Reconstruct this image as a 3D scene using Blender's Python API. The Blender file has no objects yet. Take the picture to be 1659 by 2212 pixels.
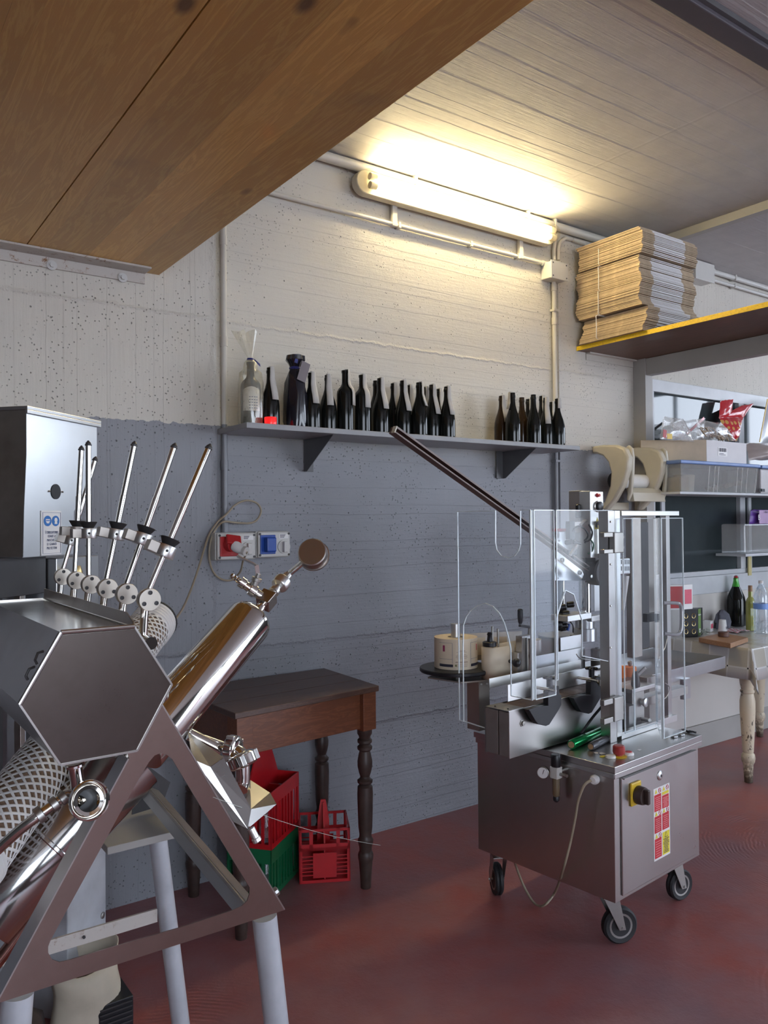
import bpy, bmesh, math, random
from math import sin, cos, pi, radians, sqrt
from mathutils import Vector, Matrix, noise
from mathutils.geometry import tessellate_polygon
random.seed(7)
S = bpy.context.scene
COL = S.collection
V = Vector

# ---------------------------------------------------------------- camera
IW, IH = 1659, 2212
FPX = 1725.5
YAW, PIT, ROL = radians(35.43), radians(0.712), radians(-0.481)
CAM = V((0, 0, 1.45))
_F = V((sin(YAW)*cos(PIT), cos(YAW)*cos(PIT), sin(PIT)))
_r = V((cos(YAW), -sin(YAW), 0))
_u = _r.cross(_F)
_R = _r*cos(ROL) + _u*sin(ROL)
_U = -_r*sin(ROL) + _u*cos(ROL)
cd = bpy.data.cameras.new('camera'); cam = bpy.data.objects.new('camera', cd); COL.objects.link(cam)
cd.sensor_fit = 'HORIZONTAL'; cd.sensor_width = 36; cd.lens = 36*FPX/IW; cd.clip_start = .05
cam.matrix_world = Matrix(((_R.x, _U.x, -_F.x, CAM.x), (_R.y, _U.y, -_F.y, CAM.y), (_R.z, _U.z, -_F.z, CAM.z), (0, 0, 0, 1)))
S.camera = cam

# ---------------------------------------------------------------- world / exposure
w = bpy.data.worlds.new('sky'); S.world = w; w.use_nodes = True
wn = w.node_tree; bg = wn.nodes['Background']
tc = wn.nodes.new('ShaderNodeTexCoord'); sx = wn.nodes.new('ShaderNodeSeparateXYZ'); cr = wn.nodes.new('ShaderNodeValToRGB')
wn.links.new(tc.outputs['Generated'], sx.inputs[0]); wn.links.new(sx.outputs['Z'], cr.inputs[0]); wn.links.new(cr.outputs[0], bg.inputs['Color'])
cr.color_ramp.elements[0].position = 0.0; cr.color_ramp.elements[0].color = (.80, .88, 1.0, 1)
cr.color_ramp.elements[1].position = 1.0; cr.color_ramp.elements[1].color = (.50, .68, 1.0, 1)
bg.inputs['Strength'].default_value = 3.5
S.view_settings.view_transform = 'Standard'
S.view_settings.look = 'None'
S.view_settings.exposure = 1.22
S.view_settings.gamma = 1.0
S.view_settings.use_curve_mapping = False
LAMP_STRENGTH = 30.0
WARM = (1.0, .84, .50)

# daylight openings (portals guide sampling of the sky, they emit nothing themselves)
def portal(name, loc, rot, sx_, sy_):
    l = bpy.data.lights.new(name, 'AREA'); l.shape = 'RECTANGLE'; l.size = sx_; l.size_y = sy_
    l.cycles.is_portal = True
    o = bpy.data.objects.new(name, l); o.location = loc; o.rotation_euler = rot; COL.objects.link(o)
# the openings themselves: see wall_right / wall_front
portal('daylight_portal', (8.0, -3.0, 1.45), (0, radians(90), 0), 2.8, 3.4)
portal('daylight_portal', (8.0, 1.4, 2.45), (0, radians(90), 0), 0.9, 2.6)
portal('daylight_portal', (-0.3, -5.0, 1.85), (radians(90), 0, radians(180)), 4.6, 1.9)
portal('daylight_portal', (6.8, -5.0, 1.45), (radians(90), 0, radians(180)), 2.2, 2.8)

# ---------------------------------------------------------------- helpers
ID = Matrix.Identity(4)
def ray(px, py):
    return _F + _R*((px-IW/2)/FPX) - _U*((py-IH/2)/FPX)
def at(px, py, ax, val, T=None):
    """point seen at photo pixel px,py lying in the plane axis=val of frame T"""
    c, d = CAM, ray(px, py)
    if T is not None:
        Ti = T.inverted(); c = Ti @ c; d = Ti.to_3x3() @ d
    return c + d*((val-c[ax])/d[ax])
def dp(px, py, t):
    return CAM + ray(px, py)*t
def lerp(a, b, k): return a+(b-a)*k
def perp(d):
    d = d.normalized(); a = V((0, 0, 1)) if abs(d.z) < .9 else V((1, 0, 0))
    x = d.cross(a).normalized(); return x, d.cross(x).normalized()

class G:
    def __init__(s, T=None): s.v = []; s.f = []; s.T = T
    def add(s, vs, fs):
        n = len(s.v); s.v += [V(p) for p in vs]; s.f += [tuple(i+n for i in f) for f in fs]; return s
    def box(s, lo, hi):
        a, b, c = lo; d, e, f = hi
        return s.add([(a, b, c), (d, b, c), (d, e, c), (a, e, c), (a, b, f), (d, b, f), (d, e, f), (a, e, f)],
                     [(3, 2, 1, 0), (4, 5, 6, 7), (0, 1, 5, 4), (1, 2, 6, 5), (2, 3, 7, 6), (3, 0, 4, 7)])
    def cbox(s, c, sz, R=None):
        c = V(c); R = R or Matrix.Identity(3); h = V(sz)/2
        vs = [c + R @ V((i*h.x, j*h.y, k*h.z)) for k in (-1, 1) for (i, j) in ((-1, -1), (1, -1), (1, 1), (-1, 1))]
        return s.add(vs, [(3, 2, 1, 0), (4, 5, 6, 7), (0, 1, 5, 4), (1, 2, 6, 5), (2, 3, 7, 6), (3, 0, 4, 7)])
    def beam(s, p0, p1, wd, ht, up=(0, 0, 1)):
        """rectangular bar from p0 to p1"""
        p0, p1 = V(p0), V(p1); d = (p1-p0); L = d.length; d.normalize(); x = d.cross(V(up)).normalized(); z = x.cross(d)
        return s.cbox((p0+p1)/2, (wd, L, ht), Matrix((x, d, z)).transposed())
    def ring(s, c, x, y, r, n): return [c + x*(cos(2*pi*i/n)*r) + y*(sin(2*pi*i/n)*r) for i in range(n)]
    def cyl(s, p0, p1, r0, r1=None, n=20, cap=True):
        p0, p1 = V(p0), V(p1); r1 = r0 if r1 is None else r1
        x, y = perp(p1-p0)
        vs = s.ring(p0, x, y, r0, n)+s.ring(p1, x, y, r1, n)
        fs = [(i, (i+1) % n, n+(i+1) % n, n+i) for i in range(n)]
        if cap: fs += [tuple(range(n-1, -1, -1)), tuple(range(n, 2*n))]
        return s.add(vs, fs)
    def lathe(s, prof, p=(0, 0, 0), d=(0, 0, 1), n=20, cap=True):
        p = V(p); d = V(d).normalized(); x, y = perp(d)
        vs = []
        for r, h in prof: vs += s.ring(p+d*h, x, y, max(r, 1e-5), n)
        m = len(prof)
        fs = [(k*n+i, k*n+(i+1) % n, (k+1)*n+(i+1) % n, (k+1)*n+i) for k in range(m-1) for i in range(n)]
        if cap: fs += [tuple(range(n-1, -1, -1)), tuple(range((m-1)*n, m*n))]
        return s.add(vs, fs)
    def tube(s, pts, r, n=8, cap=True, closed=False):
        pts = [V(p) for p in pts]; m = len(pts); vs = []; x = None
        for k, p in enumerate(pts):
            a = pts[(k-1) % m] if (closed or k) else p; b = pts[(k+1) % m] if (closed or k < m-1) else p
            d = (b-a).normalized()
            if x is None: x, y = perp(d)
            else:
                x = (x-d*x.dot(d)).normalized(); y = d.cross(x)
            rr = r[k] if isinstance(r, (list, tuple)) else r
            vs += s.ring(p, x, y, rr, n)
        fs = [(k*n+i, k*n+(i+1) % n, (k+1) % m*n+(i+1) % n, (k+1) % m*n+i) for k in range(m if closed else m-1) for i in range(n)]
        if cap and not closed: fs += [tuple(range(n-1, -1, -1)), tuple(range((m-1)*n, m*n))]
        return s.add(vs, fs)
    def prism(s, pts, ext):
        pts = [V(p) for p in pts]; e = V(ext); n = len(pts)
        return s.add(pts+[p+e for p in pts], [tuple(range(n-1, -1, -1)), tuple(range(n, 2*n))]+[(i, (i+1) % n, n+(i+1) % n, n+i) for i in range(n)])
    def plate(s, loops, ext):
        """flat outline with holes (lists of 3-D points), given thickness"""
        e = V(ext); loops = [[V(p) for p in l] for l in loops]
        tri = tessellate_polygon(loops); flat = [p for l in loops for p in l]; n = len(flat)
        fs = [tuple(t) for t in tri]+[tuple(i+n for i in reversed(t)) for t in tri]
        k = 0
        for l in loops:
            m = len(l); fs += [(k+i, k+(i+1) % m, n+k+(i+1) % m, n+k+i) for i in range(m)]; k += m
        return s.add(flat+[p+e for p in flat], fs)
    def sphere(s, c, r, n=14, sc=(1, 1, 1)):
        c = V(c); m = n//2; vs = []
        for k in range(m+1):
            a = -pi/2+pi*k/m
            for i in range(n):
                b = 2*pi*i/n; vs.append(c+V((cos(a)*cos(b)*r*sc[0], cos(a)*sin(b)*r*sc[1], sin(a)*r*sc[2])))
        return s.add(vs, [(k*n+i, k*n+(i+1) % n, (k+1)*n+(i+1) % n, (k+1)*n+i) for k in range(m) for i in range(n)])
    def grid(s, P):
        """P: rows of points -> surface"""
        m, n = len(P), len(P[0])
        return s.add([p for r in P for p in r], [(k*n+i, k*n+i+1, (k+1)*n+i+1, (k+1)*n+i) for k in range(m-1) for i in range(n-1)])

WM = {}
def wm(o): return WM.get(o.name, ID)
def build(g, name, mat, parent=None, smooth=True, bevel=0, solid=0, label=None, kind=None, ang=35):
    T = g.T or ID
    me = bpy.data.meshes.new(name)
    P = wm(parent).inverted() if parent else ID
    M = P @ T
    vs = [M @ p for p in g.v]
    if parent is None:   # origin at the base centre
        lo = V([min(p[i] for p in vs) for i in range(3)]); hi = V([max(p[i] for p in vs) for i in range(3)])
        c = V(((lo.x+hi.x)/2, (lo.y+hi.y)/2, lo.z)); vs = [p-c for p in vs]
    me.from_pydata(vs, [], g.f)
    bm = bmesh.new(); bm.from_mesh(me); bmesh.ops.remove_doubles(bm, verts=bm.verts, dist=1e-6)
    bmesh.ops.recalc_face_normals(bm, faces=bm.faces); bm.to_mesh(me); bm.free()
    if smooth:
        me.shade_smooth(); me.set_sharp_from_angle(angle=radians(ang))
    me.materials.append(mat)
    o = bpy.data.objects.new(name, me); COL.objects.link(o)
    if parent: o.parent = parent; WM[o.name] = wm(parent)
    else: o.location = c; WM[o.name] = Matrix.Translation(c)
    if solid:
        m = o.modifiers.new('s', 'SOLIDIFY'); m.thickness = solid; m.offset = 0
    if bevel:
        m = o.modifiers.new('b', 'BEVEL'); m.width = bevel; m.segments = 2; m.limit_method = 'ANGLE'; m.angle_limit = radians(40)
    if label: o['label'] = label
    if kind: o['kind'] = kind
    return o
def tag(o, label, cat, group=None):
    o['label'] = label; o['category'] = cat
    if group: o['group'] = group
    return o
def thing(name, loc, label, cat, group=None, rz=0):
    o = bpy.data.objects.new(name, None); COL.objects.link(o); o.empty_display_size = .05
    o.location = loc; o.rotation_euler = (0, 0, rz)
    WM[o.name] = Matrix.Translation(V(loc)) @ Matrix.Rotation(rz, 4, 'Z')
    return tag(o, label, cat, group)
def struct(g, name, mat, **k):
    return build(g, name, mat, kind='structure', **k)
def dup(root, loc=None, rz=None, label=None, group=None):
    r = root.copy(); COL.objects.link(r)
    if loc is not None: r.location = loc
    if rz is not None: r.rotation_euler = (0, 0, rz)
    if label: r['label'] = label
    if group: r['group'] = group
    for ch in list(root.children):
        c = ch.copy(); COL.objects.link(c); c.parent = r
        for g2 in list(ch.children):
            d = g2.copy(); COL.objects.link(d); d.parent = c
    return r
def text(s, size, T, mat, parent, name='lettering', align='CENTER', sx=1.0, ext=0.0002):
    """flat lettering; T places it (x right, y up, z towards the reader)"""
    cu = bpy.data.curves.new('t', 'FONT'); cu.body = s; cu.size = size; cu.align_x = align; cu.align_y = 'CENTER'; cu.extrude = ext
    cu.space_line = 1.0; cu.resolution_u = 2
    ob = bpy.data.objects.new('t', cu); COL.objects.link(ob)
    me = bpy.data.meshes.new_from_object(ob); bpy.data.objects.remove(ob); bpy.data.curves.remove(cu)
    M = (wm(parent).inverted() if parent else ID) @ T @ Matrix.Diagonal((sx, 1, 1, 1))
    me.transform(M); me.materials.clear(); me.materials.append(mat)
    o = bpy.data.objects.new(name, me); COL.objects.link(o)
    if parent: o.parent = parent; WM[o.name] = wm(parent)
    return o
def frame(o, x, y):
    x = V(x).normalized(); y = V(y).normalized(); z = x.cross(y).normalized(); y = z.cross(x)
    return Matrix(((x.x, y.x, z.x, o[0]), (x.y, y.y, z.y, o[1]), (x.z, y.z, z.z, o[2]), (0, 0, 0, 1)))

# ---------------------------------------------------------------- materials
class N:
    def __init__(s, name):
        s.m = bpy.data.materials.new(name); s.m.use_nodes = True; s.t = s.m.node_tree; s.n = s.t.nodes; s.b = s.n['Principled BSDF']
    def new(s, t, **k):
        n = s.n.new('ShaderNode'+t)
        for a, v in k.items(): setattr(n, a, v)
        return n
    def put(s, sock, v):
        if hasattr(v, 'is_output') or isinstance(v, bpy.types.NodeSocket): s.t.links.new(v, sock)
        else:
            if isinstance(v, (tuple, list)) and len(v) == 3 and sock.type == 'RGBA': v = (*v, 1)
            sock.default_value = v
    def math(s, op, a, b=0.0, c=0.0):
        n = s.new('Math', operation=op)
        for i, v in enumerate((a, b, c)): s.put(n.inputs[i], v)
        return n.outputs[0]
    def noise(s, vec, scale, detail=4, rough=.55, dist=0):
        n = s.new('TexNoise'); s.put(n.inputs['Vector'], vec); n.inputs['Scale'].default_value = scale
        n.inputs['Detail'].default_value = detail; n.inputs['Roughness'].default_value = rough; n.inputs['Distortion'].default_value = dist
        return n.outputs['Fac']
    def vor(s, vec, scale, feature='F1', rnd=1):
        n = s.new('TexVoronoi', feature=feature); s.put(n.inputs['Vector'], vec); n.inputs['Scale'].default_value = scale; n.inputs['Randomness'].default_value = rnd
        return n.outputs['Distance']
    def mul(s, vec, xyz):
        n = s.new('Mapping'); s.put(n.inputs['Vector'], vec); n.inputs['Scale'].default_value = xyz; return n.outputs[0]
    def ramp(s, f, *st, interp='LINEAR'):
        n = s.new('ValToRGB'); s.put(n.inputs[0], f); e = n.color_ramp.elements; n.color_ramp.interpolation = interp
        while len(e) < len(st): e.new(.5)
        for i, (p, c) in enumerate(st):
            e[i].position = p; e[i].color = (c, c, c, 1) if isinstance(c, (int, float)) else (*c, 1)
        return n.outputs[0]
    def mix(s, f, a, b, mode='MIX'):
        n = s.new('Mix', data_type='RGBA', blend_type=mode); s.put(n.inputs[0], f); s.put(n.inputs[6], a); s.put(n.inputs[7], b); return n.outputs[2]
    def pos(s): return s.new('NewGeometry').outputs['Position']
    def obj(s): return s.new('TexCoord').outputs['Object']
    def sep(s, v):
        n = s.new('SeparateXYZ'); s.put(n.inputs[0], v); return n.outputs
    def bump(s, h, strength=.5, dist=.002):
        n = s.new('Bump'); s.put(n.inputs['Height'], h); n.inputs['Strength'].default_value = strength; n.inputs['Distance'].default_value = dist
        s.t.links.new(n.outputs[0], s.b.inputs['Normal']); return n
    def set(s, **k):
        for a, v in k.items(): s.put(s.b.inputs[a.replace('_', ' ')], v)
        return s

def simple(name, col, rough=.5, metal=0, var=.12, scale=12, bump=0, coat=0, spec=.5, bscale=60):
    m = N(name); o = m.obj(); n = m.noise(o, scale, 5)
    k = m.ramp(n, (.3, 1-var), (.7, 1+var*.6))
    m.set(Base_Color=m.mix(1.0, col, k, 'MULTIPLY'), Metallic=metal, Coat_Weight=coat)
    m.set(Roughness=m.math('MULTIPLY_ADD', n, .25*rough, rough*.88)); m.b.inputs['Specular IOR Level'].default_value = spec
    if bump: m.bump(m.noise(o, bscale, 4), bump, .001)
    return m.m
def steel(name, col, rough, brush=None, dirt=.1, var=.25, bump=.0):
    """brushed / dull / polished stainless; brush = anisotropic scale of the grain"""
    m = N(name); o = m.obj(); big = m.noise(o, 5, 5, .6)
    g = m.noise(m.mul(o, brush or (30, 30, 30)), 12, 4)
    base = m.mix(m.ramp(big, (.45, 0.0), (.75, dirt)), col, (col[0]*.55, col[1]*.48, col[2]*.42))
    m.set(Base_Color=base, Metallic=1.0)
    r = m.math('MULTIPLY_ADD', g, var*rough, rough*(1-var/2)); r = m.math('MULTIPLY_ADD', big, rough*.5, m.math('SUBTRACT', r, rough*.22))
    m.set(Roughness=r)
    if bump: m.bump(g, bump, .0004)
    return m.m
def emit(name, col, st):
    m = N(name); m.set(Base_Color=(.8, .8, .8), Emission_Color=col); m.b.inputs['Emission Strength'].default_value = st; return m.m
def clear(name, tint=(.96, .97, .98), gl=.06, rough=.02, haze=.0, hazecol=(.8, .85, .9), even=False):
    """thin transparent sheet: see-through with Fresnel reflection and a little surface haze / scratches"""
    m = N(name); t = m.t; out = m.n['Material Output']
    tr = m.new('BsdfTransparent'); tr.inputs[0].default_value = (*tint, 1)
    gs = m.new('BsdfGlossy'); gs.inputs[0].default_value = (1, 1, 1, 1); gs.inputs['Roughness'].default_value = rough
    lw = m.new('LayerWeight'); lw.inputs['Blend'].default_value = .5
    f = m.math('MULTIPLY_ADD', m.math('POWER', lw.outputs['Facing'], 4.0), .45, gl)
    mx = m.new('MixShader'); t.links.new(f, mx.inputs[0]); t.links.new(tr.outputs[0], mx.inputs[1]); t.links.new(gs.outputs[0], mx.inputs[2])
    sh = mx.outputs[0]
    if haze:
        df = m.new('BsdfDiffuse'); df.inputs[0].default_value = (*hazecol, 1)
        n = m.noise(m.mul(m.obj(), (9, 9, 3)), 4, 8, .65)
        k = m.ramp(n, (.35, haze*(.8 if even else .35)), (.75, haze*(1.2 if even else 1.8)))
        m2 = m.new('MixShader'); t.links.new(k, m2.inputs[0]); t.links.new(sh, m2.inputs[1]); t.links.new(df.outputs[0], m2.inputs[2]); sh = m2.outputs[0]
    t.links.new(sh, out.inputs['Surface']); return m.m

def wall_material(name, ceiling=False):
    m = N(name); p = m.pos(); xyz = m.sep(p); X, Y, Z = xyz
    wob = m.math('MULTIPLY_ADD', m.noise(p, 3, 3), .02, -.01)
    fine = m.noise(p, 45, 8, .7); mid = m.noise(p, 9, 5, .6); wide = m.noise(p, 1.6, 3)
    def groove(c, step, wd, off=0.0):
        a = m.math('MODULO', m.math('ADD', m.math('ADD', c, wob), 20+off), step)
        return m.ramp(m.math('DIVIDE', a, step), (0, 0.0), (wd/step, 1.0), (1, 1.0))
    pit = m.ramp(m.vor(p, 62), (.11, 0.0), (.20, 1.0))
    pit2 = m.ramp(m.vor(p, 21), (.045, 0.0), (.09, 1.0))
    msk = m.ramp(m.noise(p, 3.3, 4, .6), (.42, 0.0), (.60, 1.0))
    pits = m.math('MULTIPLY', m.math('MAXIMUM', pit, m.math('SUBTRACT', 1.0, msk)), pit2)
    if ceiling:
        gr = m.noise(m.mul(p, (2.2, 60, 60)), 1.6, 6, .65)
        ln = m.math('MULTIPLY', groove(Y, .21, .010), groove(Y, .143, .004, .05))
        seam = m.math('ABSOLUTE', m.math('ADD', m.math('SUBTRACT', X, 3.0), m.math('MULTIPLY', wob, 1.2)))
        ln = m.math('MULTIPLY', ln, m.ramp(seam, (.0, .5), (.012, 1.0)))
        h = m.math('ADD', m.math('MULTIPLY', gr, .7), m.math('ADD', m.math('MULTIPLY', ln, .6), m.math('MULTIPLY', fine, .1)))
        col = m.mix(m.ramp(mid, (.35, 0.0), (.75, 1.0)), (.50, .48, .47), (.44, .425, .42))
        col = m.mix(ln, m.mix(.12, col, (.25, .24, .23)), col)
        m.set(Base_Color=col, Roughness=.62); m.bump(h, .55, .006)
        return m.m
    vert = m.math('MAXIMUM', m.math('LESS_THAN', X, 1.345), m.math('GREATER_THAN', X, 4.1))
    grh = m.noise(m.mul(p, (3, 3, 55)), 1.8, 6, .65); grv = m.noise(m.mul(p, (55, 55, 3)), 1.6, 6, .65)
    gr = m.mix(vert, grh, grv)
    lh = m.math('MULTIPLY', groove(Z, .205, .006), groove(Z, .123, .003, .04))
    lv = m.math('MULTIPLY', groove(X, .17, .006), groove(X, .11, .003))
    ln = m.sep(m.mix(vert, lh, lv))[0]
    # pour joint running along the wall at 2.22 m and 1.36 / .66 m
    rag = m.math('MULTIPLY_ADD', m.noise(p, 22, 4, .7), .03, -.015)
    def joint(z):
        d = m.math('ABSOLUTE', m.math('ADD', m.math('SUBTRACT', Z, z), rag)); return m.ramp(d, (0.0, 0.0), (.009, 1.0))
    sv = m.ramp(m.math('ABSOLUTE', m.math('ADD', m.math('SUBTRACT', X, 1.335), m.math('MULTIPLY', rag, 1.3))), (0.0, 0.0), (.016, 1.0))
    js = m.math('MULTIPLY', sv, m.math('MULTIPLY', joint(2.29), m.math('MULTIPLY', joint(.93), joint(.52))))
    h = m.math('ADD', m.math('MULTIPLY', gr, .42), m.math('ADD', m.math('MULTIPLY', ln, .22), m.math('ADD', m.math('MULTIPLY', fine, .30), m.math('MULTIPLY', pits, .8))))
    h = m.math('ADD', h, m.math('MULTIPLY', js, -.9))
    border = m.math('ADD', 1.853, m.math('MULTIPLY_ADD', m.noise(p, 30, 4), .03, -.015))
    low = m.math('MULTIPLY', m.math('LESS_THAN', Z, border), m.math('LESS_THAN', X, 4.06))
    white = m.mix(m.ramp(wide, (.35, 0.0), (.7, 1.0)), (.62, .585, .515), (.56, .53, .475))
    grey = m.mix(m.ramp(wide, (.35, 0.0), (.7, 1.0)), (.255, .260, .285), (.205, .210, .232))
    grey = m.mix(m.ramp(m.noise(p, 2.6, 4, .6), (.64, 0.0), (.70, .12)), grey, (.34, .34, .35))
    col = m.mix(low, white, grey)
    col = m.mix(pits, m.mix(.62, col, (.03, .03, .03)), col)
    col = m.mix(ln, m.mix(.05, col, (.1, .1, .1)), col)
    m.set(Base_Color=col, Roughness=m.sep(m.mix(low, (.6,)*3, (.42,)*3))[0]); m.bump(h, .65, .007)
    return m.m

def floor_material():
    m = N('red_painted_floor'); p = m.pos(); a = m.noise(p, 1.1, 5, .6); b = m.noise(p, 5, 6, .7); c = m.noise(p, 60, 4, .7)
    col = m.mix(m.ramp(a, (.38, 0.0), (.62, 1.0)), (.37, .092, .072), (.24, .112, .125))  # uneven tone; its purple-grey and the paler patches also paint in a lavender sheen
    col = m.mix(m.ramp(b, (.40, 0.0), (.75, .65)), col, (.33, .18, .19))
    # trowel arcs: sets of rings about several centres
    rings = None
    for cx, cy, sc in ((1.5, .6, 62), (2.7, .75, 55), (3.6, 1.7, 58), (.6, 1.9, 60)):
        v = m.new('Mapping'); m.put(v.inputs['Vector'], p); v.inputs['Location'].default_value = (-cx, -cy, 0)
        d = m.new('VectorMath', operation='LENGTH'); m.put(d.inputs[0], v.outputs[0])
        dd = m.math('ADD', d.outputs['Value'], m.math('MULTIPLY', b, .05))
        wv = m.math('SINE', m.math('MULTIPLY', dd, sc*6.28))
        k = m.ramp(d.outputs['Value'], (.25, 1.0), (.75, 0.0))
        t = m.math('MULTIPLY', wv, m.math('MULTIPLY', k, m.ramp(m.noise(p, 2.1+cx, 3), (.46, 0.0), (.62, 1.0))))
        rings = t if rings is None else m.math('ADD', rings, t)
    scr = m.ramp(m.noise(m.mul(p, (1.2, 9, 1)), 6, 6, .8, 1.2), (.66, 0.0), (.72, 1.0))
    col = m.mix(m.math('MULTIPLY', scr, .55), col, (.36, .21, .21))
    h = m.math('ADD', m.math('MULTIPLY', c, .25), m.math('ADD', m.math('MULTIPLY', rings, .5), m.math('MULTIPLY', b, 1.6)))
    m.set(Base_Color=col, Roughness=m.math('MULTIPLY_ADD', b, .35, .22)); m.bump(h, .6, .004)
    m.b.inputs['Specular IOR Level'].default_value = .5
    return m.m

def wood_material(name, c1, c2, dark, along=(14, 1.0, 14), rough=.45, knots=True, wear=None, coat=0.1):
    m = N(name); o = m.obj(); s = m.mul(o, along)
    n = m.noise(s, 1.6, 6, .62, .6)
    rr = m.math('ABSOLUTE', m.math('SINE', m.math('MULTIPLY', n, 26)))
    col = m.mix(m.ramp(rr, (.1, 0.0), (.9, 1.0)), c1, c2)
    col = m.mix(m.ramp(m.noise(o, 1.3, 3), (.3, 0.0), (.75, .6)), col, (c1[0]*.72, c1[1]*.66, c1[2]*.6))
    if knots:
        st_ = m.math('FLOOR', m.math('DIVIDE', m.math('ADD', m.sep(o)[0], 10.03), .152)); wn2 = m.new('TexWhiteNoise', noise_dimensions='1D'); m.put(wn2.inputs['W'], st_)
        col = m.mix(1.0, col, m.ramp(wn2.outputs[0], (0, .80), (1, 1.12)), 'MULTIPLY')
        k = m.vor(m.mul(o, (5.2, 2.6, 5.2)), 1.0); big = m.ramp(m.noise(o, 2.2, 3), (.38, 0.0), (.46, 1.0))
        col = m.mix(m.math('MULTIPLY', m.ramp(k, (.055, .9), (.12, 0.0)), big), col, dark)
        col = m.mix(m.ramp(m.noise(o, 2.7, 4, .6), (.60, 0.0), (.75, .4)), col, (.20, .13, .06))
    if wear:
        wn_ = m.noise(m.mul(o, along), 3.0, 6, .75); col = m.mix(m.ramp(wn_, (.60, 0.0), (.72, .85)), col, wear)
    m.set(Base_Color=col, Roughness=rough, Coat_Weight=coat); m.bump(rr, .12, .001)
    return m.m

MT = {}
MT['wall'] = wall_material('painted_board_marked_concrete')
MT['ceil'] = wall_material('white_board_marked_ceiling', True)
MT['floor'] = floor_material()
MT['plain'] = simple('plain_white_plaster', (.55, .54, .52), .7, var=.08, scale=3)
MT['dim'] = simple('dim_grey_wall', (.07, .067, .065), .8, var=.2, scale=2)
MT['pine'] = wood_material('varnished_pine_boards', (.80, .49, .13), (.67, .36, .085), (.13, .06, .02), (11, .9, 11), .42, coat=.15)
MT['oldwood'] = wood_material('dark_old_table_wood', (.21, .072, .030), (.14, .045, .020), (.02, .01, .006), (1.2, 16, 16), .42, False, None, .2)
MT['oldtop'] = wood_material('worn_dark_table_top', (.115, .060, .042), (.075, .040, .030), (.02, .01, .006), (1.1, 18, 18), .40, False, (.20, .10, .06), .1)
MT['turned'] = simple('dark_turned_wood', (.055, .034, .028), .45, var=.4, scale=20, bump=.1)
MT['brownboard'] = wood_material('brown_laminate_board', (.17, .078, .045), (.13, .058, .034), (.05, .02, .01), (14, 1.0, 14), .5, False)
MT['alu'] = simple('white_grey_aluminium_frame', (.56, .58, .60), .35, var=.06)
MT['alugrey'] = simple('grey_painted_trim', (.40, .385, .36), .5, var=.08, scale=4)
MT['cream'] = simple('cream_panel', (.60, .57, .53), .45, var=.05, scale=2)
MT['purple'] = simple('dark_grey_ceiling_beam', (.075, .065, .078), .6)
MT['pipe'] = simple('cream_painted_pipe', (.56, .53, .47), .4, var=.06)
MT['pipegrey'] = simple('grey_painted_pipe', (.20, .205, .225), .35, var=.1)
MT['boxpl'] = simple('light_grey_plastic', (.58, .57, .54), .4, var=.04)
MT['shelfm'] = simple('grey_painted_metal_shelf', (.30, .30, .31), .4, var=.15, scale=8)
MT['shelfd'] = simple('dark_grey_bracket_paint', (.10, .10, .105), .45, var=.15)
MT['st'] = steel('satin_stainless', (.52, .505, .49), .30, (1, 1, 40), .12, .1)
MT['sth'] = steel('satin_stainless_level_grain', (.52, .51, .50), .29, (1, 9, 9), .03, .08)
MT['stdull'] = steel('stained_dull_stainless', (.50, .46, .42), .36, (3, 3, 50), .75)
MT['stpol'] = steel('polished_stainless', (.74, .72, .68), .07, (2, 2, 30), .25, .5)
MT['stcast'] = steel('cast_grey_metal', (.42, .41, .39), .42, (20, 20, 20), .3, bump=.15)
MT['alupl'] = steel('brushed_aluminium', (.72, .72, .70), .32, (2, 60, 60), .1)
MT['galv'] = steel('pale_sheet_metal', (.60, .61, .62), .32, (3, 60, 3), .15, .12)
MT['bronze'] = steel('brown_tinted_gauge_steel', (.47, .43, .40), .30, (20, 20, 20), .1)
MT['brass'] = steel('dull_brass', (.62, .47, .22), .3, (20, 20, 20), .2)
MT['blk'] = simple('black_plastic', (.012, .012, .015), .38, var=.3)
MT['rub'] = simple('black_rubber', (.018, .018, .020), .6, var=.3)
MT['dkgrey'] = simple('dark_grey_metal', (.045, .043, .045), .45, var=.25)
MT['motor'] = simple('grey_brown_housing', (.085, .078, .074), .5, var=.2, scale=30)
MT['beige'] = simple('beige_plastic', (.56, .51, .40), .35, var=.05, coat=.2)
MT['legblue'] = simple('grey_blue_painted_tube', (.46, .475, .51), .35, var=.18, scale=9, coat=.1)
MT['rusty'] = None
m = N('rust_spotted_white_paint'); o = m.obj(); r = m.ramp(m.noise(o, 38, 6, .75), (.56, 0.0), (.64, 1.0)); r2 = m.ramp(m.noise(o, 7, 4), (.42, 0.0), (.6, 1.0))
m.set(Base_Color=m.mix(m.math('MULTIPLY', r, r2), (.50, .46, .42), (.22, .10, .04)), Roughness=.5); MT['rusty'] = m.m
m = N('chipped_cream_leg_paint'); o = m.obj(); r = m.ramp(m.noise(m.mul(o, (1, 1, .5)), 34, 6, .7), (.60, 0.0), (.635, 1.0)); zz = m.sep(o)[2]
low = m.ramp(zz, (.02, 1.0), (.075, 0.0)); lo2 = m.math('MULTIPLY', m.ramp(m.noise(o, 60, 4), (.42, 0.0), (.5, 1.0)), m.ramp(zz, (.03, 1.0), (.17, 0.0)))
m.set(Base_Color=m.mix(m.math('MAXIMUM', m.math('MAXIMUM', r, low), lo2), (.66, .57, .42), (.08, .055, .035)), Roughness=.42); MT['chip'] = m.m
MT['red'] = simple('red_plastic', (.52, .012, .018), .32, var=.1, coat=.2)
MT['green'] = simple('green_plastic', (.008, .14, .055), .35, var=.1)
MT['redp'] = simple('socket_red', (.45, .02, .022), .4)
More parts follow.
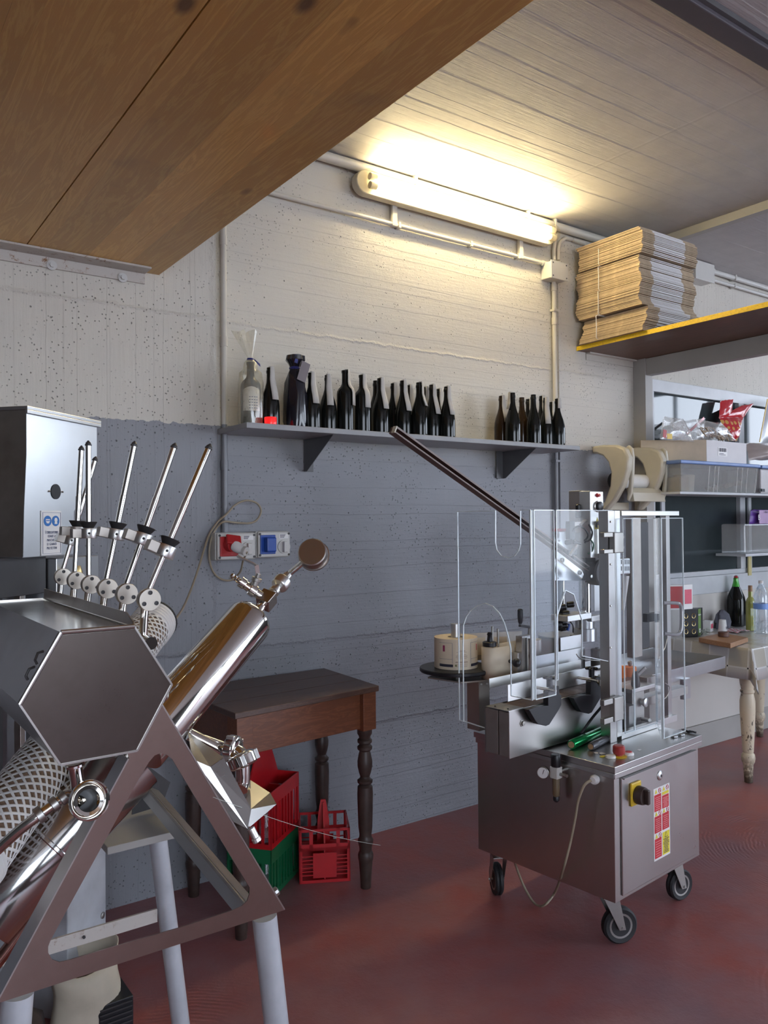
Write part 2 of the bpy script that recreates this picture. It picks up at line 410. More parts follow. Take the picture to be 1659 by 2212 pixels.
MT['bluep'] = simple('socket_blue', (.012, .07, .38), .38)
MT['grncap'] = simple('green_foil', (.008, .30, .085), .18, metal=.7, var=.05)
MT['gryfoil'] = simple('grey_foil', (.10, .10, .11), .3, metal=.5, var=.1)
MT['kraft'] = simple('tan_kraft_board', (.42, .32, .215), .8, var=.2, scale=30)
MT['whitecard'] = simple('white_card', (.66, .65, .66), .65, var=.05)
MT['paper'] = simple('white_paper', (.72, .70, .66), .6, var=.05)
MT['tagpaper'] = simple('grey_white_tag_paper', (.47, .45, .42), .65, var=.12)
MT['creampaper'] = simple('cream_label_paper', (.68, .58, .44), .55, var=.04)
MT['glassk'] = simple('dark_bottle_glass', (.008, .009, .008), .10, var=.1, spec=.35)
MT['glassamber'] = simple('brown_bottle_glass', (.030, .017, .008), .10, var=.1, spec=.35)
MT['glassgreen'] = simple('bright_green_glass', (.05, .42, .03), .12, coat=.5)
MT['foilk'] = simple('black_foil_bag', (.012, .012, .02), .18, var=.5, coat=.4)
MT['navy'] = simple('navy_ribbon', (.02, .025, .16), .3)
MT['pane'] = simple('dark_window_glass', (.045, .058, .062), .035, var=.05, spec=.7)
MT['acr'] = clear('scratched_acrylic', (.955, .965, .975), .012, .05, .022)
MT['acre'] = simple('bright_acrylic_edge', (.78, .86, .88), .15, var=.03, coat=.5)
MT['cello'] = clear('crinkled_cellophane', (.90, .88, .82), .08, .12, .20, (.9, .86, .7))
MT['bagc'] = clear('clear_plastic_bag', (.93, .93, .93), .12, .10, .22, (.85, .83, .80))
MT['water'] = clear('water_bottle_plastic', (.86, .91, .95), .10, .05, .22, (.8, .86, .92))
MT['cover'] = clear('clear_lamp_cover', (.98, .95, .86), .04, .08, .012, (1, .95, .8))
MT['binpl'] = clear('clear_storage_plastic', (.88, .89, .90), .05, .1, .25, (.66, .65, .62), True)
MT['oil'] = simple('yellow_green_liquid', (.42, .42, .10), .12, coat=.6)
MT['yel'] = simple('yellow_edge_paint', (.70, .46, .02), .5, var=.25, scale=50)
MT['yelp'] = simple('yellow_plastic', (.72, .47, .03), .4)
MT['org'] = simple('orange_rubber', (.75, .20, .03), .45)
MT['cable'] = simple('beige_cable', (.33, .27, .19), .5)
MT['cableg'] = simple('grey_cable', (.20, .18, .17), .5)
MT['tan'] = simple('tan_filter_medium', (.33, .22, .15), .8, var=.3, scale=90)
MT['wplast'] = simple('white_plastic_lattice', (.68, .67, .66), .4, var=.04)
MT['stickred'] = simple('sticker_red', (.58, .02, .03), .45)
MT['stickyel'] = simple('sticker_yellow', (.78, .66, .05), .45)
MT['stickw'] = simple('sticker_white', (.78, .77, .76), .4, var=.02)
MT['blue'] = simple('mandatory_sign_blue', (.02, .16, .50), .4, var=.03)
MT['ink'] = simple('dark_ink', (.03, .03, .05), .6)
MT['inkb'] = simple('blue_grey_ink', (.06, .09, .20), .6)
MT['pink'] = simple('pink_print', (.70, .10, .16), .5)
MT['purp'] = simple('violet_wrapper', (.14, .05, .33), .3)
MT['lilac'] = simple('lilac_wrapper', (.50, .36, .55), .3)
MT['bluelid'] = simple('blue_lid_plastic', (.16, .25, .50), .35)
MT['cork'] = simple('cork_wood', (.40, .24, .13), .7, var=.3, scale=60, bump=.2)
MT['board'] = wood_material('chopping_board_wood', (.42, .24, .13), (.34, .18, .09), (.1, .05, .02), (1.5, 12, 12), .5, False)
MT['tube'] = emit('lit_fluorescent_tube', WARM, LAMP_STRENGTH)
MT['redled'] = simple('red_button', (.55, .03, .04), .3, coat=.4)
MT['greycloth'] = simple('grey_cloth', (.14, .14, .17), .9, var=.3)
MT['thread'] = simple('pale_thread', (.5, .55, .5), .4)

# ================================================================ THE SETTING
WY, CZ = 3.08, 3.12
struct(G().box((-3, -5, -.1), (8.1, 3.3, 0)), 'floor', MT['floor'], smooth=False)
struct(G().box((8.1, -9, -.12), (20, 9, -.02)), 'floor_outside', MT['plain'], smooth=False)
struct(G().box((-3.1, -5.1, CZ), (8.1, 3.3, CZ+.12)), 'ceiling', MT['ceil'], smooth=False)
g = G().box((1.345, WY, 0), (8.1, WY+.2, CZ)); g.box((-3.1, WY-.008, 0), (1.345, WY+.2, CZ))
struct(g, 'wall_back', MT['wall'], smooth=False)
struct(G().box((3.395, WY-.012, 0), (4.05, WY, CZ)), 'trim_1', MT['wall'], smooth=False)
# wall on the left, with nothing in view
struct(G().box((-3.1, -5, 0), (-3, 3.08, CZ)), 'wall_left', MT['dim'], smooth=False)
# right wall: a loading door opening and a high window band, both beyond the frame
g = G().box((8, -5, 0), (8.1, -4.7, CZ)); g.box((8, -4.7, 2.85), (8.1, -1.3, CZ)); g.box((8, -1.3, 0), (8.1, .1, CZ))
g.box((8, .1, 0), (8.1, 2.7, 2.0)); g.box((8, .1, 2.9), (8.1, 2.7, CZ)); g.box((8, 2.7, 0), (8.1, 3.1, CZ))
struct(g, 'wall_right', MT['dim'], smooth=False)
g = G()
for i in range(7): g.box((8.02, .1+i*.43, 2.0), (8.06, .13+i*.43, 2.9))
for i in range(5): g.box((8.02, -4.7+i*.85, 0), (8.06, -4.66+i*.85, 2.85))
struct(g, 'window_2', MT['alu'], smooth=False)
g = G().box((-3, -5.1, 0), (-2.6, -5, CZ)); g.box((-2.6, -5.1, 0), (2.0, -5, .9)); g.box((-2.6, -5.1, 2.8), (2.0, -5, CZ)); g.box((2.0, -5.1, 0), (5.7, -5, CZ)); g.box((5.7, -5.1, 2.85), (7.9, -5, CZ)); g.box((7.9, -5.1, 0), (8.1, -5, CZ))  # openings added to this unseen wall to bring in more soft daylight
struct(g, 'wall_front', MT['dim'], smooth=False)

# wide opening on the right: corner post, transom, strip under the ceiling
PX = 4.08
g = G().box((4.05, 2.98, 0), (4.12, WY-.001, CZ-.001)); struct(g, 'trim_2', MT['alugrey'], smooth=False, bevel=.002)
struct(G().box((4.055, .2, 2.317), (4.115, 2.979, 2.416)), 'trim_3', MT['alugrey'], smooth=False, bevel=.002)
struct(G().box((4.06, .2, 3.072), (4.11, 2.979, CZ-.001)), 'trim_4', MT['alugrey'], smooth=False)
# ceiling beam near the camera
struct(G().box((1.3, 1.467, 3.085), (4.05, 1.542, CZ-.001)), 'trim_5', MT['purple'], smooth=False, bevel=.004)
struct(G().box((1.3, 1.452, 3.100), (4.05, 1.466, CZ-.001)), 'trim_6', MT['shelfd'], smooth=False)
# base cladding beyond the opening
struct(G().box((4.13, 2.985, 0), (8, WY-.001, .145)), 'baseboard_back', MT['alugrey'], smooth=False, bevel=.003)
struct(G().box((4.13, 2.998, .146), (8, WY-.001, .97)), 'trim_7', MT['cream'], smooth=False)
struct(G().box((4.13, 2.985, .9705), (8, WY-.001, 1.085)), 'trim_8', MT['alu'], smooth=False, bevel=.004)

# window_1: a glazed frame with two lights
YW = 3.0
x0 = at(1397, 900, 1, YW).x; zt = at(1402, 817, 1, YW).z; zb = 1.0855
win = G(); fr = .115
xs = [x0+.03, at(1600, 1000, 1, YW).x, 7.2]
gl_z1 = at(1420, 846, 1, YW).z; gl_z0 = at(1479, 1237, 1, YW).z
xl = at(1415, 1000, 1, YW).x; xm0 = at(1600, 1150, 1, YW).x; xm1 = at(1611, 1150, 1, YW).x
win.box((x0+.03, YW, gl_z1), (7.2, WY-.01, zt)); win.box((x0+.03, YW, zb), (7.2, WY-.01, gl_z0))
win.box((x0+.03, YW, gl_z0), (xl, WY-.01, gl_z1)); win.box((xm0, YW, gl_z0), (xm1, WY-.01, gl_z1)); win.box((7.05, YW, gl_z0), (7.2, WY-.01, gl_z1))
wo = struct(win, 'window_1', MT['alu'], smooth=False, bevel=.003)
WM[wo.name] = WM[wo.name]
build(G().box((xl, 3.03, gl_z0), (xm0, 3.036, gl_z1)), 'pane', MT['pane'], wo, smooth=False)
build(G().box((xm1, 3.03, gl_z0), (7.05, 3.036, gl_z1)), 'pane', MT['pane'], wo, smooth=False)
build(G().box((x0-.0, YW+.005, zb), (x0+.012, WY-.02, zt+.01)), 'seal', MT['alu'], wo, smooth=False)
build(G().box((x0+.0125, YW+.02, zb), (x0+.0295, WY-.02, zt)), 'hinge_channel', MT['dkgrey'], wo, smooth=False)
for zc in (.05, .62):
    build(G().box((x0+.008, YW-.006, zt-.10-zc), (x0+.034, YW+.004, zt-.02-zc)), 'hinge', MT['alupl'], wo, smooth=False, bevel=.002)

# ================================================================ WOODEN LOFT ABOVE
t = thing('loft_platform', (.2, 1, 2.43), 'varnished pine loft boards overhanging the room at upper left', 'platform')
xe = [1.104, .917, .602, .30, .0, -.33, -.7]
for i in range(6):
    a = xe[i+1]+(.0018 if i == 1 else .0001); b_ = xe[i]-(.0018 if i == 2 else .0001)
    o = build(G().box((a, -1.6, 2.432), (b_, 3.07, 2.475)), 'board', MT['pine'], t, smooth=False, bevel=.0005)
t = thing('ledger_angle', (.4, 3.03, 2.35), 'rusty white steel angle bolted to the wall under the loft', 'bracket')
z1, z0_ = 2.4315, at(320, 614, 1, 3.06).z
g = G().box((-.7, 3.062, z0_), (1.045, 3.0705, z1)); g.box((-.7, 2.985, z1-.008), (1.045, 3.062, z1)); build(g, 'angle_bar', MT['rusty'], t, smooth=False, bevel=.001)
for px, py in ((265, 600), (112, 573)):
    c = at(px, py, 1, 3.06); g = G().cyl((c.x, 3.062, c.z), (c.x, 3.058, c.z), .018, n=20); g.cyl((c.x, 3.058, c.z), (c.x, 3.050, c.z), .009, n=6); build(g, 'bolt', MT['plain'], t)

# ================================================================ PIPES, LAMP, BOXES
def clip(parent, c, r, horizontal=True, m=None):
    g = G()
    if horizontal: g.box((c.x-.007, c.y-r-.004, c.z-r-.004), (c.x+.007, WY-.001, c.z+r+.004))
    else: g.box((c.x-r-.004, c.y-r-.004, c.z-.007), (c.x+r+.004, WY-.001, c.z+.007))
    return build(g, 'pipe_clip', m or MT['pipe'], parent, smooth=False, bevel=.002)
# thick pipe in the angle of wall and ceiling
yp = WY-.036
a = V((-.5, yp, 3.082)); zc1 = at(732, 342, 1, yp).z; zc2 = at(1250, 508, 1, yp).z
t = thing('ceiling_pipe', (2.5, yp, 3.0), 'thick cream pipe running along the top of the wall behind the lamp', 'pipe')
zc = min(zc1, CZ-.03); build(G().cyl((1.0, yp, zc), (4.04, yp, zc-.004), .0235, n=20), 'pipe_run', MT['pipe'], t)
for px in (893, 1135, 1193):
    c = at(px, 400, 1, yp); clip(t, V((c.x, yp, zc)), .0235)
# thin conduit below the lamp
yc = WY-.02
c1 = at(600, 424, 1, yc); c2 = at(1186, 569, 1, yc); zc_ = (c1.z+c2.z)/2
t = thing('wall_conduit', (2.5, yc, 2.8), 'thin cream conduit running level below the fluorescent lamp', 'pipe')
build(G().cyl((.9, yc, zc_), (c2.x, yc, zc_), .0105, n=14), 'pipe_run', MT['pipe'], t)
for px, py in ((861, 489), (1016, 528), (1118, 555)):
    c = at(px, py, 1, yc); clip(t, V((c.x, yc, zc_)), .0105)
build(G().cyl((c2.x-.06, yc, zc_), (c2.x+.01, yc, zc_), .0145, n=14), 'coupling', MT['boxpl'], t)
# left vertical conduit, painted in two tones like the wall
xv = at(484, 800, 1, yc).x
t = thing('left_conduit', (xv, yc, 1.42), 'vertical conduit at left, cream above and grey below, ending at the sockets', 'pipe')
zs = at(482, 917, 1, yc).z; zbx = at(486, 1150, 1, yc).z
build(G().cyl((xv, yc, zs), (xv, yc, 3.06), .0125, n=14), 'upper_run', MT['pipe'], t)
build(G().cyl((xv, yc, zbx), (xv, yc, zs), .0125, n=14), 'lower_run', MT['pipegrey'], t, label='grey painted lower length of conduit')
for z, mm in ((2.20, 'pipe'), (2.62, 'pipe'), (1.69, 'pipegrey')): build(G().cyl((xv, yc, z-.02), (xv, yc, z+.02), .0155, n=14), 'coupling', MT[mm], t)
build(G().cyl((xv, yc, zbx), (xv, yc, zbx+.05), .0155, n=14), 'end_gland', MT['pipegrey'], t)
# second box near lamp and right vertical conduit
yb = WY-.075
a, b_ = at(1187, 562, 1, yb), at(1224, 607, 1, yb)
t = thing('junction_box', ((a.x+b_.x)/2, yb, b_.z), 'cream square junction box at the right end of the lamp', 'junction box')
build(G().box((a.x+.01, yb, b_.z), (b_.x, WY-.001, a.z)), 'body', MT['boxpl'], t, smooth=False, bevel=.004)
build(G().box((a.x+.006, yb-.008, b_.z-.004), (b_.x+.004, yb-.0005, a.z+.004)), 'cover_plate', MT['boxpl'], t, smooth=False, bevel=.002)
g = G()
for sx_ in (a.x+.02, b_.x-.01):
    for sz_ in (b_.z+.01, a.z-.01): g.cyl((sx_, yb-.010, sz_), (sx_, yb-.0075, sz_), .004, n=8)
build(g, 'screws', MT['dkgrey'], t)
jb_x, jb_z0, jb_z1 = (a.x+b_.x)/2-.02, b_.z, a.z
xr = at(1198, 750, 1, yc).x
t = thing('right_conduit', (xr, yc, .9), 'long vertical conduit dropping from the junction box behind the labelling machine', 'pipe')
build(G().cyl((xr, yc, 1.853), (xr, yc, jb_z0), .0125, n=14), 'upper_run', MT['pipe'], t)
build(G().cyl((xr, yc, .9), (xr, yc, 1.853), .0125, n=14), 'lower_run', MT['pipegrey'], t, label='grey painted lower length of conduit')
for z in (jb_z0-.03, at(1198, 694, 1, yc).z): build(G().cyl((xr, yc, z-.02), (xr, yc, z+.02), .0155, n=14), 'coupling', MT['pipe'], t)
clip(t, V((xr, yc, 2.62)), .0125, False); clip(t, V((xr, yc, 1.78)), .0125, False, MT['pipegrey'])
# bends above the box
t = thing('conduit_bend', (jb_x, yc, jb_z1), 'corrugated cream conduit bends above the junction box', 'pipe')
q = [at(*p, 1, yc) for p in ((1206, 562), (1206, 540), (1209, 524), (1220, 515), (1236, 517), (1256, 523))]
pts = []
for i in range(len(q)-1):
    for k in range(4): pts.append(q[i].lerp(q[i+1], k/4))
build(G().tube(pts, [.0125 if i % 2 else .0108 for i in range(len(pts))], 12), 'right_bend', MT['pipe'], t)
q = [at(*p, 1, yc) for p in ((1197, 562), (1196, 545), (1199, 520), (1199, 470))]
build(G().tube([V((p.x, yc, min(p.z, 3.05))) for p in q], .0115, 12), 'upright', MT['pipe'], t)
build(G().cyl(at(1236, 518, 1, yc), at(1262, 526, 1, yc), .0145, n=12), 'coupling', MT['pipe'], t)

# fluorescent lamp
yl = WY-.10
A, B = at(793, 391, 1, yl), at(1196, 501, 1, yl)
zm = (A.z+B.z)/2; A = V((A.x, yl, zm)); B = V((B.x, yl, zm))
t = thing('fluorescent_lamp', ((A.x+B.x)/2, yl, zm-.06), 'lit long fluorescent batten lamp with clear cover below the ceiling', 'lamp')
def stadium(x0, x1, z, r, n=8):
    ps = []
    for i in range(n+1):
        a_ = -pi/2-pi*i/n; ps.append((x0+cos(a_)*r, z+sin(a_)*r))
    for i in range(n+1):
        a_ = pi/2-pi*i/n; ps.append((x1+cos(a_)*r, z+sin(a_)*r))
    return ps
st = stadium(A.x+.015, B.x-.015, zm, .055)
build(G().prism([(x, WY-.03, z) for x, z in st], (0, -.045, 0)), 'tray', MT['beige'], t, bevel=.004)
rows = []
for dy, k in ((0, 1.0), (-.022, .98), (-.045, .85), (-.058, .6)):
    s2 = stadium(A.x+.015, B.x-.015, zm, .053*k); rows.append([V((x, yl+.024+dy, z)) for x, z in s2]+[V((s2[0][0], yl+.024+dy, s2[0][1]))])
g = G().grid(rows); g.add(rows[-1][:-1], [tuple(range(len(rows[-1])-1))]); build(g, 'clear_cover', MT['cover'], t)
for dz in (-.02, .02):
    o = build(G().cyl((A.x+.055, yl+.005, zm+dz), (B.x-.035, yl+.005, zm+dz), .0155, n=12), 'tube', MT['tube'], t)
g = G()
for x in (A.x+.03, B.x-.012):
    for dz in (-.02, .02): g.cyl((x-.012, yl+.005, zm+dz), (x+.024, yl+.005, zm+dz), .0165, n=12)
build(g, 'tube_holders', MT['beige'], t)
for px in (846, 1118):
    c = at(px, 440, 1, WY-.005); build(G().box((c.x-.014, WY-.032, zm-.15), (c.x+.014, WY-.012, zm-.02)), 'mounting_strap', MT['pipe'], t, smooth=False, bevel=.002)

# far junction box and pipes beyond the stack
a, b_ = at(1499, 557, 1, 2.99), at(1541, 615, 1, 2.99)
t = thing('far_junction_box', ((a.x+b_.x)/2, 3.0, b_.z), 'grey white junction box to the right of the cardboard stack', 'junction box')
build(G().box((a.x+.01, 2.99, b_.z+.01), (b_.x, WY-.001, min(a.z, 3.11))), 'body', MT['boxpl'], t, smooth=False, bevel=.004)
build(G().box((a.x+.006, 2.982, b_.z+.006), (b_.x+.004, 2.9895, min(a.z, 3.11)+.003)), 'cover_plate', MT['boxpl'], t, smooth=False, bevel=.002)
bz = b_; 
for nm, p1, p2, r, lab in (('far_pipe', (1545, 587), (1659, 624), .017, 'thick grey white pipe leaving the far junction box at the ceiling'),
                           ('far_conduit', (1545, 606), (1659, 640), .011, 'thin grey white conduit just below the thick far pipe')):
    c1, c2 = at(*p1, 1, WY-.03), at(*p2, 1, WY-.03); z = (c1.z+c2.z)/2
    tt = thing(nm, (c1.x, WY-.03, z), lab, 'pipe')
    build(G().cyl((bz.x+.005, WY-.03, z), (7.9, WY-.03, z), r, n=14), 'pipe_run', MT['boxpl'], tt)
    for px in (1585,):
        c = at(px, 600, 1, WY-.03); clip(tt, V((c.x, WY-.03, z)), r, True, MT['boxpl'])
    build(G().cyl((bz.x+.02, WY-.03, z), (bz.x+.09, WY-.03, z), r*1.35, n=14), 'coupling', MT['boxpl'], tt)

# ================================================================ SOCKETS AND CABLE
def socket(name, p0, p1, colour, label, rot):
    y = WY-.085; a, b_ = at(*p0, 1, y), at(*p1, 1, y)
    t = thing(name, ((a.x+b_.x)/2, y, b_.z), label, 'socket')
    build(G().box((a.x, y+.02, b_.z), (b_.x, WY-.001, a.z)), 'back_box', MT['boxpl'], t, smooth=False, bevel=.004)
    build(G().box((a.x+.002, y, b_.z+.002), (b_.x-.002, y+.0195, a.z-.002)), 'front_cover', MT['boxpl'], t, smooth=False, bevel=.006)
    W_ = b_.x-a.x; H_ = a.z-b_.z
    def q(u, v, d=0): return V((a.x+W_*u, y-d, a.z-H_*v))
    g = G()
    for u in (.06, .94):
        for v in (.10, .90): c = q(u, v); g.cyl(c+V((0, .001, 0)), c+V((0, -.003, 0)), .005, n=8)
    build(g, 'screws', MT['dkgrey'], t)
    a2, b2 = q(.06, .14), q(.52, .86)
    build(G().box((a2.x, y-.006, b2.z), (b2.x, y-.0005, a2.z)), 'socket_plate', colour, t, smooth=False, bevel=.003)
    c = q(.78, .60); g = G().cyl(c, c+V((0, -.006, 0)), H_*.26, n=24)
    sw = build(g, 'rotary_switch', MT['boxpl'], t)
    build(G().cbox(c+V((0, -.014, 0)), (.018, .02, H_*.42)), 'switch_grip', MT['boxpl'], sw, smooth=False, bevel=.003)
    l0, l1 = q(.64, .12), q(.92, .28)
    sl = build(G().box((l0.x, y-.0012, l1.z), (l1.x, y-.0003, l0.z)), 'rating_label', MT['stickw'], t, smooth=False)
    g = G()
    for k in range(3):
        g.box((l0.x+.004, y-.0018, l0.z-.004-k*.005), (l0.x+.03-k*.003, y-.0013, l0.z-.0015-k*.005))
    build(g, 'printed_lines', MT['ink'], sl, smooth=False)
    return t, q
t, q = socket('red_socket', (469, 1151), (554, 1208), MT['redp'], 'grey socket box with red outlet and plugged-in cable', 0)
c = q(.30, .42)
build(G().cbox(c+V((.004, -.035, .018)), (.062, .012, .045), Matrix.Rotation(radians(-35), 3, 'X') @ Matrix.Rotation(radians(10), 3, 'Y')), 'lid', MT['redp'], t, smooth=False, bevel=.005)
build(G().cyl(c+V((0, -.004, 0)), c+V((.004, -.035, -.004)), .030, .027, n=20), 'outlet_collar', MT['redp'], t)
t2, q2 = socket('blue_socket', (557, 1148), (628, 1203), MT['bluep'], 'grey socket box with closed blue outlet', 0)
c2 = q2(.30, .5); build(G().cbox(c2+V((.0, -.022, .0)), (.044, .032, .062)), 'lid', MT['bluep'], t2, smooth=False, bevel=.006)
t = thing('power_plug', (c.x, c.y-.04, c.z-.02), 'white plug pushed into the red outlet', 'plug')
P0 = c+V((.006, -.0362, -.006)); P1 = P0+V((.026, -.05, -.022))
build(G().lathe([(.021, 0), (.0225, .012), (.021, .03), (.016, .045), (.0165, .055), (.009, .06)], P0, P1-P0, 18), 'plug_body', MT['stickw'], t)
build(G().lathe([(.0175, .0), (.019, .003), (.019, .014), (.017, .016)], P1-(P1-P0).normalized()*.012, P1-P0, 18), 'grip_ring', MT['boxpl'], t)
yq = WY-.03
path = [P1+(P1-P0).normalized()*.006]+[at(*p, 1, yy) for p, yy in (((525, 1212), WY-.12), ((519, 1235), WY-.06), ((500, 1253), yq), ((476, 1250), yq), ((459, 1232), yq), ((452, 1200), yq), ((456, 1165), yq), ((468, 1140), yq), ((484, 1127), yq-.025), ((510, 1129), yq), ((540, 1130), yq), ((556, 1122), yq), ((564, 1103), yq), ((555, 1087), yq), ((532, 1081), yq), ((508, 1091), yq), ((490, 1110), yq-.02), ((470, 1128), yq-.01), ((452, 1155), yq), ((440, 1190), yq-.02), ((428, 1230), yq-.05), ((412, 1275), yq-.12), ((396, 1312), yq-.24), ((380, 1336), yq-.40), ((366, 1352), yq-.52))]
def smooth(pts, k=6):
    out = []
    n = len(pts)
    for i in range(n-1):
        p0, p1, p2, p3 = pts[max(i-1, 0)], pts[i], pts[i+1], pts[min(i+2, n-1)]
        for j in range(k):
            u = j/k
            out.append(.5*((2*p1)+(p2-p0)*u+(2*p0-5*p1+4*p2-p3)*u*u+(3*p1-p0-3*p2+p3)*u**3))
    return out+[pts[-1]]
tag(build(G().tube(smooth(path), .0042, 8), 'power_cable', MT['cable']), 'beige cable looping from the plug behind the conduit down to the filler', 'cable')

# ================================================================ WALL SHELF WITH BOTTLES
YF = 2.80; SZ = 1.838
xl_, xr_ = at(533, 920, 1, YF).x, at(1253, 966, 1, YF).x
t = thing('bottle_shelf', (2.3, 2.95, 1.6), 'long grey painted metal wall shelf carrying wine bottles', 'shelf')
g = G().box((xl_, YF, SZ-.022), (xr_, WY-.009, SZ)); build(g, 'shelf_plate', MT['shelfm'], t, smooth=False, bevel=.002)
for nm, pa, pb in (('bracket', (655, 941), (692, 1019)), ('bracket', (1075, 975), (1110, 1034))):
    xb = at(pa[0]+2, pa[1]+40, 1, WY-.01).x if pa[0] < 800 else at(1088, 1000, 1, WY-.02).x
    zlo = at(pb[0]-18, pb[1], 1, WY-.01).z
    g = G().prism([(xb, WY-.0095, SZ-.0225), (xb, YF+.03, SZ-.0225), (xb, WY-.03, zlo), (xb, WY-.0095, zlo)], (.004, 0, 0))
    g.box((xb-.045 if pa[0] > 800 else xb, WY-.013, zlo), (xb+.004 if pa[0] > 800 else xb+.045, WY-.0095, SZ-.0225))
    build(g, nm, MT['shelfd'], t, smooth=False, bevel=.001)

BUR = [(.030, 0), (.0385, .003), (.0395, .012), (.0395, .105), (.0375, .130), (.031, .162), (.0215, .195), (.0155, .222), (.0138, .245), (.0138, .268), (.0155, .270), (.0155, .283), (.0138, .285), (.0135, .298)]
BOR = [(.030, 0), (.0365, .003), (.0375, .012), (.0375, .180), (.036, .195), (.030, .208), (.020, .220), (.0150, .232), (.0138, .245), (.0136, .284), (.0155, .286), (.0155, .298)]
_first = {}
def bottle(px, top, y, kind='bur', tagdir=None, label='', cap='blk', glass='glassk', group='dark wine bottles on the wall shelf', taglen=1.0, tagmat='tagpaper', wide=1.0):
    p = at(px, top, 1, y); h = p.z-SZ; prof = BUR if kind == 'bur' else BOR
    k = h/.298; rw = .97*wide
    t = thing('wine_bottle', (p.x, y, SZ+.0005), label, 'bottle', group)
    # bodies share mesh data: the same unit bottle scaled
    key = (kind, glass)
    if key not in _first:
        me_o = build(G().lathe(prof, n=28), 'glass_body', MT[glass]); me = me_o.data; bpy.data.objects.remove(me_o); _first[key] = me
    o = bpy.data.objects.new('glass_body', _first[key]); COL.objects.link(o); o.parent = t; o.scale = (rw, rw, k); WM[o.name] = wm(t)
    ck = ('cap', cap)
    if ck not in _first:
        me_o = build(G().lathe([(.0158, .280), (.0162, .2805), (.0160, .298), (.0145, .3005), (.004, .3008)] if cap != 'blk' else [(.0158, .262), (.0161, .2625), (.0160, .298), (.0145, .3005), (.004, .3008)], n=20), 'capsule', MT[cap]); me = me_o.data; bpy.data.objects.remove(me_o); _first[ck] = me
    o = bpy.data.objects.new('capsule', _first[ck]); COL.objects.link(o); o.parent = t; o.scale = (rw, rw, k); WM[o.name] = wm(t)
    if tagdir is not None:
        # folded paper strip hung over the neck, lying down the shoulder
        a_ = radians(tagdir-42); d = V((sin(a_), -cos(a_), 0)); s_ = V((cos(a_), sin(a_), 0)); rows = []
        L_ = [(0, .301), (.0175, .3005), (.0185, .262), (.019, .235), (.027, .200), (.037, .165), (.0435, .130)] if kind == 'bur' else [(0, .301), (.0175, .3005), (.0185, .255), (.022, .228), (.034, .210), (.0405, .185), (.041, .150), (.041, .125)]
        n_ = max(3, round(len(L_)*taglen))
        for rr, zz in L_[:n_]:
            wd = .0095+.005*min(1, (0.301-zz)/.12); c = V((p.x, y, SZ))+d*(rr*rw+.002)+V((0, 0, zz*k+.0015))
            rows.append([c-s_*wd, c-s_*wd*.3+d*.0008, c+s_*wd*.3+d*.0008, c+s_*wd])
        build(G().grid(rows), 'paper_collar', MT[tagmat], t, solid=.0008)
    return t
yA, yB = 2.885, 2.985
specs = [
 (583, 795, yA+.01, 'bur', 45, 'dark bottle with paper collar standing behind the red candle cup', 'blk', 'glassk', 1.0),
 (672, 806, yA, 'bur', 40, 'dark bottle with yellowed paper collar right of the black foil bag', 'blk', 'glassk', 1.0),
 (708, 811, yA+.02, 'bur', 25, 'dark bottle with wide crumpled paper collar, second right of the foil bag', 'blk', 'glassk', 1.0),
 (745, 801, yA, 'bor', 75, 'tall straight-sided dark bottle, tallest of the left group, long white tag', 'blk', 'glassk', 1.0),
 (782, 811, yA, 'bor', 45, 'straight-sided dark bottle with white neck tag next to the tallest one', 'blk', 'glassk', 1.0),
 (812, 823, yB, 'bur', None, 'bottle with rusty brown cap half hidden behind its neighbour', 'cork', 'glassk', 1.0),
 (821, 818, yA, 'bur', 45, 'dark sloping bottle with long white tag just above the metal chute tip', 'blk', 'glassk', 1.0),
 (850, 829, 2.965, 'bur', 40, 'rear dark bottle seen between the chute bottle and the next front one', 'blk', 'glassk', 1.0),
 (870, 823, yA+.01, 'bur', 45, 'dark front bottle right of the chute tip, tag reaching its shoulder', 'blk', 'glassk', 1.0),
 (884, 833, 3.03, 'bur', 40, 'rear bottle with crumpled collar behind the fourth bottle from the right of the left group', 'blk', 'glassk', 1.0),
 (905, 827, yA-.02, 'bur', 70, 'third from the right of the front bottles in the left group', 'blk', 'glassk', .8),
 (918, 837, 2.97, 'bur', 40, 'rear bottle with pale collar between third and second from the right', 'blk', 'glassk', 1.0),
 (933, 832, yA+.02, 'bur', 45, 'second from the right of the front bottles in the left group', 'blk', 'glassk', 1.0),
 (948, 841, 3.03, 'bur', 40, 'rear bottle with green black neck behind the last two of the left group', 'blk', 'glassk', 1.0),
 (965, 836, yA-.015, 'bur', 40, 'last bottle at the right end of the left group', 'blk', 'glassk', 1.0)]
for px, tp, y, kd, td, lb, cp_, gl_, tl in specs:
    bottle(px, tp, y, kd, td, lb, cp_, gl_, 'bottles in the left group on the wall shelf', tl)
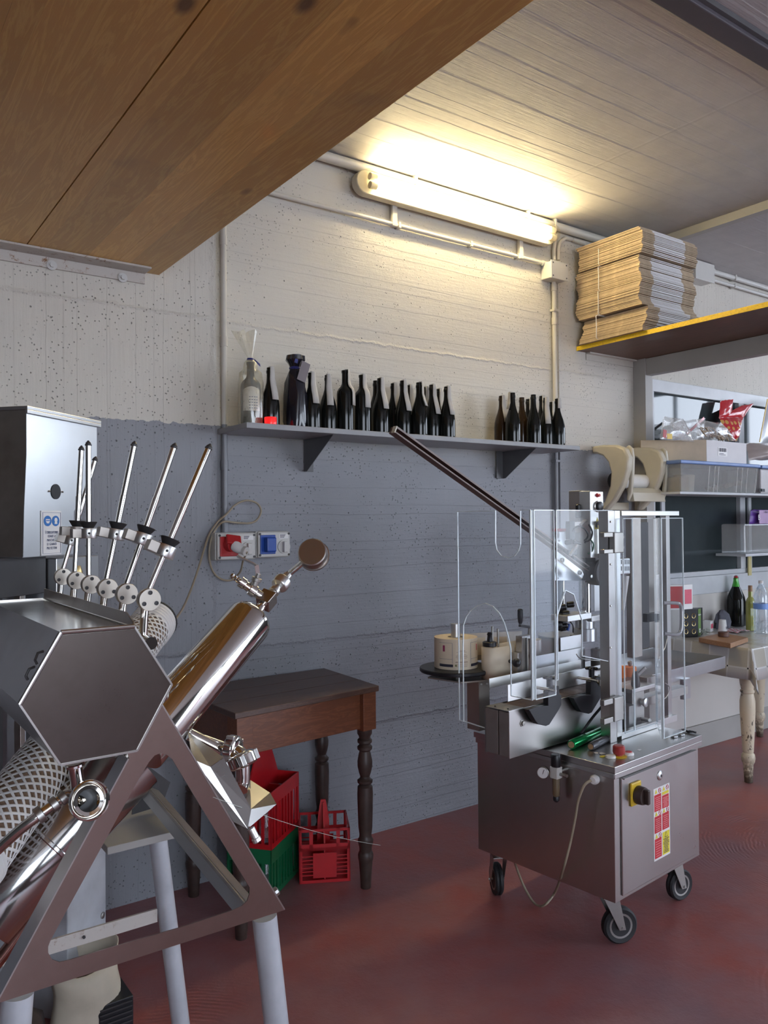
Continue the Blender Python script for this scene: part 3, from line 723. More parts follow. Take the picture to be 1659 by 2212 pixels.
specs = [
 (1083, 856, 2.95, 'bur', 35, 'brown amber bottle with red cap at the left of the right group', 'redled', 'glassamber', 1.0),
 (1107, 849, yA-.02, 'bur', 300, 'tallest bottle of the right group with a red cap', 'redled', 'glassk', .7),
 (1127, 859, 2.945, 'bur', None, 'rear brown bottle with cork coloured cap behind the red-capped one', 'cork', 'glassamber', 1.0),
 (1141, 863, 3.02, 'bur', 40, 'small rear bottle with pale strip in the right group', 'blk', 'glassk', .7),
 (1152, 853, yA-.02, 'bur', None, 'front bottle with olive cap in the middle of the right group', 'cork', 'glassk', 1.0),
 (1170, 856, 2.96, 'bur', 30, 'rear bottle with white strip behind the hanging wide label', 'blk', 'glassk', .7),
 (1179, 860, yA, 'bur', 10, 'front bottle with a wide white label hanging down its shoulder', 'blk', 'glassk', 1.0),
 (1192, 869, 3.035, 'bur', 30, 'rear bottle with cream strip between the last two front bottles', 'blk', 'glassk', .8),
 (1204, 862, yA-.025, 'bur', 30, 'last bottle at the right end of the shelf with short tag', 'cork', 'glassk', .55)]
for px, tp, y, kd, td, lb, cp_, gl_, tl in specs:
    bottle(px, tp, y, kd, td, lb, cp_, gl_, 'bottles in the right group on the wall shelf', tl)

# cellophane wrapped bottle at the left end
t = bottle(541, 783, 2.90, 'bor', None, 'labelled bottle wrapped in cellophane at the left end of the shelf', 'blk', 'glassk', 'gift wrapped bottles on the wall shelf', wide=1.10)
bx, by = t.location.x, t.location.y
rows = []
for k in range(5):
    z = SZ+.055+k*.020; arc = []
    for i in range(9):
        a_ = radians(-58+i*12-12); hw = 1.0
        arc.append(V((bx+sin(a_)*.0442, by-cos(a_)*.0442, z+(.016*cos((i-4)*.35) if k == 4 else 0))))
    rows.append(arc)
lab = build(G().grid(rows), 'bottle_label', MT['paper'], t, solid=.0005)
g = G()
for k in range(5):
    for i in range(3, 7):
        a0, a1 = radians(-58+i*12-12), radians(-58+i*12-4); z = SZ+.064+k*.011
        g.add([(bx+sin(a0)*.0455, by-cos(a0)*.0455, z), (bx+sin(a1)*.0455, by-cos(a1)*.0455, z), (bx+sin(a1)*.0455, by-cos(a1)*.0455, z+.003), (bx+sin(a0)*.0455, by-cos(a0)*.0455, z+.003)], [(0, 1, 2, 3)])
build(g, 'printed_lines', MT['inkb'], lab)
def crumple(prof, c, n=26, amp=.12, seed=0, flat=1.0, lean=(0, 0)):
    rows = []
    for r, z in prof:
        row = []
        for i in range(n+1):
            a_ = 2*pi*(i % n)/n; k = 1+amp*noise.noise(V((cos(a_)*2+seed, sin(a_)*2, z*18)))*1.6+amp*.6*sin(a_*7+z*30+seed)
            row.append(V((c[0]+cos(a_)*r*k+lean[0]*z, c[1]+sin(a_)*r*k*flat+lean[1]*z, c[2]+z)))
        rows.append(row)
    return rows
pz = at(541, 783, 1, 2.90).z-SZ
w_ = thing('cellophane_wrap', (bx, by, SZ), 'clear cellophane flaring above a wrapped bottle and tied with ribbon', 'wrapping')
build(G().grid(crumple([(.047, .001), (.050, .05), (.050, .17), (.045, .21), (.030, pz-.03), (.024, pz), (.012, pz+.012)], (bx, by, SZ), amp=.07)), 'wrap_body', MT['cello'], w_)
tz = at(541, 714, 1, 2.90)
xL, xR = at(501, 722, 1, 2.90), at(559, 716, 1, 2.90)
rows = []
for k in range(6):
    u = k/5; row = []
    for i in range(13):
        v = i/12; base = V((bx+(v-.5)*.02, by, SZ+pz+.012)); top = V((xL.x+(xR.x-xL.x)*v, by+.02*sin(v*14), tz.z+.006*sin(v*20)-.01*(1-v)))
        row.append(base.lerp(top, u)+V((0, .012*sin(v*22)*u, 0)))
    rows.append(row)
build(G().grid(rows), 'flared_top', MT['cello'], w_)
build(G().lathe([(.0135, -.004), (.015, 0), (.0135, .004)], (bx, by, SZ+pz+.012), n=14), 'ribbon', MT['navy'], w_)
build(G().grid([[V((bx+.01, by-.012, SZ+pz+.014)), V((bx+.012, by-.012, SZ+pz+.006))], [V((bx+.035, by-.014, SZ+pz-.004)), V((bx+.037, by-.014, SZ+pz-.016))]]), 'ribbon_tail', MT['navy'], w_, solid=.001)

# black foil bag
p = at(637, 768, 1, 2.89); h = p.z-SZ
t = thing('foil_wine_bag', (p.x, 2.89, SZ+.0005), 'shiny black foil wine bag with gathered top and card tag', 'wine bag', 'gift wrapped bottles on the wall shelf')
build(G().grid(crumple([(.001, .0), (.045, .001), (.048, .03), (.047, h*.45), (.040, h*.62), (.030, h*.75), (.020, h*.82), (.027, h*.88), (.040, h*.93), (.038, h*.99), (.030, h), (.022, h*.96)], (p.x, 2.89, SZ+.0008), n=34, amp=.10, seed=3)), 'bag', MT['foilk'], t)
build(G().lathe([(.023, h*.805), (.025, h*.82), (.023, h*.84)], (p.x, 2.89, SZ), n=16), 'tie', MT['navy'], t)
build(G().cbox((p.x-.012, 2.855, SZ+h*.93), (.014, .003, .035), Matrix.Rotation(.2, 3, 'Y')), 'blue_tab', MT['navy'], t, smooth=False)
c = at(656, 803, 1, 2.845)
build(G().cbox(c, (.040, .0015, .082), Matrix.Rotation(radians(18), 3, 'Y')), 'card_tag', simple('mauve_grey_card', (.20, .17, .18), .6), t, smooth=False)
# candle cup
p = at(588, 901, 1, 2.82); z1 = p.z
t = thing('candle_cup', (p.x, 2.835, SZ+.0005), 'small glowing red candle cup on the shelf edge', 'candle')
redg = N('red_translucent_cup'); redg.set(Base_Color=(.85, .02, .02), Roughness=.15, Emission_Color=(1, .02, .02)); redg.b.inputs['Emission Strength'].default_value = .35
build(G().lathe([(.020, 0), (.0235, .002), (.0245, z1-SZ-.003), (.023, z1-SZ), (.021, z1-SZ-.004), (.019, .008)], (p.x, 2.835, SZ+.001), n=28), 'cup', redg.m, t)
build(G().lathe([(.018, .008), (.020, z1-SZ-.018), (.001, z1-SZ-.016)], (p.x, 2.835, SZ+.001), n=20), 'wax', MT['red'], t)

# ================================================================ YELLOW-EDGED SHELF AND CARDBOARD
XS = 3.54                         # left (front) edge of the high shelf, which runs towards the camera
t = thing('high_shelf', (3.8, 2.2, 2.42), 'brown laminate shelf board with bright yellow edge on the transom', 'shelf')
g = G().box((XS+.004, .5, 2.4175), (4.11, WY-.014, 2.4415)); build(g, 'board', MT['brownboard'], t, smooth=False)
m = N('chipboard_edge_yellow'); o_ = m.obj(); r_ = m.ramp(m.noise(m.mul(o_, (20, 14, 60)), 5, 5, .7), (.5, 0.0), (.62, 1.0))
m.set(Base_Color=m.mix(m.math('MULTIPLY', r_, .55), (.80, .53, .01), (.32, .19, .03)), Roughness=.5)
build(G().box((XS, .5, 2.4175), (XS+.0038, WY-.014, 2.4415)), 'yellow_edge', m.m, t, smooth=False)
t = thing('shelf_angle', (3.85, 3.0, 2.39), 'small cream steel angle on the wall under the high shelf', 'bracket')
g = G().box((3.62, WY-.045, 2.409), (4.045, WY-.013, 2.4168)); g.box((3.62, WY-.0175, 2.375), (4.045, WY-.0125, 2.409)); build(g, 'angle_bar', MT['pipe'], t, smooth=False)

# four bundles of flattened boxes; each sheet lies slightly out of line
zb = 2.4418; zt = at(1389, 487, 0, XS-.02).z
t_y0 = at(1389, 720, 0, XS-.02).y    # near right edge of the long face
t_y1 = 3.045
H = (zt-zb)/4; NSH = 19
wob_ = [0]
def sheetx(k): return .008*sin(k*.13+.6)+.004*sin(k*.37+1)+random.uniform(-.0036, .0036)
names = ['bottom', 'second', 'third', 'top']
labs = ['bottom bundle of flat brown cardboard boxes, hanging over the shelf edge', 'second bundle from the bottom of flat brown cardboard boxes',
        'third bundle from the bottom of flat brown cardboard boxes', 'topmost bundle of flat brown cardboard boxes near the ceiling']
for b in range(4):
    th = thing('cardboard_bundle', (3.8, 2.8, zb+b*H), labs[b], 'cardboard', 'tied bundles of flat boxes on the high shelf')
    hh = (H-.004)/NSH
    drift = (-.045, .0, .012, .018)[b]
    meshc = None
    for s_ in range(NSH):
        k = b*NSH+s_
        dx = sheetx(k)*1.0+drift*(1-s_/NSH if b == 0 else 1)*.8; dy = .009*sin(k*.23+2)+.005*sin(k*.6)+random.uniform(-.0035, .0035)
        z = zb+b*H+s_*hh+.0005
        if meshc is None:
            x0, x1 = XS-.025, 4.0; y0, y1 = t_y0, t_y1-.02
            g = G().box((x0, y0, z), (x1-.0, y1, z+hh-.0014))
            o = build(g, 'cardboard_sheet', MT['kraft'], th, smooth=False); meshc = o.data
            o.data.materials.append(MT['whitecard']); me0 = o.data
            # white printed strip on the short face: second object below
        else:
            o = bpy.data.objects.new('cardboard_sheet', meshc); COL.objects.link(o); o.parent = th; WM[o.name] = wm(th)
            o.location = (dx-base[0], dy-base[1], s_*hh)
        if s_ == 0: base = (dx, dy); o.location = (0, 0, 0)
        # printed white outer liner on the middle of the near edge
        gg = G().box((XS+.085+dx-base[0], t_y0-.0012+dy-base[1], z+.0004), (XS+.30+dx-base[0], t_y0-.0001+dy-base[1], z+hh-.0016))
        build(gg, 'white_edge', MT['whitecard'], o, smooth=False) if False else None
        sub = bpy.data.objects.new('white_edge', None) if False else None
    g = G()
    for s_ in range(NSH):
        k = b*NSH+s_
        z = zb+b*H+s_*hh+.0005
        random.seed(k); 
    yy = lerp(t_y0, t_y1, .62)
    xs_ = XS-.025+drift*.4-.014
    build(G().tube([(4.0, yy, zb+b*H+H-.003), (xs_+.012, yy, zb+b*H+H-.0025), (xs_, yy, zb+b*H+H-.008), (xs_-.004, yy-.005, zb+b*H+.5*H), (xs_, yy, zb+b*H+.008), (xs_+.012, yy, zb+b*H+.002)], .0025, 6), 'tie_string', MT['stickw'], th)
random.seed(11)
# white liner strips (sub-parts sharing one mesh)
wme = None
for th in [o for o in bpy.data.objects if o.name.startswith('cardboard_bundle')]:
    for sh in [c for c in th.children if c.name.startswith('cardboard_sheet')]:
        if wme is None:
            bb = sh.data.vertices; ymin = min(v.co.y for v in bb); zmin = min(v.co.z for v in bb); zmax = max(v.co.z for v in bb); xmin = min(v.co.x for v in bb)
            wme = bpy.data.meshes.new('white_edge')
            vs = [(xmin+a_, ymin-b_, z) for z in (.0003, zmax-zmin-.0006) for a_, b_ in ((.10, .0012), (.37, .0012), (.37, .0001), (.10, .0001))]
            wme.from_pydata(vs, [], [(3, 2, 1, 0), (4, 5, 6, 7), (0, 1, 5, 4), (1, 2, 6, 5), (2, 3, 7, 6), (3, 0, 4, 7)]); wme.materials.append(MT['whitecard'])
        w2 = bpy.data.objects.new('white_edge', wme); COL.objects.link(w2); w2.parent = sh
        w2.location = (0, 0, min(v.co.z for v in sh.data.vertices))

# ================================================================ OLD WOODEN TABLE
TZ = .80
FR, FL = at(819, 1481, 2, TZ), at(508, 1541, 2, TZ)
BR, BL = at(700, 1443, 2, TZ), V((1.15, 3.05, TZ))
BR.y = min(BR.y, WY-.012); BL.y = min(BL.y, WY-.012)
t = thing('wooden_table', ((FR.x+FL.x)/2, 2.8, 0), 'old dark brown wooden table with turned legs against the grey wall', 'table')
cx = (FR+FL+BR+BL)/4
def tq(u, v, z): return (FL.lerp(FR, u)).lerp(BL.lerp(BR, u), v) + V((0, 0, z-TZ))
NP = 3
for i in range(NP):
    v0, v1 = i/NP+.002, (i+1)/NP-.002
    if i == 0: v0 = 0
    if i == NP-1: v1 = 1
    g = G().prism([tq(0, v0, TZ-.022), tq(1, v0, TZ-.022), tq(1, v1, TZ-.022), tq(0, v1, TZ-.022)], (0, 0, .022)); build(g, 'top_board', MT['oldtop'], t, smooth=False, bevel=.003)
def apron(u0, v0, u1, v1, zlo, nm, th=.02):
    a, b = tq(u0, v0, 0), tq(u1, v1, 0); d = (b-a).normalized(); nrm = V((-d.y, d.x, 0)); 
    build(G().prism([a+V((0, 0, zlo)), b+V((0, 0, zlo)), b+V((0, 0, TZ-.0225)), a+V((0, 0, TZ-.0225))], nrm*th), nm, MT['oldwood'], t, smooth=False, bevel=.002)
apron(.115, .075, .89, .075, TZ-.165, 'front_apron'); apron(.115, .90, .89, .90, TZ-.165, 'back_apron')
apron(.94, .15, .94, .84, TZ-.165, 'side_apron'); apron(.08, .15, .08, .84, TZ-.165, 'side_apron')
legp = [(.020, 0), (.021, .002), (.023, .05), (.027, .10), (.0275, .105), (.030, .115), (.031, .13), (.028, .14), (.0245, .145), (.025, .16), (.030, .178), (.031, .19), (.025, .20), (.024, .21), (.028, .24), (.0305, .33), (.0315, .37), (.030, .395), (.030, .40), (.022, .408), (.030, .416), (.031, .425), (.022, .432), (.019, .44), (.024, .455), (.0295, .48), (.030, .50), (.024, .53), (.021, .54), (.0295, .548), (.030, .558), (.021, .567), (.029, .575), (.029, .585), (.022, .592), (.024, .60), (.030, .61), (.030, TZ-.165)]
for u, v in ((.93, .10), (.07, .10), (.93, .88), (.07, .88)):
    p = tq(u, v, 0)
    lg = build(G().lathe(legp, p, n=20), 'leg', MT['turned'], t)
    d = (FR-FL).normalized(); build(G().cbox(p+V((0, 0, TZ-.0225-.075)), (.066, .066, .150), Matrix.Rotation(math.atan2(d.y, d.x), 3, 'Z')), 'corner_block', MT['oldwood'], t, smooth=False, bevel=.002)

# ================================================================ BOTTLE CARRIERS
def carrier(name, loc, rz, mat, label, lw=.30, dw=.205, h=.20, hh=.34, style='slats'):
    t = thing(name, loc, label, 'bottle carrier', 'plastic bottle carriers under the table', rz)
    T = wm(t); M = lambda: G(T)
    w2, d2 = lw/2, dw/2
    g = M().box((-w2+.012, -d2+.012, 0), (w2-.012, d2-.012, .006)); build(g, 'base', mat, t, smooth=False)
    def side(a, b, nrm):
        """one slatted side from a to b (2-D corners)"""
        a, b = V(a), V(b); d = b-a; L_ = d.length; d.normalize(); n = V(nrm); g = M()
        def slab(u0, u1, z0, z1, th=.004): 
            p = a+d*u0; q = a+d*u1
            return g.prism([(p.x, p.y, z0), (q.x, q.y, z0), (q.x, q.y, z1), (p.x, p.y, z1)], (n.x*th, n.y*th, 0))
        if style == 'slats':
            slab(0, L_, 0, .02); slab(0, L_, h-.055, h)
            k = max(6, int(L_/.028)); 
            for i in range(k+1):
                u = (L_-.012)*i/k; slab(u, u+.012, .02, h-.055)
        else:
            slab(0, L_, 0, .012, .006); slab(0, L_, h*.60, h*.60+.012, .006); slab(0, .012, .012, h*.6, .006); slab(L_-.012, L_, .012, h*.6, .006); slab(L_*.27, L_*.73, .02, h*.55, .004)
            for i in range(6): slab(.012, L_*.27, .03+i*.015, .034+i*.015, .003); slab(L_*.73, L_-.012, .03+i*.015, .034+i*.015, .003)
            slab(0, .010, h*.6, h, .006); slab(L_-.010, L_, h*.6, h, .006); slab(0, L_, h-.010, h, .006)
            slab(L_*.2, L_*.27, h*.6, h, .005); slab(L_*.73, L_*.8, h*.6, h, .005); slab(0, L_, h*.6, h*.72, .004)
        build(g, 'side_panel', mat, t, smooth=False)
    side((-w2, -d2), (w2, -d2), (0, 1)); side((w2, d2), (-w2, d2), (0, -1)); side((-w2, d2), (-w2, -d2), (1, 0)); side((w2, -d2), (w2, d2), (-1, 0))
    g = M()
    if style == 'slats':
        g.prism([(-w2, -.003, .01), (w2, -.003, .01), (w2, -.003, h), (.05, -.003, hh), (-.05, -.003, hh), (-w2, -.003, h)], (0, .006, 0))
        for i in (-1, 1): g.box((i*.05-.003, -d2+.004, .01), (i*.05+.003, d2-.004, h-.03))
        build(g, 'divider', mat, t, smooth=False)
    else:
        g.prism([(-.030, -.004, .01), (.030, -.004, .01), (.024, -.004, h), (.016, -.004, hh-.03), (.010, -.004, hh), (-.010, -.004, hh), (-.016, -.004, hh-.03), (-.024, -.004, h)], (0, .008, 0))
        g.box((-.003, -d2+.006, .01), (.003, d2-.006, h*.6)); g.prism([(-w2+.004, -.002, .01), (w2-.004, -.002, .01), (w2-.004, -.002, h*.6), (-w2+.004, -.002, h*.6)], (0, .004, 0))
        g.prism([(-.003, -d2+.006, h*.6), (-.003, d2-.006, h*.6), (-.003, .012, hh-.01), (-.003, -.012, hh-.01)], (.006, 0, 0))
        build(g, 'divider', mat, t, smooth=False)
    return t
c1 = at(697, 1905, 2, 0.0)
carrier('bottle_carrier', (c1.x+.05, c1.y+.075, .001), radians(-28), MT['red'], 'red open-frame bottle carrier standing alone near the table leg', .205, .20, .215, .30, 'frame')
c2 = at(600, 1925, 2, 0.0)
base = V((c2.x-.01, c2.y+.10, .001))
carrier('bottle_carrier', base, radians(38), MT['green'], 'green slatted bottle carrier at the bottom of the stack', .265, .19, .19, .19)
carrier('bottle_carrier', base+V((0, 0, .192)), radians(38), MT['red'], 'red slatted bottle carrier stacked on the green one', .275, .195, .22, .375)
for k, (dz, lab, mt) in enumerate(((.008, 'clear glass bottles lying inside the green carrier', 0), (.20, 'clear glass bottles inside the stacked red carrier', 1))):
    for i, (ox, oy) in enumerate(((-.075, -.045), (.0, -.045), (.075, -.045))):
        R_ = Matrix.Rotation(radians(38), 3, 'Z'); p = base+R_ @ V((ox, oy, 0)); p.z = .001+dz
        b_ = build(G().lathe([(.022, 0), (.027, .002), (.027, .075), (.012, .10), (.011, .13), (.012, .132), (.012, .138)], p, n=14), 'glass_bottle', MT['water'])
        tag(b_, ('%s bottle in the %s carrier' % (('left clear glass', 'middle clear glass', 'right clear glass')[i], ('green', 'upper red')[k])), 'bottle', 'small glass bottles in the stacked carriers')

# ================================================================ PAPER ROLL HOLDER ON THE WALL
t = thing('paper_roll_holder', (3.75, 2.9, 1.55), 'cream plastic wall holder with paper roll beside the glazed frame', 'paper holder')
ya, yb_ = WY-.02, WY-.30
def hp(px, py, y): return at(px, py, 1, y)
def arm(px_off, nm):
    # curved arm: thick comma shape projecting from the wall
    xs = px_off
    out = [(.0, .115), (-.10, .118), (-.22, .11), (-.30, .085), (-.335, .03), (-.325, -.04), (-.28, -.13), (-.20, -.22), (-.12, -.275), (-.085, -.275), (-.12, -.21), (-.165, -.13), (-.175, -.05), (-.15, .01), (-.10, .05), (-.04, .068), (.0, .07)]
    g = G().prism([(xs, WY-.013+y_*.75, zc0+z_*.95) for y_, z_ in out], (.05, 0, 0)); return build(g, nm, MT['beige'], t, bevel=.012)
zc0 = at(1330, 1000, 1, WY-.2).z+.0
xa = at(1290, 1000, 1, WY-.05).x; xb = xa+.31
arm(xa, 'arm'); arm(xb, 'arm')
g = G().box((xa+.05, WY-.030, zc0-.26), (xb, WY-.013, zc0-.215)); build(g, 'back_rail', MT['beige'], t, smooth=False, bevel=.004)
yr, zr = WY-.135, zc0-.095
build(G().cyl((xa+.052, yr, zr), (xb-.002, yr, zr), .042, n=28), 'paper_roll', MT['paper'], t)
build(G().cyl((xa+.048, yr, zr), (xa+.0515, yr, zr), .052, n=24), 'end_disc', MT['blk'], t)
def lever(x):
    out = [(.0, .05), (.022, .03), (.030, -.02), (.026, -.10), (.012, -.21), (-.006, -.25), (-.018, -.245), (-.002, -.15), (-.004, -.05), (-.022, .0), (-.018, .04)]
    g = G().prism([(x, WY-.225-y_, zc0+.05+z_*1.05) for y_, z_ in out], (.022, 0, 0)); return build(g, 'swing_arm', MT['beige'], t, bevel=.006)
lever(xa+.055); lever(xb+.055)
g = G().prism([(xa+.0775, WY-.245, zc0-.215), (xa+.0775, WY-.205, zc0-.215), (xa+.0775, WY-.19, zc0-.14), (xa+.0775, WY-.20, zc0-.135), (xa+.0775, WY-.235, zc0-.165)], (xb-xa-.0225, 0, 0)); build(g, 'tear_bar', MT['beige'], t, bevel=.003)

# ================================================================ SHELF ON THE GLAZED WALL, ITS LOAD
YS = 2.72
zsh = at(1640, 1066, 1, YS).z
xsl = at(1447, 1057, 1, 2.80).x
t = thing('wall_shelf', (5.2, 2.85, zsh-.02), 'thin white shelf board in front of the glazed frame', 'shelf')
build(G().box((xsl-.02, YS, zsh-.014), (7.0, YW-.013, zsh)), 'board', MT['alu'], t, smooth=False, bevel=.002)
for px in (1431, 1618):
    x = at(px, 1085, 1, YW-.006).x
    build(G().box((x-.017, YW-.0125, zsh-.62 if px > 1500 else zsh-.30), (x+.017, YW-.0005, zsh-.0145)), 'slotted_upright', MT['alu'], t, smooth=False)
t = thing('lower_wall_shelf', (5.4, 2.85, 1.2), 'white metal shelf at the right edge with a cream slotted bracket', 'shelf')
zl = at(1650, 1195, 1, 2.78).z; xl2 = at(1611, 1192, 1, 2.78).x
build(G().box((xl2, 2.78, zl-.016), (7.0, YW-.013, zl)), 'board', MT['alu'], t, smooth=False, bevel=.002)
xq = at(1620, 1230, 1, YW-.02).x; build(G().box((xq-.018, YW-.022, at(1620, 1243, 1, YW-.02).z), (xq+.018, YW-.014, zl-.0165)), 'slotted_bracket', MT['yelp'] if False else simple('cream_yellow_bracket', (.60, .52, .25), .5), t, smooth=False)
# storage bin
a, b_ = at(1462, 1000, 1, 2.76), at(1637, 1055, 1, 2.74)
bx0, bx1 = a.x, at(1637, 1040, 1, 2.74).x; bh = at(1530, 1005, 1, 2.74).z-zsh
t = thing('storage_bin', ((bx0+bx1)/2, 2.86, zsh+.0005), 'clear ribbed storage bin with blue lid on the wall shelf', 'storage box')
g = G(); zz0, zz1 = zsh+.001, zsh+bh; ins = .02
for y0_, y1_, s_ in ((2.735, 2.738, 1), (2.975, 2.978, 1)): g.add([(bx0+ins, y0_+.012, zz0), (bx1-ins, y0_+.012, zz0), (bx1, y0_, zz1), (bx0, y0_, zz1)], [(0, 1, 2, 3)])
g.add([(bx0+ins, 2.747, zz0), (bx0+ins, 2.966, zz0), (bx0, 2.978, zz1), (bx0, 2.735, zz1)], [(0, 1, 2, 3)]); g.add([(bx1-ins, 2.747, zz0), (bx1-ins, 2.966, zz0), (bx1, 2.978, zz1), (bx1, 2.735, zz1)], [(0, 1, 2, 3)])
g.add([(bx0+ins, 2.747, zz0), (bx1-ins, 2.747, zz0), (bx1-ins, 2.966, zz0), (bx0+ins, 2.966, zz0)], [(0, 1, 2, 3)])
build(g, 'body', MT['binpl'], t, smooth=False, solid=.003)
build(G().box((bx0-.012, 2.725, zz1+.001), (bx1+.012, 2.985, zz1+.022)), 'lid', MT['bluelid'], t, smooth=False, bevel=.006)
for px in (1531, 1543, 1551, 1592, 1602, 1613, 1632):
    xx = at(px, 1020, 1, 2.74).x; build(G().beam((xx-.004, 2.7455, zz0+.004), (xx, 2.7335, zz1-.004), .004, .003), 'rib', MT['stickw'], t, smooth=False)
rr = random.Random(5)
items = [(bx0+.06, 2.83, 'cardboard_piece', 'brown card folder inside the left of the clear bin', MT['kraft'], (.10, .16, .09)), (bx0+.22, 2.85, 'plastic_tub', 'pale round tub seen through the clear bin', MT['paper'], None)]
o = build(G().box((items[0][0]-.04, 2.76, zz0+.004), (items[0][0]+.05, 2.94, zz0+.085)), 'cardboard_piece', MT['kraft'], smooth=False); tag(o, items[0][3], 'cardboard')
o = build(G().lathe([(.045, 0), (.055, .003), (.062, .095), (.064, .10), (.055, .102)], (bx0+.20, 2.85, zz0+.004), n=24), 'plastic_tub', MT['creampaper']); tag(o, items[1][3], 'tub')
for i in range(5):
    x = bx0+.42+i*.075
    o = build(G().cyl((x, 2.80+.02*(i % 2), zz0+.02+.012*i), (x+.10, 2.90, zz0+.035+.008*i), .014, n=12), 'wrapped_stick', MT['creampaper'] if i % 2 else MT['kraft'])
    tag(o, ('paper wrapped stick lying in the clear bin, %s from its left end') % ('first', 'second', 'third', 'fourth', 'fifth')[i], 'packet', 'wrapped sticks inside the clear bin')
# second bin on the right
x2 = at(1640, 1020, 1, 2.74).x
t = thing('second_bin', (x2+.4, 2.86, zsh+.0005), 'grey white bin with hand hole cut by the right edge of the photo', 'storage box')
g = G().box((x2+.018, 2.74, zsh+.001), (x2+.7, 2.975, zsh+bh-.002)); build(g, 'body', simple('milky_plastic', (.50, .48, .48), .35), t, smooth=False, bevel=.01)
build(G().box((x2+.016, 2.728, zsh+bh-.001), (x2+.71, 2.985, zsh+bh+.020)), 'lid', MT['bluelid'], t, smooth=False, bevel=.006)
cc = at(1648, 1054, 1, 2.739); cc = V((cc.x, 2.7392, zsh+.022)); build(G().cyl(cc+V((-.03, 0, 0)), cc+V((-.03, -.002, 0)), .012, n=16).box((cc.x-.03, 2.7372, cc.z-.009), (cc.x+.02, 2.7392, cc.z+.009)), 'hand_hole', MT['blk'], t, smooth=False)
# cardboard tray on the bin
zt0 = zsh+bh+.023
a_, b2 = at(1440, 980, 1, 2.80), at(1614, 985, 1, 2.73)
tx0, txm, tx1 = at(1452, 970, 1, 2.74).x, at(1527, 970, 1, 2.74).x, at(1613, 975, 1, 2.74).x
th_ = at(1560, 953, 1, 2.74).z-zt0
t = thing('cardboard_tray', ((tx0+tx1)/2, 2.85, zt0), 'white and kraft cardboard tray holding snack bags on the blue lid', 'cardboard box')
def wallb(p, q, h0, mat, nm='side', label=None):
    p, q = V(p), V(q); d = (q-p).normalized(); n = V((-d.y, d.x, 0))*.004
    return build(G().prism([p, q, q+V((0, 0, h0)), p+V((0, 0, h0))], n), nm, mat, t, smooth=False, label=label)
wallb((txm, 2.742, zt0), (tx1, 2.742, zt0), th_, MT['whitecard'], label='white printed side with barcode label')
wallb((tx1, 2.97, zt0), (tx0+.02, 2.97, zt0), th_, MT['kraft']); wallb((tx1, 2.7425, zt0), (tx1, 2.9655, zt0), th_, MT['whitecard'])
wallb((tx0+.02, 2.9655, zt0), (txm-.0005, 2.743, zt0), th_, simple('beige_card', (.52, .43, .32), .75))
build(G().box((txm, 2.747, zt0), (tx1-.005, 2.965, zt0+.003)), 'bottom', MT['kraft'], t, smooth=False)
l0, l1 = at(1551, 966, 1, 2.741), at(1571, 986, 1, 2.741)
s1 = build(G().box((l0.x, 2.7405, l1.z), (l1.x, 2.7415, l0.z)), 'barcode_label', MT['stickw'], t, smooth=False)
g = G(); W_ = l1.x-l0.x
for i in range(11):
    x = l0.x+W_*(.08+.077*i); g.box((x, 2.7395, l0.z-(l0.z-l1.z)*.5), (x+W_*(.02+.02*(i % 3)), 2.7404, l0.z-.004))
for i in range(2): g.box((l0.x+W_*.1, 2.7395, l1.z+.006+i*.008), (l0.x+W_*(.8-.2*i), 2.7404, l1.z+.009+i*.008))
o = build(g, 'barcode_bars', MT['ink'], s1, smooth=False)
# snack bags: crumpled pillow shapes
def pillow(name, mat, label, corners, depth, seed, parts=None, cat='snack bag', grp='snack bags in the cardboard tray'):
    """corners: 4 photo points with their y, counter-clockwise from lower left"""
    P = [at(px, py, 1, y) for px, py, y in corners]
    c = (P[0]+P[1]+P[2]+P[3])/4
    n = 12; F = []; B = []
    for i in range(n+1):
        rf, rb = [], []
        for j in range(n+1):
            u, v = j/n, i/n; p = P[0].lerp(P[1], u).lerp(P[3].lerp(P[2], u), v)
            e = (sin(pi*u)*sin(pi*v))**.6; nz = noise.noise(V((u*4+seed, v*4, seed)))*.35+noise.noise(V((u*9, v*9+seed, 3)))*.2
            rf.append(p+V((nz*.01, -depth*e*(1+nz), nz*.015))); rb.append(p+V((nz*.01, depth*e*.6, nz*.015)))
        F.append(rf); B.append(rb)
    t = thing(name, (c.x, c.y, min(p.z for p in P)), label, cat, grp)
    g = G().grid(F); g.grid(B); build(g, 'bag', mat, t, ang=60)
    return t, P
t, P = pillow('snack_bag', MT['bagc'], 'white and clear snack bag with small red emblem leaning at the tray left', [(1425, 948, 2.80), (1500, 955, 2.78), (1476, 905, 2.84), (1433, 900, 2.84)], .05, 1)
c = at(1436, 937, 1, 2.735); build(G().cbox(c, (.030, .002, .045), Matrix.Rotation(.15, 3, 'Y')), 'red_emblem', MT['redp'], t, smooth=False)
build(G().cbox(c+V((.045, .0, -.012)), (.045, .002, .030)), 'yellow_patch', MT['yelp'], t, smooth=False)
t, P = pillow('snack_bag', MT['bagc'], 'clear bag with red zip strip in the middle of the tray', [(1450, 950, 2.90), (1520, 950, 2.90), (1524, 903, 2.92), (1455, 912, 2.92)], .022, 4)
build(G().beam(at(1484, 937, 1, 2.87), at(1521, 903, 1, 2.88), .003, .016), 'red_strip', MT['redled'], t, smooth=False)
t, P = pillow('bread_stick_bag', MT['bagc'], 'clear plastic bag of tan dried sticks in front of the red bag', [(1505, 950, 2.80), (1592, 953, 2.79), (1560, 915, 2.82), (1505, 905, 2.82)], .05, 8)
rr = random.Random(3); g = G()
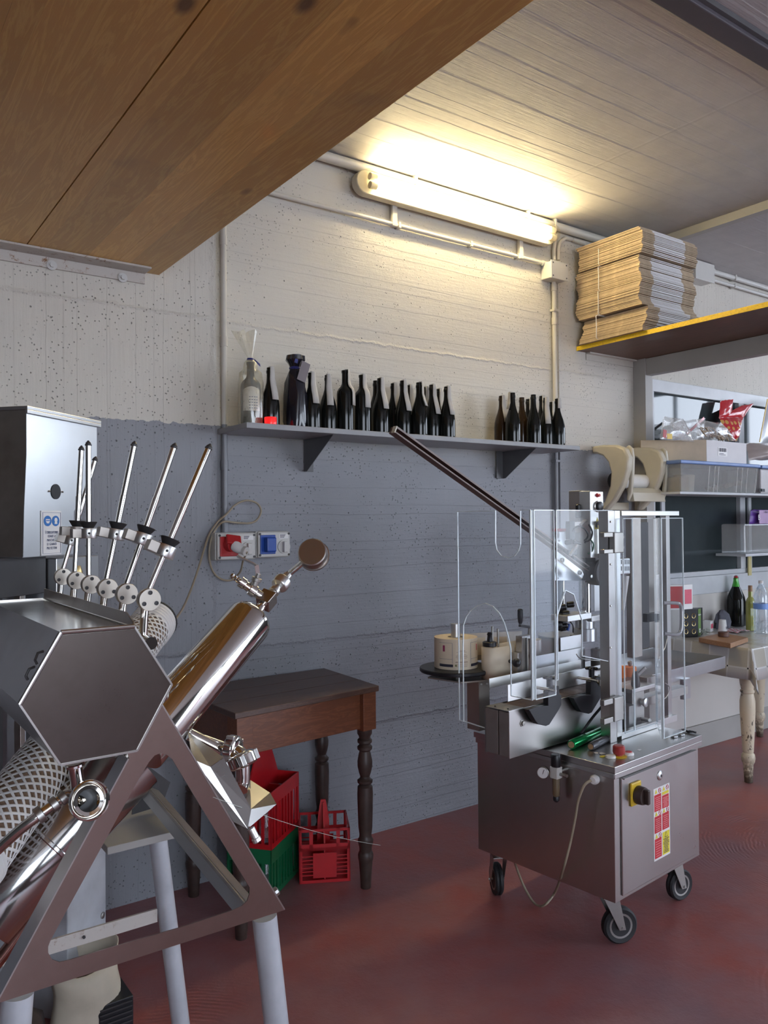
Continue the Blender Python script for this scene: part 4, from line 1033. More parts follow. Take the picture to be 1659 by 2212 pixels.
for i in range(46):
    px = 1512+rr.random()*62; py = 946-rr.random()*(26 if px < 1560 else 14); p = at(px, py, 1, 2.76+rr.random()*.06); a = rr.uniform(-.9, .2)
    g.cyl(p, p+V((cos(a)*.05, rr.uniform(-.01, .01), sin(a)*.05)), .004, n=6)
s_ = build(g, 'dried_sticks', MT['kraft'], t, kind='stuff')
mred = N('red_bag_with_gold_discs'); o_ = mred.obj(); dd = mred.vor(mred.mul(o_, (1, .2, 1)), 26, rnd=.25); zz = mred.sep(o_)[2]
f_ = mred.math('MULTIPLY', mred.ramp(dd, (.36, 1.0), (.40, 0.0)), mred.math('LESS_THAN', zz, .135))
mred.set(Base_Color=mred.mix(f_, (.50, .012, .02), (.62, .33, .08)), Roughness=.22, Coat_Weight=.5)
t, P = pillow('red_snack_bag', mred.m, 'glossy red bag printed with gold discs standing up in the tray', [(1578, 952, 2.92), (1592, 953, 2.92), (1606, 900, 2.955), (1552, 902, 2.955)], .035, 12)
t2_, P2 = pillow('dummy', MT['redp'], 'x', [(1552, 902, 2.955), (1606, 902, 2.955), (1628, 872, 2.965), (1602, 876, 2.965)], .012, 5)
for ch in list(t2_.children):
    ch.parent = t; ch.name = 'torn_corner'
    M_ = wm(t2_); ch.data.transform(wm(t).inverted() @ M_); ch.data.materials.clear(); ch.data.materials.append(mred.m)
bpy.data.objects.remove(t2_)
t2_, P2 = pillow('dummy', MT['redp'], 'x', [(1553, 903, 2.955), (1580, 900, 2.955), (1584, 862, 2.965), (1556, 866, 2.965)], .014, 9)
for ch in list(t2_.children):
    ch.parent = t; ch.name = 'twisted_top'
    M_ = wm(t2_); ch.data.transform(wm(t).inverted() @ M_); ch.data.materials.clear(); ch.data.materials.append(mred.m)
bpy.data.objects.remove(t2_)
# grey brown bag beyond tray, and hanging foil packet
t, P = pillow('plastic_bag', simple('taupe_plastic_bag', (.33, .27, .25), .35, coat=.3), 'taupe crumpled plastic bag lying on the second bin', [(1617, 995, 2.80), (1700, 992, 2.80), (1700, 958, 2.86), (1612, 957, 2.86)], .05, 6, cat='bag', grp=None)
t, P = pillow('foil_packet', simple('silver_packet', (.55, .56, .58), .25, metal=.5), 'silver packet with yellow edge hanging at the right edge of the photo', [(1640, 958, 2.90), (1690, 958, 2.90), (1690, 865, 2.90), (1657, 862, 2.90)], .02, 7, cat='packet', grp=None)
build(G().beam(at(1641, 955, 1, 2.885), at(1658, 862, 1, 2.885), .004, .008), 'yellow_edge', MT['yelp'], t, smooth=False)
# violet packet on the lower shelf
t, P = pillow('violet_packet', MT['purp'], 'violet wrapped packet with lilac label and white scroll lettering', [(1618, 1132, 2.84), (1700, 1134, 2.84), (1700, 1101, 2.84), (1622, 1101, 2.84)], .03, 3, cat='packet', grp=None)
build(G().box((at(1640, 1116, 1, 2.80).x, 2.799, at(1650, 1131, 1, 2.80).z), (at(1700, 1116, 1, 2.80).x, 2.803, at(1650, 1102, 1, 2.80).z)), 'lilac_label', MT['lilac'], t, smooth=False)
text('B', .05, frame(at(1640, 1118, 1, 2.79), (1, 0, 0), (0, 0, 1)), MT['stickw'], t)
text('Ber', .022, frame(at(1656, 1106, 1, 2.79), (1, 0, 0), (0, 0, 1)), MT['ink'], t)
# transparent boxes on lower shelf
o = tag(build(G().box((xl2+.02, 2.80, zl+.0005), (xl2+.6, 2.96, zl+.19)), 'clear_tray', MT['binpl'], smooth=False, bevel=.01), 'milky clear plastic tray under the violet packet', 'tray')

# ================================================================ CREAM TABLE AT THE RIGHT AND WHAT STANDS ON IT
KZ = .745
# corner nearest to us: leg at (1617, 1690)
lf = at(1617, 1690, 2, 0)
cf = at(1622, 1412, 2, KZ)
t = thing('cream_table', (lf.x+.5, lf.y, 0), 'old table with chipped cream turned legs at the right edge', 'table')
CT = lf
lp = [(.018, 0), (.022, .003), (.024, .05), (.026, .085), (.026, .10), (.034, .115), (.037, .135), (.034, .155), (.026, .165), (.0285, .17), (.029, .18), (.036, .30), (.0405, .40), (.040, .45), (.033, .485), (.0315, .49), (.037, .497), (.037, .505), (.0315, .512), (.038, .54), (.040, .575), (.036, .60), (.031, .612), (.037, .618), (.037, .628), (.031, .635), (.030, .66)]
legs = [(lf.x, lf.y), (at(1641, 1591, 2, 0).x, min(2.93, at(1641, 1591, 2, 0).y)), (lf.x+1.3, lf.y-.1)]
for x, y in legs:
    build(G().lathe(lp, (x, y, 0), n=22), 'leg', MT['chip'], t)
    build(G().box((x-.038, y-.038, .655), (x+.038, y+.038, KZ-.02)), 'corner_block', MT['beige'], t, smooth=False, bevel=.003)
Xl = at(1622, 1403, 2, KZ).x; x0, y0 = Xl, at(1622, 1403, 2, KZ).y
g = G().box((Xl, y0+.02, KZ-.02), (lf.x+1.45, 2.96, KZ)); build(g, 'table_top', MT['beige'], t, smooth=False, bevel=.003)
build(G().box((lf.x+.045, lf.y-.030, KZ-.13), (lf.x+1.2, lf.y-.008, KZ-.021)), 'drawer_front', MT['beige'], t, smooth=False, bevel=.004)
build(G().box((Xl+.05, 2.86, KZ-.10), (lf.x+1.2, 2.88, KZ-.021)), 'back_apron', MT['beige'], t, smooth=False)
# checked cloth, hanging over the front and the left side
m = N('checked_oilcloth'); uv = m.new('UVMap').outputs[0]; U_, V_, _z = m.sep(uv)
def chk(c): return m.math('FRACT', m.math('DIVIDE', m.math('ADD', c, 20), .115))
lu = m.ramp(m.math('ABSOLUTE', m.math('SUBTRACT', chk(U_), .5)), (.455, 0.0), (.47, 1.0)); lv = m.ramp(m.math('ABSOLUTE', m.math('SUBTRACT', chk(V_), .5)), (.455, 0.0), (.47, 1.0))
par = m.math('MODULO', m.math('ADD', m.math('FLOOR', m.math('DIVIDE', m.math('ADD', U_, 20), .115)), m.math('FLOOR', m.math('DIVIDE', m.math('ADD', V_, 20), .115))), 2)
col = m.mix(par, (.50, .49, .47), (.44, .41, .34)); col = m.mix(m.math('MAXIMUM', lu, lv), col, (.62, .62, .60)); col = m.mix(m.math('MULTIPLY', lu, lv), col, (.02, .02, .03))
m.set(Base_Color=col, Roughness=.3, Coat_Weight=.2)
X0c, X1c, Y0c, Y1c = Xl-.006, lf.x+1.5, y0-.004, 2.965
drop = .165; top = KZ+.004
su = [-drop, -drop*.6, -drop*.3, -.015, -.004, .0, .012]+[.05*i for i in range(1, 40)]
su = [u for u in su if X0c+u < X1c]; tv = [-drop, -drop*.6, -drop*.3, -.015, -.004, .0, .012]+[.05*i for i in range(1, 20)]
tv = [v for v in tv if Y0c+v < Y1c]+[Y1c-Y0c]
vs, uvs, fs = [], [], []
for v in tv:
    for u in su:
        x = X0c+max(u, 0); y = Y0c+max(v, 0); dn = max(-u, -v, 0)
        if u < 0: x -= .004+.02*(-u/drop)+(.010*sin(y*21)*(-u/drop))
        if v < 0: y -= .004+.02*(-v/drop)+(.010*sin(x*17)*(-v/drop))
        k_ = min(-u, -v) if (u < 0 and v < 0) else 0
        if k_ > 0: x -= k_*.35; y -= k_*.35; dn = max(-u, -v)+k_*.35
        vs.append((x, y, top-dn)); uvs.append((u, v))
n_ = len(su)
fs = [(j*n_+i, j*n_+i+1, (j+1)*n_+i+1, (j+1)*n_+i) for j in range(len(tv)-1) for i in range(n_-1)]
me = bpy.data.meshes.new('tablecloth'); me.from_pydata(vs, [], fs); ul = me.uv_layers.new(name='UVMap')
for lp_ in me.loops: ul.data[lp_.index].uv = uvs[lp_.vertex_index]
me.shade_smooth(); me.materials.append(m.m); cl = bpy.data.objects.new('tablecloth', me); COL.objects.link(cl)
md = cl.modifiers.new('s', 'SOLIDIFY'); md.thickness = .0015; md.offset = 0
tag(cl, 'grey beige checked oilcloth covering the cream table', 'tablecloth')
ys_ = top+.002
def onk(px, py, z=None): return at(px, py, 2, ys_ if z is None else z)
# big wine flask
def lathe_thing(name, px, py, prof, mat, label, cat, n=26, y=None, parts=(), grp=None, z=None):
    p = onk(px, py, z) if y is None else None
    if p is not None and p.y > 2.93: p.y = 2.93
    t = thing(name, (p.x, p.y, (ys_ if z is None else z)+.0005), label, cat, grp)
    p.z = (ys_ if z is None else z)+.001
    return t, p
t, p = lathe_thing('wine_flask', 1590, 1352, None, None, 'large dark wine bottle with bright green neck and swing cap', 'bottle')
hF = at(1591, 1245, 1, p.y).z-p.z
k = hF/.40
build(G().lathe([(.045, 0), (.056, .004), (.058, .02), (.058, .205*k), (.052, .24*k), (.036, .285*k), (.024, .318*k)], p, n=28), 'glass_body', MT['glassk'], t)
build(G().lathe([(.0242, .3181*k), (.018, .35*k), (.0155, .368*k), (.0155, .385*k), (.018, .388*k)], p, n=22), 'green_neck', MT['glassgreen'], t, label='bright green foil neck')
build(G().sphere(p+V((0, 0, .395*k)), .0135, 12, (1, 1, .8)), 'stopper', MT['redled'], t)
build(G().tube([p+V((-.020, 0, .375*k)), p+V((-.024, -.004, .392*k)), p+V((-.014, -.004, .403*k)), p+V((0, -.003, .408*k)), p+V((.014, -.004, .403*k)), p+V((.024, -.004, .392*k)), p+V((.020, 0, .372*k))], .0016, 6), 'wire_bail', MT['dkgrey'], t)
t, p = lathe_thing('oil_bottle', 1622, 1362, None, None, 'slim bottle of yellow green oil with cork between flask and water', 'bottle')
h_ = at(1624, 1265, 1, p.y).z-p.z; k = h_/.30
build(G().lathe([(.026, 0), (.0285, .003), (.0285, .185*k), (.024, .205*k), (.013, .225*k), (.0125, .262*k)], p, n=12), 'glass_body', MT['oil'], t, ang=20)
build(G().lathe([(.0128, .2621*k), (.013, .264*k), (.0125, .30*k), (.011, .302*k)], p, n=16), 'cork', MT['cork'], t)
t, p = lathe_thing('water_bottle', 1645, 1369, None, None, 'clear plastic water bottle with blue label at the right edge', 'bottle')
h_ = at(1645, 1254, 1, p.y).z-p.z; k = h_/.32
pr = [(.038, 0), (.044, .006)]+[(.044-.0025*(i % 2), .012+i*.0125) for i in range(16)]+[(.042, .225), (.030, .262), (.016, .288), (.0125, .294), (.0125, .303)]
build(G().lathe([(r, z*k) for r, z in pr], p, n=24, cap=False), 'plastic_body', MT['water'], t)
build(G().lathe([(.0445, .150*k), (.0447, .151*k), (.0447, .182*k), (.0445, .183*k)], p, n=24, cap=False), 'blue_label', simple('blue_water_label', (.18, .33, .72), .4), t)
build(G().lathe([(.014, .3031*k), (.0145, .304*k), (.0145, .318*k), (.013, .32*k)], p, n=18), 'screw_cap', MT['stickw'], t)
# chopping board and chocolate puck
c0 = onk(1562, 1378); t = thing('chopping_board', (c0.x, c0.y, ys_), 'thick wooden chopping board on the checked cloth', 'chopping board')
q = [onk(*p_, ys_+.028) for p_ in ((1509, 1377), (1578, 1390), (1616, 1377), (1560, 1367))]
build(G().prism([V((p_.x, p_.y, ys_+.001)) for p_ in q], (0, 0, .027)), 'board', MT['board'], t, smooth=False, bevel=.003)
c = onk(1563, 1375, ys_+.0285); o = build(G().lathe([(.028, 0), (.030, .002), (.030, .024), (.028, .027), (.012, .0275)], (c.x, c.y, ys_+.0285), n=26), 'brown_puck', simple('dark_brown_puck', (.11, .045, .03), .5)); tag(o, 'round dark brown lid standing on the chopping board', 'lid')
# small things behind
c = onk(1571, 1366); c.y = min(c.y+.03, 2.9)
t = thing('white_cup', (c.x, c.y, ys_), 'upturned white paper cup with a dark letter W', 'cup')
hc = .075; build(G().lathe([(.027, 0), (.0275, .002), (.020, hc-.002), (.019, hc), (.002, hc)], (c.x, c.y, ys_+.001), n=24), 'cup', MT['stickw'], t)
text('W', .028, frame(V((c.x+.004, c.y-.0265, ys_+.026)), (1, .0, 0), (0, -.12, 1)), MT['ink'], t)
c = onk(1545, 1366); c.y = min(c.y+.05, 2.9); t = thing('small_box', (c.x, c.y, ys_), 'little white box with red print beside the upturned cup', 'box')
bxx = build(G().cbox((c.x, c.y, ys_+.034), (.062, .05, .066), Matrix.Rotation(.3, 3, 'Z')), 'carton', MT['stickw'], t, smooth=False, bevel=.002)
build(G().cbox((c.x+.007, c.y-.0245, ys_+.036), (.045, .002, .028), Matrix.Rotation(.3, 3, 'Z')), 'red_print', MT['pink'], t, smooth=False)
# black box with photographic rings, red and white box
pA, pB, pC = onk(1507, 1376), onk(1531, 1368), onk(1478, 1362)
hb = at(1507, 1316, 1, pA.y).z-ys_
t = thing('black_carton', (pA.x, pA.y, ys_), 'black carton with gold rings and a green label on its side', 'box')
d1 = (pB-pA); d1.z = 0; d1 = V((.10, .03, 0)); d2 = V((-.085, .045, 0))
q = [pA, pA+d1, pA+d1+d2, pA+d2]; q = [V((a.x, a.y, ys_+.001)) for a in q]
build(G().prism(q, (0, 0, hb)), 'carton', simple('black_card', (.018, .018, .022), .4), t, smooth=False, bevel=.001)
n_ = V((d1.y, -d1.x, 0)).normalized()*.0008
lb = build(G().prism([q[0].lerp(q[1], .12)+n_+V((0, 0, .004)), q[0].lerp(q[1], .62)+n_+V((0, 0, .004)), q[0].lerp(q[1], .62)+n_+V((0, 0, hb-.002)), q[0].lerp(q[1], .12)+n_+V((0, 0, hb-.002))], n_*.5), 'green_label', simple('olive_green_label', (.14, .24, .06), .5), t, smooth=False)
text('Refosco', .016, frame(q[0].lerp(q[1], .37)+n_*3+V((0, 0, hb*.78)), d1, (0, 0, 1)), MT['stickw'], t)
build(G().prism([q[0].lerp(q[1], .25)+n_*2+V((0, 0, .02)), q[0].lerp(q[1], .52)+n_*2+V((0, 0, .02)), q[0].lerp(q[1], .52)+n_*2+V((0, 0, .045)), q[0].lerp(q[1], .25)+n_*2+V((0, 0, .045))], n_*.5), 'white_square', MT['stickw'], t, smooth=False)
n2 = V((d2.y, -d2.x, 0)).normalized(); n2 = -n2 if n2.dot(V((-1, -1, 0))) < 0 else n2
for i in range(6):
    c = q[0].lerp(q[3], .25+.5*(i % 2))+n2*.001+V((0, 0, hb*(.2+.28*(i//2)))); x_ = d2.normalized(); ring_ = [c+x_*cos(a*pi/8)*.011+V((0, 0, sin(a*pi/8)*.014)) for a in range(16)]
    build(G().tube(ring_, .0016, 5, closed=True), 'gold_ring', MT['brass'], t)
hr = .085; p0 = q[0]+V((0, .02, hb+.0015))
t = thing('red_white_box', (p0.x, p0.y, ys_+hb), 'white box with pink red print standing on the black carton', 'box')
xw0, xw1 = at(1480, 1300, 1, pA.y+.02).x, at(1508, 1300, 1, pA.y+.02).x
dR = V((.075, -.01, 0)); dL = V((-.10, .055, 0)); pc = V((xw0, pA.y+.03, ys_+hb+.002)); hr = at(1490, 1262, 1, pA.y+.03).z-pc.z
q3 = [pc, pc+dR, pc+dR+dL, pc+dL]; build(G().prism(q3, (0, 0, hr)), 'carton', MT['stickw'], t, smooth=False, bevel=.001)
nn = V((0, -.0008, 0)); build(G().prism([q3[0].lerp(q3[1], .12)+nn+V((0, 0, hr*.22)), q3[0].lerp(q3[1], .88)+nn+V((0, 0, hr*.22)), q3[0].lerp(q3[1], .88)+nn+V((0, 0, hr*.80)), q3[0].lerp(q3[1], .12)+nn+V((0, 0, hr*.80))], (0, -.0006, 0)), 'pink_panel', MT['pink'], t, smooth=False)
nl = V((-dL.y, dL.x, 0)).normalized()*-.0008 if False else V((-.0006, -.0008, 0))
build(G().prism([q3[0].lerp(q3[3], .02)+nl+V((0, 0, hr*.06)), q3[0].lerp(q3[3], .98)+nl+V((0, 0, hr*.06)), q3[0].lerp(q3[3], .98)+nl+V((0, 0, hr*.94)), q3[0].lerp(q3[3], .02)+nl+V((0, 0, hr*.94))], (-.0004, -.0006, 0)), 'red_side', MT['redp'], t, smooth=False)
c = onk(1560, 1357); c.y = min(c.y+.05, 2.92)
rows = crumple([(.001, 0), (.06, .001), (.058, .04), (.045, .09), (.02, .115), (.001, .118)], (c.x-.01, c.y, ys_+.001), n=22, amp=.3, seed=5, flat=.6)
tag(build(G().grid(rows), 'cloth_bag', MT['greycloth'], ang=60), 'dark grey crumpled cloth behind the white cup', 'cloth')
# napkins: pink white cloth
c = onk(1592, 1366); rows = []
for i in range(9):
    rows.append([V((c.x-.05+.018*j, c.y-.03+.012*i, ys_+.004+.016*abs(sin(i*.9+j*.5))*(1-abs(j-4)/5))) for j in range(9)])
mm = N('pink_striped_cloth'); xx_ = mm.sep(mm.obj())[0]; mm.set(Base_Color=mm.mix(mm.math('GREATER_THAN', mm.math('SINE', mm.math('MULTIPLY', xx_, 260)), .2), (.66, .60, .60), (.55, .16, .20)), Roughness=.8)
tag(build(G().grid(rows), 'striped_napkin', mm.m, solid=.0015, ang=60), 'pink striped napkin crumpled beside the wine flask', 'napkin')
g = G(); rr = random.Random(2); c = onk(1521, 1374)
for i in range(26):
    p_ = c+V((rr.uniform(-.035, .035), rr.uniform(-.02, .03), .004+rr.random()*.04)); a = rr.random()*3; r_ = .009
    g.tube([p_+V((cos(b*pi/5)*r_, sin(b*pi/5)*r_*cos(a), sin(b*pi/5)*r_*sin(a))) for b in range(10)], .0012, 4, closed=True)
o = build(g, 'rubber_bands', simple('grey_green_rings', (.40, .43, .38), .4), kind='stuff'); tag(o, 'heap of pale looped rings beside the black carton', 'rings')

# ================================================================ LABELLING MACHINE (own frame: x along its door face, y away)
LM = Matrix.Translation((2.14, 1.716, 0)) @ Matrix.Rotation(radians(6), 4, 'Z')
t = thing('labelling_machine', (2.14, 1.716, 0), 'stainless steel labelling machine on castors with clear acrylic guards', 'machine', None, radians(6))
L = t
def la(px, py, y): return at(px, py, 1, y, LM)
def pb(g, px0, py0, px1, py1, yn, yf):
    """box whose near face (plane y=yn) covers the pixel rectangle"""
    mx, my = (px0+px1)/2, (py0+py1)/2
    xl, xr = la(px0, my, yn).x, la(px1, my, yn).x; zt, zb = la(mx, py0, yn).z, la(mx, py1, yn).z
    return g.box((xl, min(yn, yf), zb), (xr, max(yn, yf), zt))
def LG(): return G(LM)
CW, CD, Z0, Z1 = .565, .60, .19, .618
build(LG().box((0, 0, Z0), (CW, CD, Z1)), 'cabinet_body', MT['st'], t, smooth=False, bevel=.002)
g = LG().box((-.010, -.010, Z1+.0002), (CW+.012, CD+.01, .640)); g.box((-.010, -.010, .600), (CW+.012, -.0065, Z1)); g.box((-.010, -.0065, .600), (-.0065, CD, Z1)); g.box((CW+.0085, -.0065, .600), (CW+.012, CD, Z1))
lid = build(g, 'lid', MT['sth'], t, smooth=False, bevel=.0015)
door = build(LG().box((.036, -.006, .205), (CW-.036, -.0005, .592)), 'door', MT['sth'], t, smooth=False, bevel=.002)
build(LG().box((.038, -.016, .590), (CW-.038, -.0062, .594)), 'door_lip', MT['sth'], door, smooth=False)
c = la(1425, 1675, -.006); build(LG().lathe([(.016, 0), (.017, .002), (.013, .005), (.009, .006)], c, (0, -1, 0), 20), 'lock', MT['alupl'], door)
build(LG().cyl(c+V((0, -.0061, 0)), c+V((0, -.0066, 0)), .005, n=12), 'keyhole', MT['blk'], door)
c = la(1371, 1713, -.006)
sw = build(LG().cbox(c+V((0, -.004, 0)), (.062, .0078, .078)), 'main_switch', MT['yelp'], t, smooth=False, bevel=.004, label='yellow switch plate')
build(LG().lathe([(.029, 0), (.031, .004), (.030, .022), (.028, .028)], c+V((.004, -.008, -.004)), (0, -1, 0), 26), 'rotary_knob', MT['turned'], sw)
build(LG().cbox(c+V((.004, -.044, -.004)), (.016, .018, .050)), 'knob_grip', MT['turned'], sw, smooth=False, bevel=.004)
# sticker
s0, s1 = V((.233, -.0062, .262)), V((.341, -.0062, .512)); SW_, SH_ = s1.x-s0.x, s1.z-s0.z
st_ = build(LG().box((s0.x, -.0068, s0.z), (s1.x, -.0062, s1.z)), 'warning_sticker', MT['stickw'], t, smooth=False)
def sq(u0, v0, u1, v1, mat, nm, d=.0072):   # v from the top
    return build(LG().box((s0.x+SW_*u0, -d-.0003, s1.z-SH_*v1), (s0.x+SW_*u1, -d, s1.z-SH_*v0)), nm, mat, st_, smooth=False)
def tri(u, v, s_, mat, d=.0074):
    cx_, cz_ = s0.x+SW_*u, s1.z-SH_*v
    build(LG().prism([(cx_-s_, -d, cz_-s_*.8), (cx_+s_, -d, cz_-s_*.8), (cx_, -d, cz_+s_)], (0, -.0003, 0)), 'warning_triangle', mat, st_, smooth=False)
def ringm(u, v, r, d=.0074):
    cx_, cz_ = s0.x+SW_*u, s1.z-SH_*v
    build(LG().tube([(cx_+cos(a*pi/8)*r, -d, cz_+sin(a*pi/8)*r) for a in range(16)], .0011, 4, closed=True), 'prohibition_ring', MT['stickred'], st_)
    build(LG().beam((cx_-r*.7, -d, cz_+r*.7), (cx_+r*.7, -d, cz_-r*.7), .0005, .0018, (0, 1, 0)), 'prohibition_bar', MT['stickred'], st_, smooth=False)
def lines(u0, u1, v0, v1, n, mat, ht=.008):
    g = LG(); rr = random.Random(int(v0*1000)+n)
    for i in range(n):
        v = v0+(v1-v0)*(i+.5)/n; k = rr.uniform(.0, .12); g.box((s0.x+SW_*(u0+k*.5), -.0079, s1.z-SH_*v), (s0.x+SW_*(u1-k*.5), -.0076, s1.z-SH_*(v-ht)))
    build(g, 'printed_lines', mat, st_, smooth=False, kind='stuff')
for u0 in (.04, .52):
    for i, (a, b) in enumerate(((.09, .32), (.39, .62), (.70, .97))):
        if u0 > .5 and i == 2: continue
        sq(u0, a+(.05 if (u0 > .5 and i == 0) else 0), u0+.42, b, MT['stickred'], 'red_panel'); lines(u0+.04, u0+.38, a+.03+(.05 if (u0 > .5 and i == 0) else 0), b-.01, 7, MT['pink'] if i < 2 and False else simple('pale_pink_ink', (.80, .42, .42), .5), .006)
    for v in (.045, .355, .665):
        if u0 > .5 and v > .6: continue
        tri(u0+.11, v, .0085, MT['stickyel']); ringm(u0+.33, v, .0075)
sq(.52, .655, .96, .97, MT['stickyel'], 'yellow_panel'); lines(.56, .92, .75, .96, 10, MT['ink'], .010); tri(.74, .70, .011, MT['ink'], .0076); tri(.74, .70, .008, MT['stickyel'], .0081)
sq(.52, .09, .94, .13, MT['stickyel'], 'yellow_strip')
# castors
def castor(x, y, dirn, R=.062):
    """dirn: axle direction in the machine frame (unit, horizontal)"""
    a = V(dirn).normalized(); f = V((a.y, -a.x, 0)); h = V((x, y, 0)); w0 = h+f*.040
    cst = build(LG().box((x-.042, y-.042, Z0-.006), (x+.042, y+.042, Z0-.0003)), 'castor', MT['stcast'], t, smooth=False)
    g = LG().cyl(h+V((0, 0, Z0-.022)), h+V((0, 0, Z0-.006)), .026, n=18)
    build(g, 'swivel', MT['stcast'], cst)
    for s_ in (-1, 1):
        o = a*(s_*.024); g = LG().prism([h+o+f*-.028+V((0, 0, Z0-.022)), h+o+f*.028+V((0, 0, Z0-.022)), w0+o+f*.012+V((0, 0, R-.008)), w0+o-f*.012+V((0, 0, R-.008))], a*(.003*s_)); build(g, 'fork_plate', MT['stcast'], cst, smooth=False, bevel=.001)
    g = LG().cbox(h+V((0, 0, Z0-.0235)), (.058, .054, .003), Matrix((f, a, V((0, 0, 1)))).transposed()); build(g, 'fork_top', MT['stcast'], cst, smooth=False)
    wc = w0+V((0, 0, R+.0005))
    build(LG().lathe([(R*.70, -.014), (R*.9, -.0165), (R, -.010), (R, -.004), (R*.965, -.002), (R, 0), (R*.965, .002), (R, .004), (R, .010), (R*.9, .0165), (R*.70, .014)], wc, a, 32), 'tyre', MT['rub'], cst)
    build(LG().lathe([(.002, -.012), (R*.35, -.013), (R*.68, -.0145), (R*.695, -.010), (R*.695, .010), (R*.68, .0145), (R*.35, .013), (.002, .012)], wc, a, 28), 'wheel_hub', MT['stcast'], cst)
    build(LG().cyl(wc-a*.031, wc+a*.031, .005, n=10), 'axle', MT['stcast'], cst)
castor(.080, .080, (.5, .87, 0)); castor(.055, .545, (-.82, .58, 0), .060); castor(.52, .09, (.25, .97, 0), .058); castor(.51, .545, (.2, 1, 0), .058)
# regulator on the left face (x = 0)
def lx(px, py, x=0.0): return at(px, py, 0, x, LM)
c = lx(1201, 1668, -.04)
rg = build(LG().cbox(c, (.030, .032, .040)), 'air_regulator', MT['boxpl'], t, smooth=False, bevel=.003)
build(LG().lathe([(.016, .020), (.017, .022), (.017, .058), (.015, .062)], c, (0, 0, 1), 20), 'adjusting_knob', MT['blk'], rg)
build(LG().lathe([(.012, -.020), (.013, -.024), (.013, -.075), (.010, -.082)], c, (0, 0, 1), 18), 'filter_bowl', MT['glassamber'] if False else simple('amber_bowl', (.16, .12, .07), .15, coat=.5), rg)
build(LG().lathe([(.010, -.082), (.011, -.084), (.011, -.096), (.006, -.102)], c, (0, 0, 1), 14), 'drain', MT['blk'], rg)
gc = c+V((-.017, .030, -.006)); build(LG().cyl(c+V((0, .016, -.006)), c+V((-.012, .03, -.006)), .006, n=10), 'gauge_stem', MT['brass'], rg)
dg = V((-1, .0, 0)); build(LG().lathe([(.016, -.014), (.021, -.012), (.022, .0), (.020, .002), (.019, .0008)], gc+V((-.006, .008, 0)), (-1, -.35, 0), 26), 'gauge', MT['stcast'], rg)
dd_ = V((-1, -.35, 0)).normalized(); build(LG().cyl(gc+V((-.006, .008, 0))+dd_*.0009, gc+V((-.006, .008, 0))+dd_*.0014, .0185, n=24), 'gauge_face', MT['stickw'], rg)
build(LG().beam(gc+V((-.006, .008, 0))+dd_*.002+V((0, 0, -.004)), gc+V((-.006, .008, 0))+dd_*.002+V((0, -.006, .012)), .0006, .0016, (1, 0, 0)), 'needle', MT['blk'], rg, smooth=False)
build(LG().cyl(c+V((.002, -.016, -.004)), c+V((.002, -.045, -.004)), .006, n=10), 'outlet_fitting', MT['stcast'], rg)
build(LG().cyl(c+V((.015, 0, 0)), V((0.0005, c.y, c.z)), .008, n=10), 'wall_mount', MT['stcast'], rg)
# power lead with gland
c = lx(1286, 1683, -.006); build(LG().lathe([(.013, -.006), (.013, .006), (.016, .007), (.016, .018), (.011, .026)], (0, c.y, c.z), (-1, -.1, 0), 14), 'cable_gland', MT['stickw'], t)
pts = [lx(1277, 1686, -.03)]+[lx(px, py, x) for px, py, x in ((1262, 1697, -.05), (1249, 1730, -.06), (1243, 1765, -.06), (1232, 1820, -.06), (1216, 1880, -.06))]
pts += [at(px, py, 2, z, LM) for px, py, z in ((1200, 1925, .07), (1180, 1952, .03), (1165, 1957, .010), (1150, 1946, .012), (1132, 1915, .05), (1118, 1880, .12), (1112, 1862, .185))]
build(LG().tube(smooth(pts), .0045, 8), 'power_lead', MT['cable'], t)

# conveyor
YN, XL0, XR0 = .27, -.205, .36
zt_, zb_ = .806, .646
cv = build(LG().box((XL0, YN, zb_), (XR0, YN+.003, zt_)), 'conveyor_side', MT['st'], t, smooth=False, bevel=.001)
build(LG().box((XL0, YN+.0032, zb_+.004), (XL0+.02, YN+.045, zt_-.004)), 'end_cap', MT['stdull'], t, smooth=False, bevel=.001)
build(LG().box((XL0+.004, YN+.0455, zb_+.004), (XL0+.02, YN+.0495, zt_-.004)), 'end_gap', MT['blk'], t, smooth=False)
build(LG().box((XL0, YN+.05, zb_+.004), (XL0+.02, YN+.105, zt_-.004)), 'end_cap', MT['stdull'], t, smooth=False, bevel=.001)
build(LG().box((XL0, YN+.106, zb_), (XR0+.3, YN+.109, zt_)), 'conveyor_side', MT['st'], t, smooth=False)
build(LG().box((XL0+.021, YN+.0032, zb_+.006), (XR0, YN+.1055, zt_-.012)), 'conveyor_core', MT['dkgrey'], t, smooth=False)
top0 = build(LG().box((XL0-.004, YN-.002, zt_), (XL0+.075, YN+.10, zt_+.0025)), 'end_plate', MT['galv'], t, smooth=False)
for yy in (.018, .075): build(LG().sphere((XL0+.016, YN+yy, zt_+.0035), .004, 8, (1, 1, .5)), 'screw', MT['blk'], t)
nb = 15; bw = (XR0+.25-XL0-.08)/nb; bme = None
for i in range(nb):
    x = XL0+.078+i*bw
    if bme is None: o = build(LG().box((x, YN+.006, zt_-.010), (x+bw-.0015, YN+.088, zt_+.001)), 'belt_plate', simple('worn_brown_steel_slat', (.27, .19, .145), .35, metal=.6), t, smooth=False); bme = o
    else:
        o2 = bme.copy(); COL.objects.link(o2); o2.parent = t; o2.location = V((x-(XL0+.078), 0, 0))
c = la(1128, 1562, YN); build(LG().lathe([(.013, 0), (.013, .002), (.009, .0025), (.008, .008), (.002, .0085)], c, (0, -1, 0), 6), 'hex_bolt', MT['stcast'], t)
